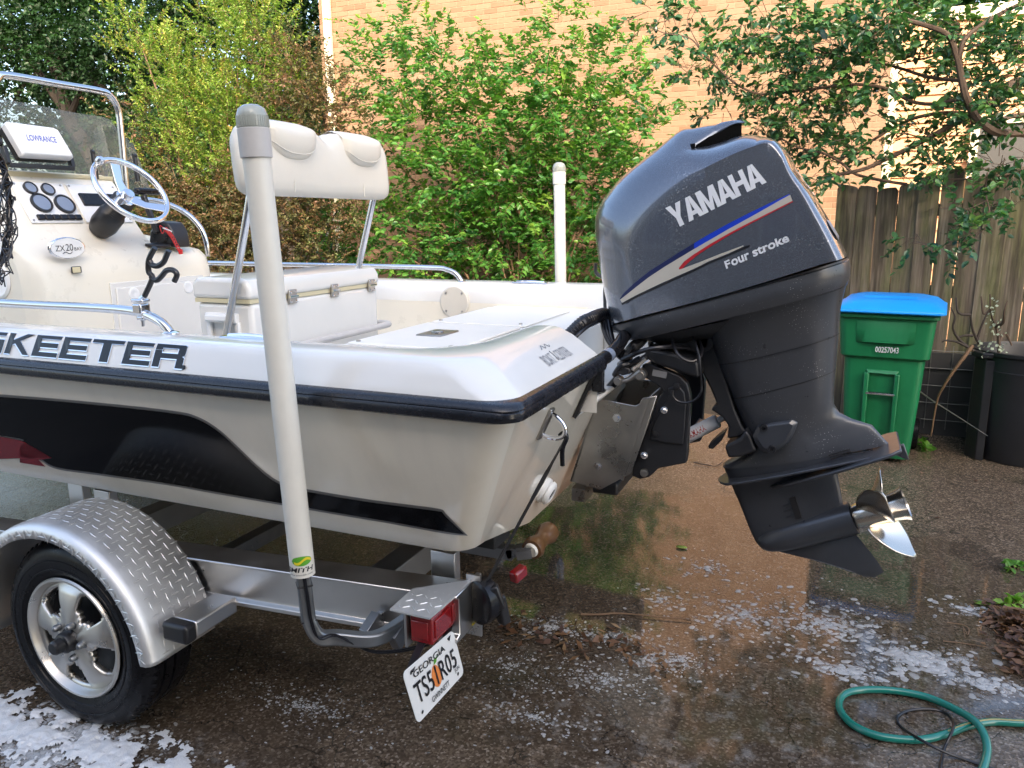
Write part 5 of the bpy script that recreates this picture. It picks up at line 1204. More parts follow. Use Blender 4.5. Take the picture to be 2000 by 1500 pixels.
poly = [f + d * t + Vector((0, -w, 0)) for t, w in side] + [f + d * t + Vector((0, w, 0)) for t, w in side[::-1]]
mb.prism([p - up * .005 for p in poly], up * .012); mb.build('ventilation_plate', M['leg'], mot, bevel=.004)
mb = MB(); q = Q([z7(1640, 500), z7(1790, 445), z7(1832, 570), z7(1790, 560)], YC); mb.prism([p - Vector((0, .006, 0)) for p in q], (0, .012, 0)); mb.build('trim_tab', M['leg'], mot, bevel=.004)
mb = MB()
for k in range(3):
    a = PY(*z7(1225 + 8 * k, 536 + 14 * k), YC - .078); b = PY(*z7(1385 + 8 * k, 492 + 14 * k), YC - .078); mb.beam(a, b, .003, .004)
mb.build('exhaust_slot', M['black'], mot)
secs = [((1426, 938), (1634, 905), .048), ((1432, 955), (1636, 925), .040), ((1441, 975), (1640, 950), .034), ((1452, 1002), (1644, 972), .031), ((1462, 1028), (1648, 995), .032), ((1470, 1046), (1652, 1015), .032), ((1476, 1058), (1658, 1032), .034), ((1484, 1068), (1662, 1044), .030)]
mb = MB(); mb.loft([ring(PY(*a, YC), PY(*b, YC), w, 20, 1.7) for a, b, w in secs]); mb.build('gearcase_strut', M['leg'], mot, smooth=40)
tn, te = PY(*z7(700, 1196), YC), PY(*z7(1412, 1003), YC); ta = (te - tn).normalized(); TLn = (te - tn).length
mb = MB(); mb.lathe([(0, -.002), (.014, 0), (.030, .012), (.041, .035), (.049, .07), (.054, .12), (.057, .18), (.0585, TLn - .04), (.0575, TLn), (.045, TLn), (.040, TLn - .01)], tn, ta, 36); tor = mb.build('gearcase', M['leg'], mot, smooth=40)
mb = MB(); q = Q([z7(740, 1225), z7(900, 1272), z7(1100, 1320), z7(1300, 1380), z7(1420, 1420), z7(1500, 1448), z7(1570, 1450), z7(1640, 1415), z7(1600, 1345), z7(1540, 1265), z7(1430, 1130), z7(1200, 1130)], YC)
cen = sum((p for p in q), Vector()) / len(q); n = len(q); mid = [p.lerp(cen, .25) for p in q]
mb.add([Vector((p.x, YC, p.z)) for p in q] + [Vector((p.x, YC - .011, p.z)) for p in mid] + [Vector((p.x, YC + .011, p.z)) for p in mid], [tuple(range(n, 2 * n)), tuple(range(2 * n, 3 * n))[::-1]] + [(i, (i + 1) % n, n + (i + 1) % n, n + i) for i in range(n)] + [((i + 1) % n, i, 2 * n + i, 2 * n + (i + 1) % n) for i in range(n)])
mb.build('skeg', M['leg'], mot, smooth=50)
a, b = PY(*z7(952, 850), YC - .034), PY(*z7(1000, 1010), YC - .034); dd = (b - a); mb = MB(); sd = ta * .011
mb.prism([a - sd, a + sd, b + sd, b - sd], (0, -.004, 0)); wi = mb.build('water_intake', M['black'], mot, smooth=0)
mb = MB()
for k in (.25, .5, .78): p = a + dd * k; mb.beam(p - sd * 1.0 + Vector((0, -.004, 0)), p - sd * 3.6 + Vector((0, .001, -.004)), .0025, .0025)
mb.build('intake_rib', M['leg'], wi, smooth=0)
# mount cover with two bolts
mq = [z7(652, 392), z7(690, 312), z7(800, 288), z7(955, 268), z7(995, 288), z7(965, 370), z7(925, 440), z7(850, 490), z7(760, 522), z7(712, 500), z7(672, 440)]
def mcp(p, y): return PY(*p, y)
cen = (sum(p[0] for p in mq) / len(mq), sum(p[1] for p in mq) / len(mq)); mb = MB(); n = len(mq)
o1 = [mcp(p, YC - .075) for p in mq]; o2 = [mcp(p, YC - .118) for p in mq]; o3 = [mcp((p[0] + (cen[0] - p[0]) * .22, p[1] + (cen[1] - p[1]) * .22), YC - .128) for p in mq]
mb.loft([o1, o2, o3]); mc = mb.build('mount_cover', M['leg'], mot, smooth=25, bevel=.003)
for q in (z7(738, 328), z7(800, 486)):
    mb = MB(); mb.lathe([(0, .004), (.006, .004), (.007, .010), (.013, .010), (.015, .0)], PY(*q, YC - .124), (0, -1, 0), 14); mb.build('cover_bolt', M['bracket'], mc)
mb = MB(); ml = [z7(440, 470), z7(560, 410), z7(600, 345), z7(640, 395), z7(668, 470), z7(690, 505), z7(560, 550), z7(470, 560)]
mb.prism([PY(*p, YC - .118) for p in ml], (0, .236, 0)); mb.build('lower_mount', M['bracket'], mot, bevel=.010, seg=3)

# propeller: hub and three raked blades
pr = None; hub0 = te + ta * .004
mb = MB(); HL = .172
mb.lathe([(.030, 0), (.042, 0), (.045, .012), (.047, .05), (.048, .13), (.053, .155), (.062, HL), (.053, HL), (.044, HL - .02), (.036, HL - .05)], hub0, ta, 32); pr = mb.build('propeller', M['prop'], mot, smooth=45)
mb = MB(); mb.lathe([(0, HL - .045), (.036, HL - .045)], hub0, ta, 24); mb.lathe([(0, HL - .02), (.012, HL - .02), (.014, HL - .025), (.014, HL - .05)], hub0, ta, 12); mb.build('prop_nut', M['black'], pr)
e1 = Vector((0, -1, 0)); e2 = ta.cross(e1).normalized(); e2 = e2 if e2.z > 0 else -e2
def blade(phi):
    rows = []
    for i in range(15):
        t = i / 14; r = .040 + .147 * t; pitch_ = .40; th = math.atan(pitch_ / (2 * math.pi * max(r, .03)))
        ch = .072 + .072 * math.sin(math.pi * min(1, t * .86 + .12)) ** 1.0; ch *= (1 - max(0, t - .62) ** 2 * 5.6); ch = max(.006, ch)
        skew = .10 * t ** 1.5; row = []
        for j in range(13):
            s = (j / 12 - .5) * ch - skew * .25
            ang = phi - (s * math.cos(th)) / max(r, .045) + skew; axd = .065 + s * math.sin(th) + .045 * t + .03 * t * t
            d = e1 * math.cos(ang) + e2 * math.sin(ang); row.append(hub0 + d * r + ta * axd)
        rows.append(row)
    mb = MB(); mb.loft(rows, closed=False, caps=False); return mb.build('blade', M['prop'], pr, smooth=80, solid=.0045)
for k in range(3): blade(R(20 + 120 * k))

# jack plate: two stainless channels bolted to the transom
jk = None
for s, y in ((-1, YC - .215), (1, YC + .215)):
    o3 = [(1166, 778), (1205, 786), (1240, 793), (1249, 789), (1254, 778), (1283, 773), (1258, 850), (1232, 925), (1172, 957), (1113, 940), (1140, 858)]
    q = [PY(a, b, YC - .215) for a, b in o3]
    for p in q: p.y = y
    mb = MB(); mb.prism(q, (0, .007 * -s, 0)); o = mb.build('jack_plate', M['steel'], mot, bevel=.0015, seg=1)
    if jk is None: jk = o
    # transom flange of the channel
    mb = MB(); q = [PY(a, b, YC - .215) for a, b in ((1160, 790), (1113, 940))]; 
    for p in q: p.y = y
    mb.prism([q[0], q[0] + Vector((0, -s * .085, 0)), q[1] + Vector((0, -s * .085, 0)), q[1]], (.007, 0, .0)); mb.build('mount_flange', M['steel'], o, smooth=0)
    for px, py in ((1205, 816), (1168, 910)):
        c = PY(px, py, YC - .215); c.y = y
        mb = MB(); mb.lathe([(0, .012), (.009, .012), (.010, .003), (.016, .003), (.016, 0)], c, (0, s, 0), 6); mb.build('bolt', M['chrome'], o, smooth=0)
    mb = MB(); q = [PY(a, b, YC - .215) for a, b in ((1262, 778), (1212, 935), (1218, 938), (1270, 776))]
    for p in q: p.y = y
    mb.prism(q, (0, .006 * s, 0)); mb.build('fold_rib', M['steel'], o, smooth=0)
mb = MB(); q = [PY(1240, 800, YC - .2), PY(1200, 925, YC - .2)]
for p in q: p.y = YC - .205
mb.prism([q[0], q[0] + Vector((0, .41, 0)), q[1] + Vector((0, .41, 0)), q[1]], (.006, 0, 0)); mb.build('slide_plate', M['steel'], mot, smooth=0)
mb = MB(); a = PY(1160, 935, YC); mb.beam((a.x, YC - .2, a.z), (a.x, YC + .2, a.z), .05, .05); mb.build('lower_spreader', M['steel'], mot, smooth=0)
mb = MB(); a = PY(1185, 925, YC); mb.bb((a.x - .02, YC - .13, a.z - .04), (a.x + .08, YC + .13, a.z + .01)); mb.build('jack_actuator', M['black'], mot, bevel=.01)
# clamp brackets
z6 = lambda x, y: (1050 + x / 4, 550 + y / 4)
for s in (-1, 1):
    ol = [(815, 650), (870, 640), (1000, 690), (1110, 735), (1170, 800), (1192, 880), (1196, 960), (1185, 1100), (1172, 1300), (1175, 1330), (1160, 1420), (1050, 1440), (940, 1462), (905, 1500), (870, 1530), (800, 1545), (735, 1520), (745, 1440), (790, 1310), (850, 1160), (905, 1010), (950, 900), (980, 860), (960, 830), (900, 790), (850, 760), (810, 720)]
    q = [PY(*z6(a, b), YC - .165) for a, b in ol]
    for p in q: p.y = YC + s * .165
    mb = MB(); mb.prism(q, (0, .035 * -s, 0)); cb = mb.build('clamp_bracket', M['bracket'], mot, bevel=.006, seg=3)
    ol = [(1020, 830), (1100, 800), (1150, 860), (1165, 960), (1150, 1180), (1140, 1270), (1000, 1255), (880, 1230), (900, 1130), (960, 1000), (1010, 930), (1030, 880)]
    q = [PY(*z6(a, b), YC - .165) for a, b in ol]
    for p in q: p.y = YC + s * .166
    mb = MB(); mb.prism(q, (0, .010 * s, 0)); mb.build('bracket_web', M['bracket'], cb, bevel=.005, seg=3)
    for a, b, r, mt in ((985, 998, .013, M['chrome']), (830, 1350, .013, M['chrome']), (1090, 815, .012, M['black']), (925, 1185, .012, M['black']), (835, 1490, .014, M['steel']), (805, 725, .017, M['steel'])):
        c = PY(*z6(a, b), YC - .168); c.y = YC + s * .168; mb = MB(); L_ = .03 if mt is M['chrome'] else .014
        mb.lathe([(0, L_), (r * .45, L_), (r * .5, .014), (r, .012), (r * 1.1, .0)], c, (0.35 if mt is M['chrome'] else 0, s, 0), 12); mb.build('bracket_bolt', mt, cb)
    c = PY(*z6(952, 722), YC - .168); c.y = YC + s * .1665; mb = MB(); mb.box(c, (.05, .004, .022), Matrix.Rotation(R(8), 3, 'Y')); mb.build('rating_label', M['decal_grey'], cb, smooth=0)
# link arm on the pivot tube
mb = MB(); lk = [PY(*z6(*q), YC - .20) for q in ((630, 775), (700, 770), (760, 730), (810, 705))]; mb.tube(smooth_path(lk, 4), [.010, .0095, .009, .009, .009, .009, .010, .011, .012, .013, .014, .015, .016][:len(smooth_path(lk, 4))], 10); ln = mb.build('steering_link', M['steel'], mot)
for q, r in (((632, 775), .017), ((805, 728), .020), ((648, 645), .012)):
    c = PY(*z6(*q), YC - .205); mb = MB(); mb.lathe([(0, .012), (r * .6, .012), (r * .65, .006), (r, .005), (r, -.02)], c, (0, -1, 0), 16); mb.build('link_pin', M['steel'], ln)
mb = MB(); mb.tube([PY(*z6(806, 724), YC - .20), PY(*z6(806, 724), YC - .20) + Vector((0, .40, 0))], .018, 14); mb.build('tilt_tube', M['bracket'], mot)
# swivel bracket with its tail, tilt ram
ol = [(1330, 430), (1400, 500), (1425, 640), (1465, 760), (1500, 870), (1540, 1000), (1600, 1140), (1640, 1180), (1560, 1220), (1480, 1230), (1490, 1130), (1440, 1060), (1380, 1020), (1350, 1000), (1400, 960), (1350, 840), (1290, 720), (1210, 640), (1060, 640), (930, 700), (860, 700), (850, 640), (1000, 560), (1180, 500)]
q = [PY(*z6(a, b), YC - .075) for a, b in ol]
for p in q: p.y = YC - .075
mb = MB(); mb.prism(q, (0, .15, 0)); mb.build('swivel_bracket', M['bracket'], mot, bevel=.008, seg=3)
r0, r1 = PY(*z6(1080, 1255), YC), PY(*z6(1400, 1090), YC); rd = (r1 - r0).normalized(); RL = (r1 - r0).length
mb = MB(); mb.lathe([(0, 0), (.026, 0), (.026, RL), (.023, RL + .004), (.012, RL + .006), (.012, RL + .05)], r0, rd, 28); ram = mb.build('tilt_ram', M['decal_white'], mot, smooth=40)
_ru = (EYEP - r0); _ru = (_ru - rd * _ru.dot(rd)).normalized(); _rw = rd.cross(_ru); _s2 = 1 if _rw.z > 0 else -1
def onram(s, h): a = s / .026 * _s2; return r0 + rd * h + (_ru * math.cos(a) + _rw * math.sin(a)) * .0268
word('ram_word', 'YAMAHA', (0, 0, 0), (1, 0, 0), (0, 1, 0), M['decal_red'], ram, bold=.03, mapper=lambda a, b: onram(-.011 + .022 * b, RL * .30 + RL * .46 * a))
mb = MB(); q = [PY(*z6(*p), YC - .04) for p in ((1330, 1285), (1400, 1220), (1470, 1170), (1440, 1240), (1370, 1310), (1335, 1305))]
mb.prism(q, (0, .08, 0)); mb.build('tilt_lock', M['bracket'], mot, bevel=.004)
mb = MB(); q = [PY(*z6(*p), YC - .12) for p in ((1170, 1180), (1240, 1225), (1225, 1310), (1190, 1335), (1150, 1320))]; mb.prism([p + Vector((0, .15, 0)) for p in q], (0, .09, 0)); mb.build('ram_pivot', M['bracket'], mot, bevel=.005)
mb = MB(); mb.lathe([(0, 0), (.035, 0), (.035, .05)], PY(*z6(1300, 470), YC - .1), (0, 1, 0), 18); q = [PY(*z6(*p), YC - .10) for p in ((1020, 440), (1350, 430), (1330, 520), (1250, 560), (1080, 520))]; mb.prism(q, (0, .2, 0)); mb.build('upper_mount', M['bracket'], mot, bevel=.006)
# rigging tube and cables
def cable(pts, r, nm='cable', mt=None, n=8):
    mb = MB(); mb.tube(smooth_path(pts, 6), r, n); return mb.build(nm, mt or M['cable'], mot)
Z = lambda x, y, d: PY(1050 + x / 6.82, 540 + y / 6.82, d)       # close-up of the rigging
rig = [Z(380, 830, 2.55), Z(480, 730, 2.56), Z(600, 620, 2.58), Z(700, 575, 2.62), Z(800, 530, 2.68), Z(900, 510, 2.75), Z(1000, 580, 2.82), Z(1060, 680, 2.86)]
mb = MB(); mb.tube(smooth_path(rig, 8), .024, 14); rg = mb.build('rigging_hose', M['cable'], mot)
pth = smooth_path(rig, 8)
mb = MB()
for i in range(3, len(pth) - 2, 2):
    t = (pth[i + 1] - pth[i - 1]).normalized(); mb.lathe([(.024, -.003), (.026, 0), (.024, .003)], pth[i], t, 12)
mb.build('hose_corrugation', M['cable'], rg)
cable([Z(470, 850, 2.5), Z(560, 760, 2.52), Z(700, 650, 2.58), Z(820, 580, 2.65), Z(900, 540, 2.7)], .006)
fuel = [Z(790, 1150, 2.33), Z(900, 1080, 2.40), Z(1000, 1000, 2.46), Z(1090, 900, 2.52), Z(1160, 790, 2.60), Z(1250, 740, 2.68)]
cable(fuel, .022, 'fuel_hose', M['blackgloss'], 14)
mb = MB(); mb.tube([fuel[1].lerp(fuel[2], .1), fuel[1].lerp(fuel[2], .55)], .0235, 14); mb.build('tape_wrap', M['gauge'], mot)
for k in range(6):
    o = k * 22
    cable([Z(860 + o * .9, 560 + k * 8, 2.70), Z(880 + o, 700 + k * 12, 2.66), Z(940 + o * .8, 850 + 10 * k, 2.64), Z(1040 + o * .6, 1000 - 10 * k, 2.62), Z(1120 + o * .7, 1090 - 14 * k, 2.66), Z(1240 + o, 1080 - 20 * k, 2.72)], .0065 if k % 2 else .009)
zc = lambda x, y, d: PY(*z6(x, y), d)
cable([zc(1040, 420, 2.66), zc(1070, 520, 2.60), zc(1120, 590, 2.58), zc(1200, 625, 2.58), zc(1270, 590, 2.60), zc(1285, 520, 2.64), zc(1250, 430, 2.70)], .0055)
cable([zc(1210, 430, 2.66), zc(1240, 500, 2.60), zc(1262, 600, 2.58), zc(1270, 700, 2.58), zc(1280, 800, 2.60), zc(1270, 880, 2.60), zc(1200, 940, 2.60), zc(1110, 940, 2.60), zc(1060, 900, 2.60), zc(1055, 850, 2.60)], .004)
cable([zc(660, 610, 2.58), zc(760, 565, 2.57), zc(860, 530, 2.57), zc(960, 515, 2.58), zc(1060, 510, 2.62), zc(1180, 520, 2.68)], .008)
cable([zc(690, 600, 2.66), zc(740, 520, 2.64), zc(800, 470, 2.66), zc(840, 420, 2.70)], .02)
cable([zc(620, 700, 2.64), zc(680, 690, 2.62), zc(760, 680, 2.62), zc(800, 620, 2.62), zc(880, 570, 2.64)], .012)
cable([zc(640, 740, 2.70), zc(560, 830, 2.70), zc(520, 870, 2.66), zc(470, 820, 2.5)], .016)
cable([zc(600, 730, 2.60), zc(650, 660, 2.58), zc(720, 640, 2.60), zc(800, 600, 2.6)], .010)
cable([zc(880, 440, 2.75), zc(900, 560, 2.75), zc(960, 640, 2.75), zc(1100, 600, 2.75)], .011)
mb = MB(); mb.tube([zc(740, 690, 2.60), zc(840, 600, 2.62)], [.012, .008], 10); mb.build('steering_ram', M['steel'], mot)
mb = MB(); q = [zc(*p, 2.58) for p in ((600, 705), (650, 660), (720, 680), (730, 720), (660, 735))]; mb.prism(q, (0, .06, 0)); mb.build('steering_knuckle', M['bracket'], mot, bevel=.004)
mb = MB(); q = [zc(*p, 2.62) for p in ((830, 520), (1060, 560), (1250, 620), (1260, 760), (1130, 720), (900, 640), (840, 600))]; mb.prism(q, (0, .30, 0)); mb.build('steering_head', M['bracket'], mot, bevel=.012, seg=3)

# ------------------------------------------------------------------ loose gear on the boat
rh = thing('rod_holder', PY(275, 605, YR), 'black vinyl coated rod holder clamped upright on the near grab rail', 'rod holder')
def r2(x, y): return PY(x / 4, 400 + y / 4, YR)
mb = MB(); a = PY(276, 603, YR); mb.box(a, (.036, .04, .034)); mb.box(a + Vector((0, 0, .026)), (.05, .034, .012)); mb.box(a + Vector((.005, 0, -.028)), (.03, .03, .014)); mb.build('clamp', M['chrome_wet'], rh, bevel=.005)
mb = MB(); mb.tube([a + Vector((.002, 0, .03)), PY(283, 578, YR)], .008, 8); mb.tube([a + Vector((0, 0, -.03)), a + Vector((.0, -.0, -.055))], .005, 6); mb.build('clamp_bolt', M['chrome_wet'], rh)
mb = MB(); mb.tube(smooth_path([r2(1130, 712), r2(1190, 575), r2(1165, 530), r2(1158, 470), r2(1170, 410), r2(1210, 335)], 5), .0085, 10)
mb.tube(smooth_path([r2(1170, 440), r2(1190, 470), r2(1230, 478), r2(1275, 450), r2(1300, 400), r2(1318, 358)], 5), .0085, 10)
mb.tube(smooth_path([r2(1180, 560), r2(1220, 590), r2(1260, 560), r2(1300, 515), r2(1350, 510), r2(1382, 545), r2(1362, 598)], 5), .0085, 10); mb.build('cradle', M['rod'], rh)
hr = thing('rod_hook', PY(1181, 600, 3.55), 'slim black hooked rod holder standing on the far stern corner beside the engine', 'rod holder')
mb = MB(); hk = lambda x, y: PY(x, y, 3.55); mb.tube(smooth_path([hk(1182, 612), hk(1181, 575), hk(1181, 548), hk(1176, 541), hk(1167, 536), hk(1163, 527), hk(1164, 514)], 4), .0085, 8); mb.build('rod', M['rod'], hr)
# chart plotter on the dash
fc = PX(75, 277, -3.50); ff = thing('fish_finder', fc, 'white covered fish finder with blue lettering on top of the dash', 'fish finder')
fn = Vector((.92, -.10, .38)).normalized(); fu = Vector((0, 0, 1)).cross(fn).normalized(); fv = fn.cross(fu)
def ffp(a, b, l): return fc + fu * a + fv * b + fn * l
mb = MB(); q = [(-.125, -.075), (.125, -.075), (.135, .02), (.10, .078), (-.105, .085), (-.135, .06)]
q = [(-.128, .078), (.085, .070), (.105, .060), (.135, -.072), (.128, -.08), (-.105, -.08), (-.135, .065)]
mb.loft([[ffp(x, y, -.02) for x, y in q], [ffp(x, y, .015) for x, y in q], [ffp(x * .92, y * .9, .028) for x, y in q]]); fb = mb.build('sun_cover', M['white'], ff, bevel=.006, seg=3)
mb = MB(); mb.loft([[ffp(x * .98, y * .98, -.055) for x, y in q], [ffp(x * .98, y * .98, -.018) for x, y in q]]); mb.build('unit_body', M['black'], ff, bevel=.008)
mb = MB(); mb.beam(ffp(-.15, -.02, -.03), ffp(-.15, -.10, -.04), .02, .03); mb.beam(ffp(.148, -.02, -.03), ffp(.148, -.10, -.04), .02, .03); mb.lathe([(0, .02), (.02, .018), (.02, 0)], ffp(-.155, .0, -.03), -fu, 12); mb.beam(ffp(-.15, -.105, -.04), ffp(.15, -.105, -.04), .03, .02); mb.build('gimbal_mount', M['black'], ff, bevel=.003)
_fs = 1 if fu.dot(RT) > 0 else -1
word('cover_word', 'LOWRANCE', ffp(-.065 * _fs, -.012, .0292), fu * .135 * _fs, fv * .030, M['blue'], fb, bold=.012)
# kill switch lanyard
kl0 = Vector((-3.225, 3.0, 1.485)); lan = thing('kill_switch_lanyard', kl0, 'red coiled kill switch lanyard hanging below the throttle', 'lanyard')
mb = MB(); pts = []
pa, pb, pcx = PX(322, 448, -3.20), PX(334, 462, -3.19), PX(350, 492, -3.185)
for k in range(120):
    t = k / 119; p = pa.lerp(pb, t * 2) if t < .5 else pb.lerp(pcx, t * 2 - 1); a = k * .62
    pts.append(p + Vector((.008, .010 * math.cos(a), .010 * math.sin(a))))
mb.tube(pts, .0024, 5); mb.build('coil', M['red'], lan)
mb = MB(); mb.tube(smooth_path([pa, pa + Vector((.0, -.03, .02)), pa + Vector((0, -.02, -.02)), pa], 4), .0025, 5); mb.tube([pcx + Vector((.008, 0, .012)), pcx + Vector((.008, .003, -.010))], .011, 8); mb.build('clip', M['red'], lan)
mb = MB(); mb.tube([pa + Vector((.01, -.02, .008)), pa + Vector((.012, .03, -.012))], .004, 6); mb.build('key_tag', M['white'], lan)
# landing net at the left edge
nc = PX(-62, 410, -3.02); net = thing('landing_net', nc, 'black landing net with knotted mesh bag standing at the left edge by the console', 'landing net')
hoop = []
for k in range(40):
    a = 2 * math.pi * k / 40; hoop.append(PX(-64 + 80 * math.copysign(abs(math.cos(a)) ** .8, math.cos(a)), 412 - 148 * math.sin(a) + (0), -3.02))
mb = MB(); mb.tube(hoop, .007, 8, closed=True); mb.tube([h_ + Vector((.012, .004, -.006)) for h_ in hoop], .004, 6, closed=True); mb.build('hoop', M['blackgloss'], net)
hc = sum(hoop, Vector()) / len(hoop); mb = MB(); NR = 9
def bagp(i, j): 
    t = j / NR; w = hoop[i % 40]; p = hc.lerp(w, 1 - .55 * t ** 1.5) + Vector((.09 * t + .02 * math.sin(i * 1.7 + j), .02 * math.sin(i * 2.3), -.16 * t * t + .012 * math.sin(i * .9 + j * 1.3))); return p
for j in range(NR):
    for i in range(40):
        mb.tube([bagp(i, j), bagp(i + (1 if j % 2 else 0), j + 1)], .0024, 4, caps=False); mb.tube([bagp(i, j), bagp(i + (0 if j % 2 else -1), j + 1)], .0024, 4, caps=False)
for i in range(40): mb.tube([bagp(i, 0) , bagp(i, 0) + Vector((.004, 0, -.015)), bagp(i + 1, 0)], .004, 4, caps=False)
mb.build('mesh_bag', M['cable'], net)
mb = MB(); mb.tube([hoop[30], Vector((hoop[30].x + .02, hoop[30].y, .735))], .012, 10); mb.build('handle', M['alu'], net)

# ------------------------------------------------------------------ green wheeled bin
BX, BY = .30, 5.72
bn_ = thing('wheeled_bin', (BX, BY, 0), 'green wheeled waste bin with bright blue lid by the fence', 'waste bin')
brot = Matrix.Rotation(R(-6), 3, 'Z')
def bp_(x, y, z): v = brot @ Vector((x, y, 0)); return (BX + v.x, BY + v.y, z)
def brect(hx, y0, y1, z, r=.05, k=4):
    out = []
    for sx, sy, a0 in ((1, 1, 0), (-1, 1, 90), (-1, -1, 180), (1, -1, 270)):
        for i in range(k + 1):
            a = R(a0 + 90 * i / k); out.append(bp_(sx * (hx - r) + r * math.cos(a), (y1 - r if sy > 0 else y0 + r) + r * math.sin(a), z))
    return out
lev = [(.195, -.22, .27, .03), (.205, -.235, .28, .10), (.232, -.262, .31, .55), (.238, -.268, .315, .70), (.262, -.292, .335, .715), (.272, -.30, .345, .82), (.282, -.312, .35, .965), (.30, -.335, .36, .972), (.30, -.335, .36, .995)]
mb = MB(); mb.loft([brect(*l) for l in lev]); body = mb.build('body', M['bin'], bn_, smooth=35, bevel=.004)
mb = MB()
mb.loft([brect(.305, -.345, .365, 1.0, .05), brect(.330, -.362, .37, 1.006, .05), brect(.330, -.362, .37, 1.024, .05), brect(.312, -.344, .365, 1.034, .05), brect(.275, -.29, .345, 1.066, .09), brect(.21, -.19, .29, 1.085, .1)])
lid = mb.build('lid', M['lid'], bn_, smooth=30, bevel=.004)
mb = MB()
for yy in (-.19, -.10): mb.add([bp_(-.16, yy, 1.087), bp_(.16, yy, 1.087), bp_(.15, yy + .02, 1.093), bp_(-.15, yy + .02, 1.093)], [(0, 1, 2, 3)])
mb.prism([bp_(-.28, -.366, 1.016), bp_(.28, -.366, 1.016), bp_(.28, -.355, 1.028), bp_(-.28, -.355, 1.028)], (0, 0, -.006)); mb.build('lid_rib', M['lid'], lid, smooth=0)
def face_y(z): 
    for (h0, a0, b0, z0), (h1, a1, b1, z1) in zip(lev, lev[1:]):
        if z0 <= z <= z1: return a0 + (a1 - a0) * (z - z0) / (z1 - z0)
    return -.3
# upper belly band, lift pocket with bar
mb = MB(); rows = []
for k in range(13):
    t = -1 + k / 6; w = .17 * t; c_ = max(0., 1 - t * t) ** .5
    rows.append([bp_(w, -.290, .80), bp_(w, -.300 - .03 * c_, .815), bp_(w, -.312 - .012 * c_, .90), bp_(w, -.312, .95)])
mb.loft(rows, closed=False, caps=False); mb.build('belly', M['bin'], body, smooth=60)
mb = MB(); z0, z1 = .33, .60
for sx in (-1, 1): mb.add([bp_(sx * .075, face_y(z1) - .006, z1), bp_(sx * .095, face_y(z1) - .004, z1 + .02), bp_(sx * .11, face_y(z0) - .004, z0 - .25), bp_(sx * .085, face_y(z0) - .008, z0 - .25)], [(0, 1, 2, 3)])
mb.prism([bp_(-.10, face_y(.63) - .002, .63), bp_(.10, face_y(.63) - .002, .63), bp_(.085, face_y(.60) - .022, .605), bp_(-.085, face_y(.60) - .022, .605)], (0, .02, 0))
for sx in (-1, 1): mb.prism([bp_(sx * .075, face_y(.60), .61), bp_(sx * .105, face_y(.60), .61), bp_(sx * .10, face_y(.3), .10), bp_(sx * .075, face_y(.3), .10)], brot @ Vector((0, -.035, 0)))
mb.build('lift_pocket', M['bin'], body, bevel=.006)
mb = MB(); mb.tube([bp_(-.085, face_y(.47) - .030, .475), bp_(.085, face_y(.47) - .030, .475)], .010, 10); mb.build('lift_bar', M['chrome_wet'], body)
word('bin_number', '00257043', bp_(-.05, -.3065, .752), brot @ Vector((.135, 0, .0)), (0, -.003, .038), M['decal_white'], body, bold=.012, lift=brot @ Vector((0, -.006, 0)))
for sx in (-1, 1):
    mb = MB(); mb.lathe([(0, .02), (.09, .02), (.11, .015), (.11, -.02), (0, -.02)], bp_(sx * .22, .24, .11), brot @ Vector((1, 0, 0)), 24); mb.build('wheel', M['rubber'], bn_)
# black barrel with prunings
PXc, PYc = 1.20, 5.98
pot = thing('black_barrel', (PXc, PYc, 0), 'large black plastic garden barrel with handle at the right edge', 'barrel')
mb = MB(); pf = [(0, .04), (.295, .0), (.305, .02), (.325, .35), (.340, .60), (.343, .61), (.335, .615), (.342, .70), (.352, .71), (.360, .715), (.362, .735), (.345, .738), (.335, .72), (.32, .40), (.29, .10), (0, .10)]
mb.lathe(pf, (PXc, PYc, 0), (0, 0, 1), 40); pb_ = mb.build('body', M['pot'], pot, smooth=40)
for a0 in (205, 335):
    c = Vector((math.cos(R(a0)), math.sin(R(a0)), 0)); mb = MB(); t = Vector((-c.y, c.x, 0)); o = Vector((PXc, PYc, 0)) + c * .345
    mb.prism([o + t * .10 + Vector((0, 0, .73)), o + t * .06 + c * .05 + Vector((0, 0, .725)), o - t * .06 + c * .05 + Vector((0, 0, .725)), o - t * .10 + Vector((0, 0, .73))], (0, 0, -.035)); mb.prism([o + t * .09 - c * .02, o + t * .06 + c * .02, o - t * .06 + c * .02, o - t * .09 - c * .02], (0, 0, .68)); mb.build('side_handle', M['pot'], pot, bevel=.006)
def branch(name, label, base, tips, r0, mt=M['bark'], grp='dead branches in the barrel', lich=()):
    o = thing(name, base, label, 'branch', grp); mb = MB()
    for pts in tips:
        P = smooth_path(pts, 4); n = len(P); mb.tube(P, [r0 * (1 - .7 * i / n) for i in range(n)], 6)
    mb.build('stem', mt, o)
    if lich:
        mb = MB()
        for p in lich:
            for _ in range(13):
                q = Vector(p) + Vector((random.gauss(0, .022), random.gauss(0, .02), random.gauss(0, .03))); s = random.uniform(.006, .013)
                d = Vector((random.gauss(0, 1), random.gauss(0, 1), random.gauss(0, 1))).normalized(); e = d.orthogonal().normalized(); mb.add([q + d * s, q + e * s, q - d * s, q - e * s], [(0, 1, 2, 3)])
        tag(mb.build('lichen', M['lichen'], o, smooth=0, recalc=False), kind='stuff')
B5 = lambda x, y, d: PY(1780 + x * .2133, 600 + y * .2133, d)
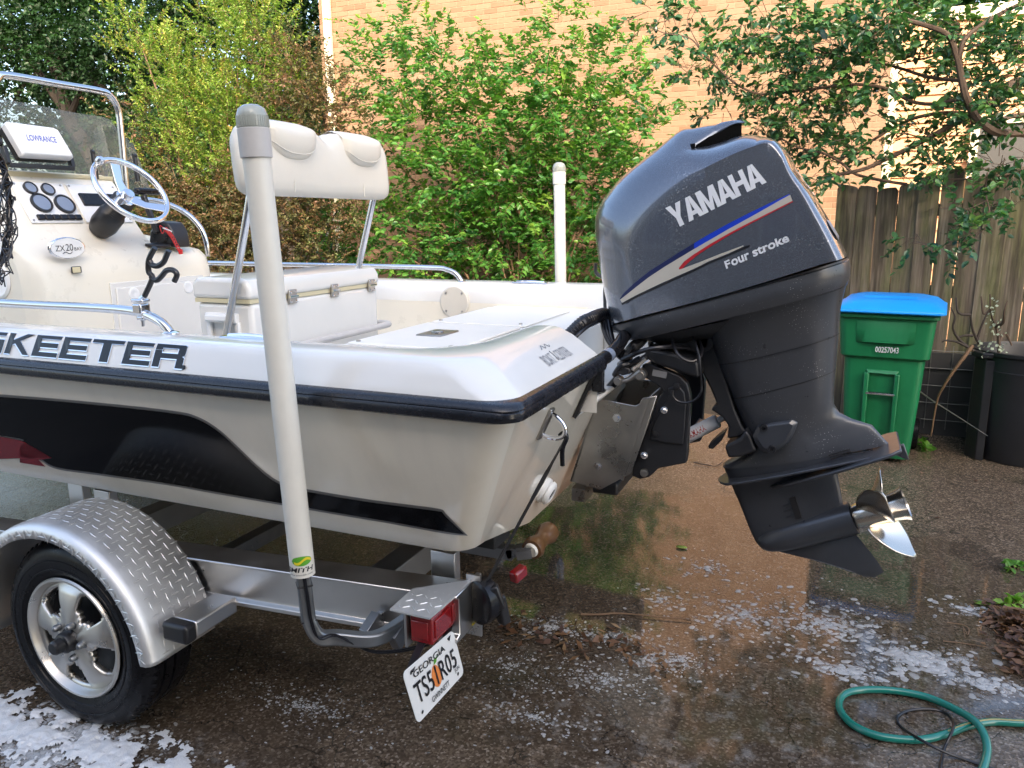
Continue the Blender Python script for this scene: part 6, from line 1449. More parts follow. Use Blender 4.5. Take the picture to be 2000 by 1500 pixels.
branch('dead_branch', 'dark twisted dead branch with pale lichen leaning out of the black barrel', (PXc - .1, PYc, .5), [
    [B5(800, 430, 5.9), B5(800, 300, 5.9), B5(770, 170, 5.9), B5(730, 60, 5.85), B5(720, -120, 5.8)], [B5(770, 180, 5.9), B5(840, 140, 5.85), B5(850, 40, 5.8), B5(880, -60, 5.8)],
    [B5(800, 320, 5.9), B5(860, 240, 5.95), B5(920, 350, 5.95)], [B5(725, 20, 5.85), B5(660, 60, 5.85), B5(640, -100, 5.85)]], .012, lich=[B5(770, 190, 5.88), B5(800, 340, 5.87), B5(735, 110, 5.87), B5(725, 10, 5.85), B5(820, 400, 5.86)])
branch('dead_branch', 'dark crooked dead branch rising from the left side of the black barrel', (PXc - .25, PYc - .1, .6), [
    [B5(570, 400, 5.75), B5(440, 300, 5.72), B5(380, 190, 5.70), B5(400, 90, 5.70), B5(360, 0, 5.7)], [B5(620, 340, 5.8), B5(560, 200, 5.78), B5(540, 50, 5.76)], [B5(540, 380, 5.72), B5(420, 320, 5.70), B5(320, 305, 5.68), B5(280, 320, 5.66)],
    [B5(560, 260, 5.78), B5(480, 260, 5.76), B5(430, 280, 5.74)], [B5(600, 300, 5.8), B5(640, 180, 5.8), B5(700, 40, 5.8)], [B5(540, 70, 5.76), B5(430, 50, 5.74), B5(410, -90, 5.74)]], .011, M['bark_dark'], lich=[B5(680, 400, 5.76), B5(640, 330, 5.8)])
branch('bent_stick', 'pale tan stick leaning from the barrel rim down to the ground', (PXc - .3, PYc - .2, .0), [[B5(560, 350, 5.66), B5(480, 460, 5.64), B5(390, 580, 5.64), B5(300, 720, 5.66), B5(235, 860, 5.70), B5(180, 1180, 5.75)]], .013, M['stem'], None)
branch('grey_stick', 'thin grey stick leaning between the bin and the barrel', (.7, 5.8, 0), [[B5(60, 760, 5.95), B5(230, 880, 5.85), B5(430, 1005, 5.75), B5(700, 1180, 5.6)]], .006, M['wire'], None)
# dark panel with wire grid behind
gp_ = thing('wire_panel', (.75, 6.32, 0), 'dark grey boards behind square wire mesh between the bin and the barrel', 'panel')
mb = MB(); mb.bb((.30, 6.36, .0), (1.6, 6.39, .26)); mb.build('board', M['grate'], gp_, smooth=0)
mb = MB(); mb.bb((.30, 6.36, .262), (1.6, 6.39, .50)); mb.build('board', M['grate'], gp_, smooth=0)
mb = MB(); mb.bb((.30, 6.35, .502), (1.6, 6.40, .62)); mb.build('board', M['grate'], gp_, smooth=0)
mb = MB()
for k in range(9): mb.tube([(.35 + k * .14, 6.34, .05), (.35 + k * .14, 6.34, .68)], .003, 5)
for k in range(5): mb.tube([(.30, 6.335, .12 + k * .13), (1.6, 6.335, .12 + k * .13)], .003, 5)
mb.build('wire_grid', M['wire'], gp_)

# ------------------------------------------------------------------ hose and cord on the ground
def gpt(x, y, z=.013): return PZ(x, y, z)
hs = thing('garden_hose', gpt(1800, 1400), 'teal green garden hose looped on the wet driveway at lower right', 'hose')
hp = [(2160, 1418, .013), (2060, 1414, .013), (1985, 1412, .013), (1935, 1410, .013), (1890, 1418, .013), (1850, 1433, .013), (1805, 1444, .013), (1760, 1444, .013), (1710, 1436, .013), (1665, 1415, .013), (1640, 1385, .013), (1643, 1362, .013), (1665, 1350, .013), (1710, 1347, .013), (1760, 1351, .013), (1815, 1363, .016), (1865, 1385, .024), (1903, 1408, .034), (1922, 1435, .030), (1928, 1465, .018), (1920, 1500, .013), (1900, 1545, .013), (1870, 1620, .013)]
mb = MB(); mb.tube(smooth_path([gpt(*p) for p in hp], 6), .0125, 14); hb = mb.build('tube', M['hose'], hs)
mb = MB(); mb.tube([p + Vector((0, -.003, .0108)) for p in smooth_path([gpt(*q) for q in hp[:6]], 6)], .003, 6); mb.build('stripe', M['hose_stripe'], hb)
cd = thing('electric_cable', gpt(1800, 1440), 'thin black electric cable curled over the hose loop', 'cable')
cp_ = [(1835, 1520), (1838, 1490), (1845, 1460), (1858, 1432), (1862, 1410), (1845, 1392), (1815, 1385), (1780, 1387), (1757, 1396), (1752, 1408), (1765, 1424), (1790, 1440), (1830, 1462), (1880, 1482), (1950, 1505), (2060, 1530)]
zz = [.005] * len(cp_); 
for i in (3, 4): zz[i] = .030
for i in (11, 12): zz[i] = .029
mb = MB(); mb.tube(smooth_path([gpt(x, y, z) for (x, y), z in zip(cp_, zz)], 6), .0045, 8); mb.build('wire', M['cable'], cd)

# ------------------------------------------------------------------ soap foam, leaves, twigs on the driveway
blobs = [(150, 1440, .40, .14, 1800, (.002, .012)), (60, 1470, .26, .10, 1100, (.003, .015)), (1450, 1200, .36, .34, 420, (.003, .013)), (1620, 1220, .38, .28, 560, (.003, .014)), (1800, 1290, .24, .13, 460, (.004, .020)), (1650, 1310, .22, .09, 300, (.003, .015)), (1330, 1290, .28, .20, 380, (.002, .008)), (1180, 1330, .30, .16, 380, (.002, .008)), (1380, 1110, .24, .16, 130, (.003, .012)), (1890, 1190, .20, .14, 110, (.004, .016)), (600, 1380, .50, .16, 600, (.002, .006)), (1040, 1400, .34, .14, 320, (.002, .008)), (1290, 1170, .18, .15, 110, (.003, .012)), (1080, 1225, .30, .10, 420, (.002, .010)), (1200, 1240, .22, .10, 260, (.002, .009)), (1280, 1290, .16, .08, 300, (.002, .009)), (1930, 1340, .16, .10, 200, (.003, .016)), (1000, 1300, .55, .35, 600, (.0015, .006))]
Vs, Fs = [], []; nb = 0
for px, py, rx, ry, cnt, (s0, s1) in blobs:
    c = gpt(px, py, 0)
    for _ in range(cnt):
        a, rr = RNG.uniform(0, 2 * math.pi), min(1.6, abs(RNG.normal(0, .55))); x = c.x + rx * rr * math.cos(a) + .5 * ry * 0; y = c.y + ry * rr * math.sin(a)
        s = s0 + (s1 - s0) * RNG.random() ** 2.2; k = 9; st = RNG.uniform(.75, 1.35); ph = RNG.uniform(0, 6.28); rot = RNG.normal(0, .5)
        rad = 1 + .22 * np.sin(np.arange(k) * 6.283 / k * 2 + ph) + RNG.normal(0, .09, k); an = np.arange(k) * 6.283 / k
        ex, ey = np.cos(an) * rad * s * st, np.sin(an) * rad * s / st
        cr, sr = math.cos(rot), math.sin(rot); z = .0008 + RNG.random() * .0012; h = .0006 + s * .10
        base = len(Vs) and sum(len(v) for v in Vs) if False else nb
        ring_ = np.stack([x + ex * cr - ey * sr, y + ex * sr + ey * cr, np.full(k, z)], 1); inn = np.stack([x + (ex * cr - ey * sr) * .7, y + (ex * sr + ey * cr) * .7, np.full(k, z + h)], 1)
        Vs.append(np.concatenate([ring_, inn, [[x, y, z + h * 1.15]]]))
        i = np.arange(k); j = (i + 1) % k
        Fs.append(np.concatenate([np.stack([i, j, k + j], 1), np.stack([i, k + j, k + i], 1), np.stack([k + i, k + j, np.full(k, 2 * k)], 1)]) + nb); nb += 2 * k + 1
tag(np_mesh('soap_foam', np.concatenate(Vs), np.concatenate(Fs), M['foam'], smooth=True), 'white soap foam and bubbles floating on the wet driveway', 'foam', kind='stuff')
def fbm(x, y, base, octv=5, gain=.55):
    tot = np.zeros_like(x); amp = 1.; nrm = 0.
    for o in range(octv):
        f = base * 2 ** o; lat = np.random.default_rng(50 + o).random((512, 512)); u, v = x * f + 91.7, y * f + 37.1
        i, j = np.floor(u).astype(int), np.floor(v).astype(int); a, b = u - i, v - j; a = a * a * (3 - 2 * a); b = b * b * (3 - 2 * b); g = lambda p, q: lat[p % 512, q % 512]
        tot += amp * ((g(i, j) * (1 - a) + g(i + 1, j) * a) * (1 - b) + (g(i, j + 1) * (1 - a) + g(i + 1, j + 1) * a) * b); nrm += amp; amp *= gain
    return tot / nrm
CS = .0055; gx, gy = np.meshgrid(np.arange(-3.0, .95, CS), np.arange(1.05, 3.3, CS), indexing='ij')
dens = np.zeros_like(gx)
for px, py, rx, ry, w in ((120, 1450, .50, .13, 1.0), (40, 1400, .30, .10, .9), (230, 1420, .25, .07, .75)):
    c = gpt(px, py, 0); dens = np.maximum(dens, w * np.exp(-((gx - c.x) / rx) ** 2 * .9 - ((gy - c.y) / ry) ** 2 * .9))
fld = fbm(gx, gy, 15, 7, .68) + .10 * (fbm(gx, gy, 3, 2) - .5); lev_ = .37 + .26 * dens - (dens < .12) * 1.
keep = fld < lev_; hh_ = np.clip((lev_ - fld) * 10, 0, 1) ** .6
z_ = .0012 + .016 * hh_ * np.clip(dens, .25, 1) * (.6 + .8 * fbm(gx, gy, 40, 2))
kc = keep[:-1, :-1] & keep[1:, :-1] & keep[1:, 1:] & keep[:-1, 1:]
ii, jj = np.nonzero(kc); ny = gx.shape[1]; vid_ = lambda i, j: i * ny + j
Fq = np.stack([vid_(ii, jj), vid_(ii + 1, jj), vid_(ii + 1, jj + 1), vid_(ii, jj + 1)], 1); used, inv = np.unique(Fq, return_inverse=True)
Vv = np.stack([gx.ravel(), gy.ravel(), z_.ravel()], 1)[used]; Vv[:, :2] += RNG.normal(0, CS * .22, (len(Vv), 2))
tag(np_mesh('soap_suds', Vv, inv.reshape(-1, 4), M['suds'], smooth=True), 'thick lacy white soap suds left on the driveway by the wheel and hose', 'foam', kind='stuff')
def leaf_thing(name, label, px, py, size, asp, rot, mt, tint, grp=None, curl=.15, z=.006):
    c = gpt(px, py, 0); n = 12; vs = []
    for k in range(n):
        a = 2 * math.pi * k / n; x, y = size * math.cos(a), size * asp * math.sin(a) * (1 - .15 * math.cos(a)); d = (x * x + y * y)
        vs.append((c.x + x * math.cos(rot) - y * math.sin(rot), c.y + x * math.sin(rot) + y * math.cos(rot), z + curl * abs(y) + .2 * curl * abs(x)))
    vs.append((c.x, c.y, z)); V = np.array(vs); Fq = np.array([(k, (k + 1) % n, n) for k in range(n)])
    o = np_mesh(name, V, Fq, mt, attr=[tint] * n, smooth=True); tag(o, label, 'leaf', grp); md = o.modifiers.new('t', 'SOLIDIFY'); md.thickness = .0008
leaf_thing('fallen_leaf', 'round pale green leaf lying on wet driveway below the bracket', 1331, 1071, .028, .62, .1, M['lf_weed'], 1.)
leaf_thing('fallen_leaf', 'small oval lime green leaf floating in the puddle at right', 1918, 1181, .034, .5, .1, M['lf_weed'], .7)
leaf_thing('fallen_leaf', 'dark green leaf by the right edge of the driveway', 1985, 1104, .05, .6, .3, M['lf_weed'], .1, curl=.3)
for lb_, px, py in (('tiny brown leaf on damp concrete just below the propeller', 1830, 1013), ('small brown leaf on the driveway left of the propeller blade', 1650, 960), ('small curled brown leaf on the driveway below the green bin', 1800, 925), ('small brown leaf on bare concrete below the black barrel', 1905, 940), ('brown leaf at the right edge of the driveway below the barrel', 1975, 985)):
    leaf_thing('brown_leaf', lb_, px, py, random.uniform(.010, .018), .6, random.uniform(0, 3), M['lf_dead'], random.random(), 'small brown leaves on the driveway', .3)
def twig(label, pts, r, mt, name='fallen_twig', grp=None):
    mb = MB(); P = smooth_path([gpt(x, y, .004 + r) for x, y in pts], 4); mb.tube(P, [r * (1 - .5 * i / len(P)) for i in range(len(P))], 6)
    tag(mb.build(name, mt), label, 'twig', grp)
twig('long thin pale stick lying on wet driveway behind the trailer light', [(1135, 1200), (1170, 1200), (1210, 1198), (1260, 1202), (1350, 1210)], .005, M['stem'])
twig('small dark twig on the driveway under the tilt ram', [(1355, 903), (1380, 908), (1400, 910), (1415, 898)], .004, M['bark_dark'])
twig('bent straw coloured stalk in the puddle at right', [(1850, 1216), (1880, 1220), (1892, 1228), (1890, 1240), (1882, 1226), (1885, 1246)], .0025, M['stem'])
twig('straight straw stalk lying beside the leaf heap', [(1842, 1252), (1880, 1256), (1930, 1264)], .0025, M['stem'])
# litter caught behind the trailer: white-edged wet leaves
LV, LF, LT = [], [], []; nv = 0
for px, py, rx, ry, cnt, zs, hi in ((1030, 1225, .22, .10, 34, .012, 0), (1080, 1260, .30, .14, 44, .010, 0), (1270, 1290, .14, .08, 26, .012, 0), (1170, 1240, .20, .08, 22, .01, 0), (1985, 1225, .11, .15, 420, .07, 1), (2010, 1290, .12, .16, 260, .06, 1)):
    c = gpt(px, py, 0)
    for _ in range(cnt):
        x, y = c.x + RNG.normal(0, rx * .5), c.y + RNG.normal(0, ry * .5); dd_ = math.hypot((x - c.x) / rx, (y - c.y) / ry); z = .004 + zs * max(.05, 1 - dd_) * RNG.random()
        l, w = RNG.uniform(.012, .032), RNG.uniform(.004, .012); a = RNG.uniform(0, 6.28); t = RNG.normal(0, .35)
        u = np.array([math.cos(a), math.sin(a), t * .5]); s = np.array([-math.sin(a), math.cos(a), RNG.normal(0, .4)]); p = np.array([x, y, z + .006])
        LV.append(np.array([p - u * l, p + s * w + (0, 0, .003), p + u * l, p - s * w])); LF.append(np.array([(0, 1, 2), (0, 2, 3)]) + nv); nv += 4; LT += [RNG.random() * (.8 if hi else 1)] * 2
V_, F__ = np.concatenate(LV), np.concatenate(LF); V_[:, 2] = np.maximum(V_[:, 2], .002)
tag(np_mesh('leaf_litter', V_, F__, M['lf_dead'], attr=LT), 'wet brown leaf litter scattered behind the trailer and heaped at the right edge', 'leaf litter', kind='stuff')

# ------------------------------------------------------------------ vegetation
def unit(a): return a / np.maximum(1e-9, np.linalg.norm(a, axis=-1, keepdims=True))
def foliage(name, O, D, L, nl, ll, lw, mt, parent, tint, droop=.15, spread=.85, up=.8, jit=.35):
    """leafy sprays: two ranks of leaves along every twig"""
    n = len(O); k = np.arange(nl); t = (k + .6) / nl
    sd = unit(np.cross(D, np.array([0, 0, 1.]) + RNG.normal(0, jit, (n, 3))))
    P = O[:, None] + D[:, None] * (L[:, None, None] * t[None, :, None]); P[..., 2] -= droop * (L[:, None] * t[None, :] ** 2)
    sg = np.where(k % 2 == 0, 1., -1.)
    d = unit(sd[:, None] * sg[None, :, None] * spread + D[:, None] * .55 + RNG.normal(0, jit, (n, nl, 3)) + np.array([0, 0, -.12]))
    nn = unit(np.array([0, 0, 1.]) * up + RNG.normal(0, .45, (n, nl, 3))); s = unit(np.cross(d, nn)); nn = np.cross(s, d)
    ls = ll * RNG.uniform(.6, 1.15, (n, nl, 1)) * (1 - .35 * np.abs(t - .5)[None, :, None]); ws = ls * lw / ll
    b = P; tip = P + d * ls - nn * ls * .12; l1 = P + d * ls * .32 + s * ws * .5 + nn * ws * .16; l2 = P + d * ls * .70 + s * ws * .40 + nn * ws * .10
    r1 = P + d * ls * .32 - s * ws * .5 + nn * ws * .16; r2_ = P + d * ls * .70 - s * ws * .40 + nn * ws * .10
    V = np.stack([b, l1, l2, tip, r2_, r1], 2).reshape(-1, 3); m_ = n * nl; i = np.arange(m_) * 6
    Fq = np.stack([np.stack([i, i + 3, i + 2, i + 1], 1), np.stack([i, i + 5, i + 4, i + 3], 1)], 1).reshape(-1, 4)
    tt = np.clip(np.repeat(tint, nl) + RNG.normal(0, .12, m_), 0, 1); return np_mesh(name, V, Fq, mt, parent, attr=np.repeat(tt, 2))
def sticks(O, D, L, r0, mt, name, parent, droop=.15, seg=3):
    n = len(O); Vs = []; t = np.linspace(0, 1, seg + 1); s = unit(np.cross(D, np.array([.3, .2, 1.]))); w = np.cross(D, s)
    P = O[:, None] + D[:, None] * (L[:, None, None] * t[None, :, None]); P[..., 2] -= droop * (L[:, None] * t[None, :] ** 2); r = r0 * (1 - .7 * t)
    V = np.stack([P + (s[:, None] * math.cos(a) + w[:, None] * math.sin(a)) * r[None, :, None] for a in (0, 2.094, 4.189)], 2).reshape(-1, 3)
    F_ = []
    for q in range(seg):
        for a in range(3): F_.append((q * 3 + a, q * 3 + (a + 1) % 3, q * 3 + 3 + (a + 1) % 3, q * 3 + 3 + a))
    F_ = np.array(F_); Fq = (np.arange(n)[:, None, None] * (3 * (seg + 1)) + F_[None]).reshape(-1, 4); return np_mesh(name, V, Fq, mt, parent)
def crown_pts(blobs, depth, n, dz=.5, bias=.5):
    """blobs (px, py, rx, ry[, weight[, dy]]) measured in the picture -> points through the volume at that depth"""
    w = np.array([(b[4] if len(b) > 4 else 1.) * b[2] * b[3] for b in blobs], float); w /= w.sum(); idx = RNG.choice(len(blobs), n, p=w); out = []; dirs = []
    for i in idx:
        b = blobs[i]; y = depth + (b[5] if len(b) > 5 else 0.); c = PY(b[0], b[1], y); k = (c - EYEP).dot(FW) / F_PX
        v = RNG.normal(0, 1, 3); v /= np.linalg.norm(v); rr = RNG.random() ** bias; q = v * rr
        out.append((c.x + q[0] * b[2] * k, c.y + q[1] * dz, c.z + q[2] * b[3] * k)); dirs.append(v)
    return np.array(out), np.array(dirs)
def limbs(name, paths, mt, parent, n=8):
    mb = MB()
    for pts, r0, r1 in paths:
        P = smooth_path(pts, 6); N = len(P); mb.tube(P, [r0 + (r1 - r0) * i / (N - 1) for i in range(N)], n)
    return mb.build(name, mt, parent)
# --- crape myrtle in front of the brick wall
CY = 8.5
cm = thing('crape_myrtle', (PY(1030, 520, CY).x, CY, 0), 'bright green multi stemmed crape myrtle in front of the brick wall', 'shrub')
bl = [(790, 70, 70, 45, .8), (760, 150, 80, 60), (880, 130, 80, 55, .9), (1090, 60, 45, 70, .8), (1010, 150, 90, 60, .9), (1190, 130, 80, 50, .7), (1120, 200, 90, 60), (1260, 190, 60, 35, .6), (720, 240, 50, 40, .8), (830, 250, 100, 65, .8), (960, 240, 110, 70), (1100, 260, 100, 70), (1230, 280, 80, 60, .9), (760, 330, 70, 50, .6), (880, 350, 110, 70, 1.1), (1010, 350, 120, 75, 1.2), (1150, 350, 110, 70), (1270, 360, 60, 60, .7), (700, 430, 70, 60), (820, 450, 110, 70, 1.2), (960, 460, 120, 70, 1.2), (1100, 450, 110, 70, 1.1), (1230, 450, 70, 70, .9), (680, 520, 60, 40), (800, 540, 110, 50), (950, 550, 120, 50), (1100, 550, 90, 60), (1000, 450, 220, 110, .4, .4), (640, 500, 50, 40, .5, -.2)]
O, dv = crown_pts(bl, CY, 2150, .75, .45)
D = unit(dv * .7 + np.array([0, -.25, .35]) + RNG.normal(0, .4, (len(O), 3))); L = RNG.uniform(.22, .48, len(O))
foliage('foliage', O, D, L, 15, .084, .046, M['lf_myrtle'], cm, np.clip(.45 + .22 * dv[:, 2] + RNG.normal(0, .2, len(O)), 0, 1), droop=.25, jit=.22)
sticks(O, D, L, .0035, M['stem'], 'twig', cm, .25)
base = Vector((PY(1040, 560, CY).x, CY, 0)); st = []
for k in range(26):
    b = bl[RNG.integers(0, 23)]; e = PY(b[0] + RNG.normal(0, 20), b[1], CY); s = base + Vector((RNG.normal(0, .22), RNG.normal(0, .15), 0))
    st.append(([s, s.lerp(e, .4) + Vector((RNG.normal(0, .08), RNG.normal(0, .1), .25)), s.lerp(e, .75) + Vector((0, RNG.normal(0, .1), .15)), e], .016, .004))
limbs('trunk', st, M['stem'], cm, 6)
# --- yellow-green and reddish shrubs on the left
SY = 7.6
ys_ = thing('yellow_green_shrub', (PY(420, 400, SY).x, SY, 0), 'tall sunlit yellow green shrub behind the seat and console', 'shrub')
bl = [(260, 40, 22, 45, .9), (285, 110, 50, 60), (350, 130, 70, 60), (440, 60, 60, 60), (500, 40, 50, 60), (520, 110, 70, 70), (400, 190, 90, 70), (480, 210, 90, 70), (350, 230, 70, 60), (560, 200, 50, 60, .8), (420, 290, 100, 60), (330, 310, 70, 50, .8), (500, 300, 60, 60, .8), (450, 360, 60, 60, .8), (600, 290, 60, 40, .4), (470, 10, 40, 30)]
O, dv = crown_pts([(b[0], b[1], b[2] * .85, b[3] * .9, *b[4:]) for b in bl], SY, 1500, .55, .42)
D = unit(dv * .55 + np.array([0, -.1, .75]) + RNG.normal(0, .3, (len(O), 3))); L = RNG.uniform(.18, .36, len(O))
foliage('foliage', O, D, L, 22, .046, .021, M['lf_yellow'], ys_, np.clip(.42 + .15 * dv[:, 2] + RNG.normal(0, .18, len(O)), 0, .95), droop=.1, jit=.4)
sticks(O, D, L, .003, M['stem'], 'twig', ys_, .1)
base = Vector((PY(430, 420, SY).x, SY, 0))
limbs('trunk', [([base + Vector((RNG.normal(0, .2), RNG.normal(0, .1), 0)), base.lerp(PY(b[0], b[1], SY), .5) + Vector((0, 0, .2)), PY(b[0], b[1], SY)], .015, .004) for b in bl], M['stem'], ys_, 6)
RY = 7.35
rs = thing('reddish_shrub', (PY(520, 480, RY).x, RY, 0), 'brownish red and olive shrub mass low behind the seat backrest', 'shrub')
bl = [(600, 150, 55, 60), (640, 210, 45, 60), (580, 230, 70, 60), (650, 300, 40, 60), (270, 220, 40, 40, .7), (300, 330, 60, 60), (400, 400, 120, 60, 1.2), (330, 420, 90, 60, 1.1), (560, 340, 100, 70), (500, 420, 130, 70, 1.2), (620, 420, 70, 70), (450, 490, 160, 50, 1.2), (600, 490, 80, 50), (350, 490, 90, 50), (680, 380, 30, 50, .7), (560, 110, 40, 50, .6)]
O, dv = crown_pts(bl, RY, 2300, .6, .45)
D = unit(dv * .7 + np.array([0, -.15, .4]) + RNG.normal(0, .4, (len(O), 3))); L = RNG.uniform(.16, .34, len(O))
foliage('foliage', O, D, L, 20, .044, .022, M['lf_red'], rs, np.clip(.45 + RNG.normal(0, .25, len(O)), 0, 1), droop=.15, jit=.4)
sticks(O, D, L, .003, M['bark_dark'], 'twig', rs, .15)
base = Vector((PY(500, 480, RY).x, RY, 0))
limbs('trunk', [([base + Vector((RNG.normal(0, .4), RNG.normal(0, .1), 0)), base.lerp(PY(b[0], b[1], RY), .5) + Vector((0, 0, .15)), PY(b[0], b[1], RY)], .014, .004) for b in bl], M['bark_dark'], rs, 6)
# --- dark trees beyond the house corner
TY = 14.0
def dark_tree(label, TY, trunk, bl, n, leaf=.11):
    t = thing('broadleaf_tree', (trunk[0].x, trunk[0].y, 0), label, 'tree', 'dark trees behind the boat')
    O, dv = crown_pts(bl, TY, n, 1.6, .5)
    D = unit(dv * .6 + np.array([0, -.2, -.15]) + RNG.normal(0, .4, (len(O), 3))); L = RNG.uniform(.4, .8, len(O))
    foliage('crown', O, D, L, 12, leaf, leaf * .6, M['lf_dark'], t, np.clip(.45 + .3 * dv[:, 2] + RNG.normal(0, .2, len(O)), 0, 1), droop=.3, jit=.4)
    br = [(trunk, .26, .12)]
    for b in bl[::2]: br.append(([trunk[-2], trunk[-1].lerp(PY(b[0], b[1], TY), .4), PY(b[0], b[1], TY)], .09, .02))
    limbs('trunk', br, M['bark_dark'], t, 8)
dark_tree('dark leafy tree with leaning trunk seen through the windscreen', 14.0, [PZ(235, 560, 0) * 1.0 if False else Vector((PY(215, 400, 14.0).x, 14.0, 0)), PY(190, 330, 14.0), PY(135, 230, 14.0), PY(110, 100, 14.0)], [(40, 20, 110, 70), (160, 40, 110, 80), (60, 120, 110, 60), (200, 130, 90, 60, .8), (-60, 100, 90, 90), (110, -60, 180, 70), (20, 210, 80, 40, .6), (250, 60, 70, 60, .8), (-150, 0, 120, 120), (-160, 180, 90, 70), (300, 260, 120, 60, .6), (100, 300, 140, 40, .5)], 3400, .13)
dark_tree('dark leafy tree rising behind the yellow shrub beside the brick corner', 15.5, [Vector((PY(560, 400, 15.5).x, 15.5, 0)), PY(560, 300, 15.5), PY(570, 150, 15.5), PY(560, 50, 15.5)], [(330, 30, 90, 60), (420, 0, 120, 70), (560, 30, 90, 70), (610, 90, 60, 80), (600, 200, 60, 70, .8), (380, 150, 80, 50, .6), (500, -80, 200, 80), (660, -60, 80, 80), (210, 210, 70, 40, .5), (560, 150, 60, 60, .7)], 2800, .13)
# --- far wood, one mass
n = 9000; x = RNG.uniform(-34, 6, n); y = 24 + RNG.uniform(0, 4, n); z = RNG.random(n) ** .8 * (7.5 + 1.5 * np.sin(x * .9))
O = np.stack([x, y, z], 1); D = unit(RNG.normal(0, 1, (n, 3)) + np.array([0, -.3, 0])); L = RNG.uniform(.5, 1.1, n)
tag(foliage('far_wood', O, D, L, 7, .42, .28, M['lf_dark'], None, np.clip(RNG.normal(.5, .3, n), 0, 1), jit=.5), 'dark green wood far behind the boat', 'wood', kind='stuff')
# --- overhanging glossy tree on the right
HY = 6.3
ht_ = thing('overhanging_tree', (3.3, 7.4, 0), 'dark glossy leaved tree reaching over the fence with bare crooked limbs', 'tree')
h6 = lambda x, y, d=HY: PY(1250 + x / 2.667, y / 2.667, d)
tr0 = [Vector((3.3, 7.4, 0)), Vector((3.2, 7.3, 1.2)), Vector((2.9, 7.1, 2.1)), Vector((2.75, 7.0, 3.2))]
lb = [(tr0, .14, .09),
      ([tr0[2], h6(2150, 700, 6.6), h6(2000, 692, 6.4), h6(1860, 690, 6.2), h6(1760, 620, 6.1), h6(1700, 510, 6.0), h6(1670, 380, 6.0), h6(1650, 290, 6.0), h6(1600, 180, 6.0), h6(1480, 130, 6.0), h6(1380, 105, 6.0)], .055, .018),
      ([h6(1660, 320, 6.0), h6(1690, 210, 6.0), h6(1780, 130, 6.1), h6(1900, 60, 6.2), h6(2050, -10, 6.3)], .028, .016),
      ([tr0[2], h6(2100, 430, 6.7), h6(1900, 500, 6.5), h6(1660, 630, 6.4), h6(1480, 730, 6.3), h6(1300, 820, 6.2), h6(1150, 885, 6.1), h6(960, 920, 6.1)], .05, .014),
      ([h6(1390, 960, 6.3), h6(1290, 945, 6.25), h6(1130, 910, 6.2), h6(1050, 850, 6.2), h6(960, 800, 6.1), h6(830, 770, 6.1), h6(730, 720, 6.0)], .020, .008),
      ([tr0[2], h6(2100, 600, 6.9), h6(1850, 640, 6.6), h6(1650, 590, 6.5), h6(1470, 605, 6.5), h6(1330, 660, 6.5), h6(1150, 770, 6.4), h6(1030, 840, 6.3)], .035, .010),
      ([h6(1700, 500, 6.05), h6(1560, 540, 6.2), h6(1420, 530, 6.3), h6(1280, 460, 6.3), h6(1100, 440, 6.3), h6(850, 470, 6.2), h6(640, 490, 6.1), h6(520, 450, 6.0), h6(420, 370, 6.0), h6(330, 280, 5.9), h6(260, 200, 5.9), h6(120, 170, 5.9), h6(40, 130, 5.9)], .024, .004),
      ([h6(1670, 420, 6.05), h6(1500, 400, 6.3), h6(1300, 340, 6.4), h6(1050, 300, 6.4), h6(850, 230, 6.3), h6(740, 180, 6.2), h6(640, 90, 6.1)], .022, .005),
      ([h6(640, 490, 6.1), h6(560, 560, 6.0), h6(600, 620, 6.0)], .008, .003), ([h6(850, 470, 6.2), h6(700, 600, 6.1), h6(620, 660, 6.0)], .010, .003), ([h6(1480, 730, 6.3), h6(1400, 700, 6.3), h6(1200, 680, 6.3)], .012, .004),
      ([h6(330, 280, 5.9), h6(250, 120, 5.9), h6(270, 40, 5.9)], .006, .003), ([h6(1900, 240, 6.4), h6(1700, 240, 6.3), h6(1500, 300, 6.3), h6(1300, 340, 6.3)], .018, .006),
      ([tr0[3], h6(2100, 250, 6.9), h6(1900, 240, 6.5)], .03, .018), ([h6(2050, 860, 6.6), h6(1900, 910, 6.4), h6(1750, 930, 6.3), h6(1600, 935, 6.3)], .02, .006), ([tr0[2], h6(2050, 860, 6.6)], .03, .02),
      ([h6(1810, 900, 6.2), h6(1800, 1000, 6.1), h6(1820, 1100, 6.0), h6(1800, 1180, 5.95), h6(1760, 1220, 5.95)], .010, .004), ([h6(1810, 1040, 6.1), h6(1700, 1090, 5.95), h6(1560, 1080, 5.9)], .006, .003), ([h6(1720, 1250, 5.95), h6(1600, 1275, 5.9), h6(1500, 1275, 5.9), h6(1380, 1260, 5.9)], .005, .003), ([h6(1800, 1180, 5.95), h6(1730, 1250, 5.95)], .005, .004)]
limbs('trunk', [lb[0]] + [(p_, a_ * .6, b_ * .75) for p_, a_, b_ in lb[1:]], M['bark'], ht_, 7)
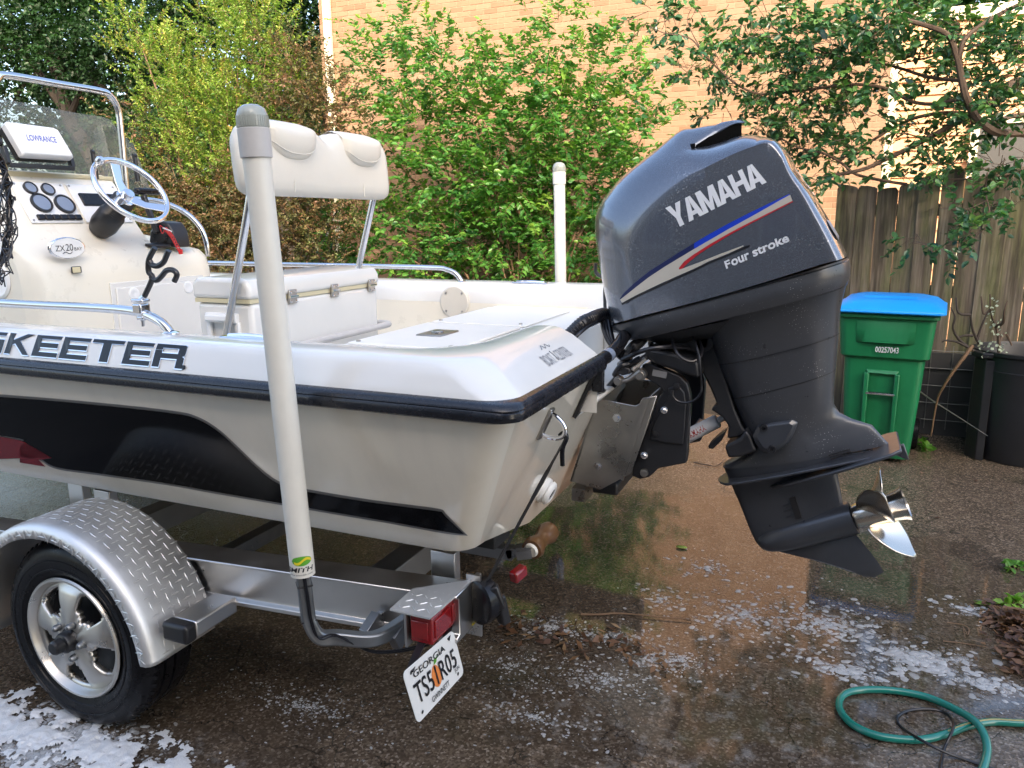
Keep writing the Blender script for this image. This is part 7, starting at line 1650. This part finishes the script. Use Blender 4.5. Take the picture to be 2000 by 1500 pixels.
bl = [(1290, 40, 45, 28), (1345, 20, 25, 25, .6), (1330, 75, 35, 20, .6), (1390, 120, 50, 40), (1330, 130, 30, 22, .8), (1440, 60, 60, 45), (1530, 60, 80, 55), (1620, 80, 80, 60, 1.1), (1520, 150, 70, 45), (1600, 160, 70, 40), (1450, 180, 50, 30), (1700, 60, 90, 60, 1.1), (1800, 40, 90, 50), (1900, 70, 90, 60), (1980, 130, 60, 80), (1720, 150, 70, 40, .8), (1860, 150, 70, 40, .7), (1560, 215, 80, 35), (1650, 220, 70, 35, .7), (1400, 215, 40, 25, .6), (1480, 255, 50, 30), (1580, 275, 60, 35, 1.1), (1650, 290, 60, 30), (1540, 250, 30, 20), (1720, 290, 60, 25, .7), (1800, 240, 70, 35, .8), (1930, 220, 70, 45), (1830, 320, 80, 25, .9), (1950, 320, 60, 40), (1600, 350, 35, 22, .9), (1620, 368, 40, 12, .7), (1750, 350, 60, 15, .7), (1900, 385, 60, 16, .7, -.4), (1870, 410, 36, 18, .7, -.4), (1960, 400, 36, 20, .7, -.4), (1785, 470, 28, 12, 1.3, -.4), (1860, 475, 20, 12, 1., -.4), (1895, 450, 25, 18, 1., -.4), (1410, 260, 25, 16, .5)]
O, dv = crown_pts(bl, HY, 900, .6, .5)
D = unit(dv * .8 + np.array([-.35, -.2, -.05]) + RNG.normal(0, .4, (len(O), 3))); L = RNG.uniform(.09, .20, len(O))
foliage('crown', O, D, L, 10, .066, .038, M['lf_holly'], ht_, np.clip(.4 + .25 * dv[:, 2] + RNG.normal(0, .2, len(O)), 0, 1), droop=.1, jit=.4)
sticks(O - D * .08, D, L + .08, .003, M['bark'], 'twig', ht_, .1)
# --- weeds at the right edge and by the barrel
def weed(label, px, py, n, h, leaf, tint, wd=.05, z0=0.):
    c = gpt(px, py, z0); t = thing('weed_plant', c, label, 'plant'); O = np.tile(np.array(c), (n, 1)) + RNG.normal(0, .02, (n, 3)) * (1, 1, 0)
    D = unit(RNG.normal(0, .6, (n, 3)) * (1, 1, .3) + np.array([0, 0, .9])); L = RNG.uniform(.5, 1, n) * h
    foliage('leaves', O, D, L, 5, leaf, leaf * .6, M['lf_weed'], t, np.full(n, tint), droop=.5, jit=.5); sticks(O, D, L, .003, M['stem'], 'stem', t, .5)
weed('low green weed sprouting from leaf heap at right edge', 1985, 1190, 7, .13, .055, .6)
weed('small dark green weed at the right edge behind the hose', 1990, 1112, 5, .08, .05, .2)
weed('broad leaved weed growing between bin and barrel', 1805, 880, 6, .20, .07, .15)
weed('green weed sprouting behind the right side of the barrel', 1995, 850, 8, .85, .13, .4)

# ------------------------------------------------------------------ unseen house added behind the photographer to shade boat, driveway and fence
nh = thing('shade_house', (2, -8, 0), 'unseen grey two storey house added behind the photographer to shade the driveway', 'house')
mb = MB(); mb.bb((-6, -13, 0), (6.6, -5.2, 8.3)); mb.build('wall', M['soffit'], nh, smooth=0)
mb = MB(); mb.bb((6.6, -14, 0), (13, -5.2, 10.6)); mb.build('tall_wing', M['soffit'], nh, smooth=0)  # higher block, sized so that its shadow covers the fence
mb = MB(); mb.prism([(-6.3, -13.4, 8.3), (-6.3, -5.0, 8.3), (-6.3, -9.2, 10.2)], (12.9, 0, 0)); mb.build('roof', M['shingle'], nh, smooth=0)
for k, (x, z) in enumerate(((-3.5, 1.2), (.0, 1.2), (3.5, 1.2), (-3.5, 4.6), (.0, 4.6), (3.5, 4.6), (9.5, 1.4), (9.5, 5.0))):
    mb = MB(); mb.bb((x - .5, -5.19, z), (x + .5, -5.12, z + 1.5)); w_ = mb.build('window', M['white'], nh, smooth=0)
    mb = MB(); mb.bb((x - .43, -5.125, z + .07), (x + .43, -5.112, z + 1.43)); mb.build('pane', M['gauge'], w_, smooth=0)
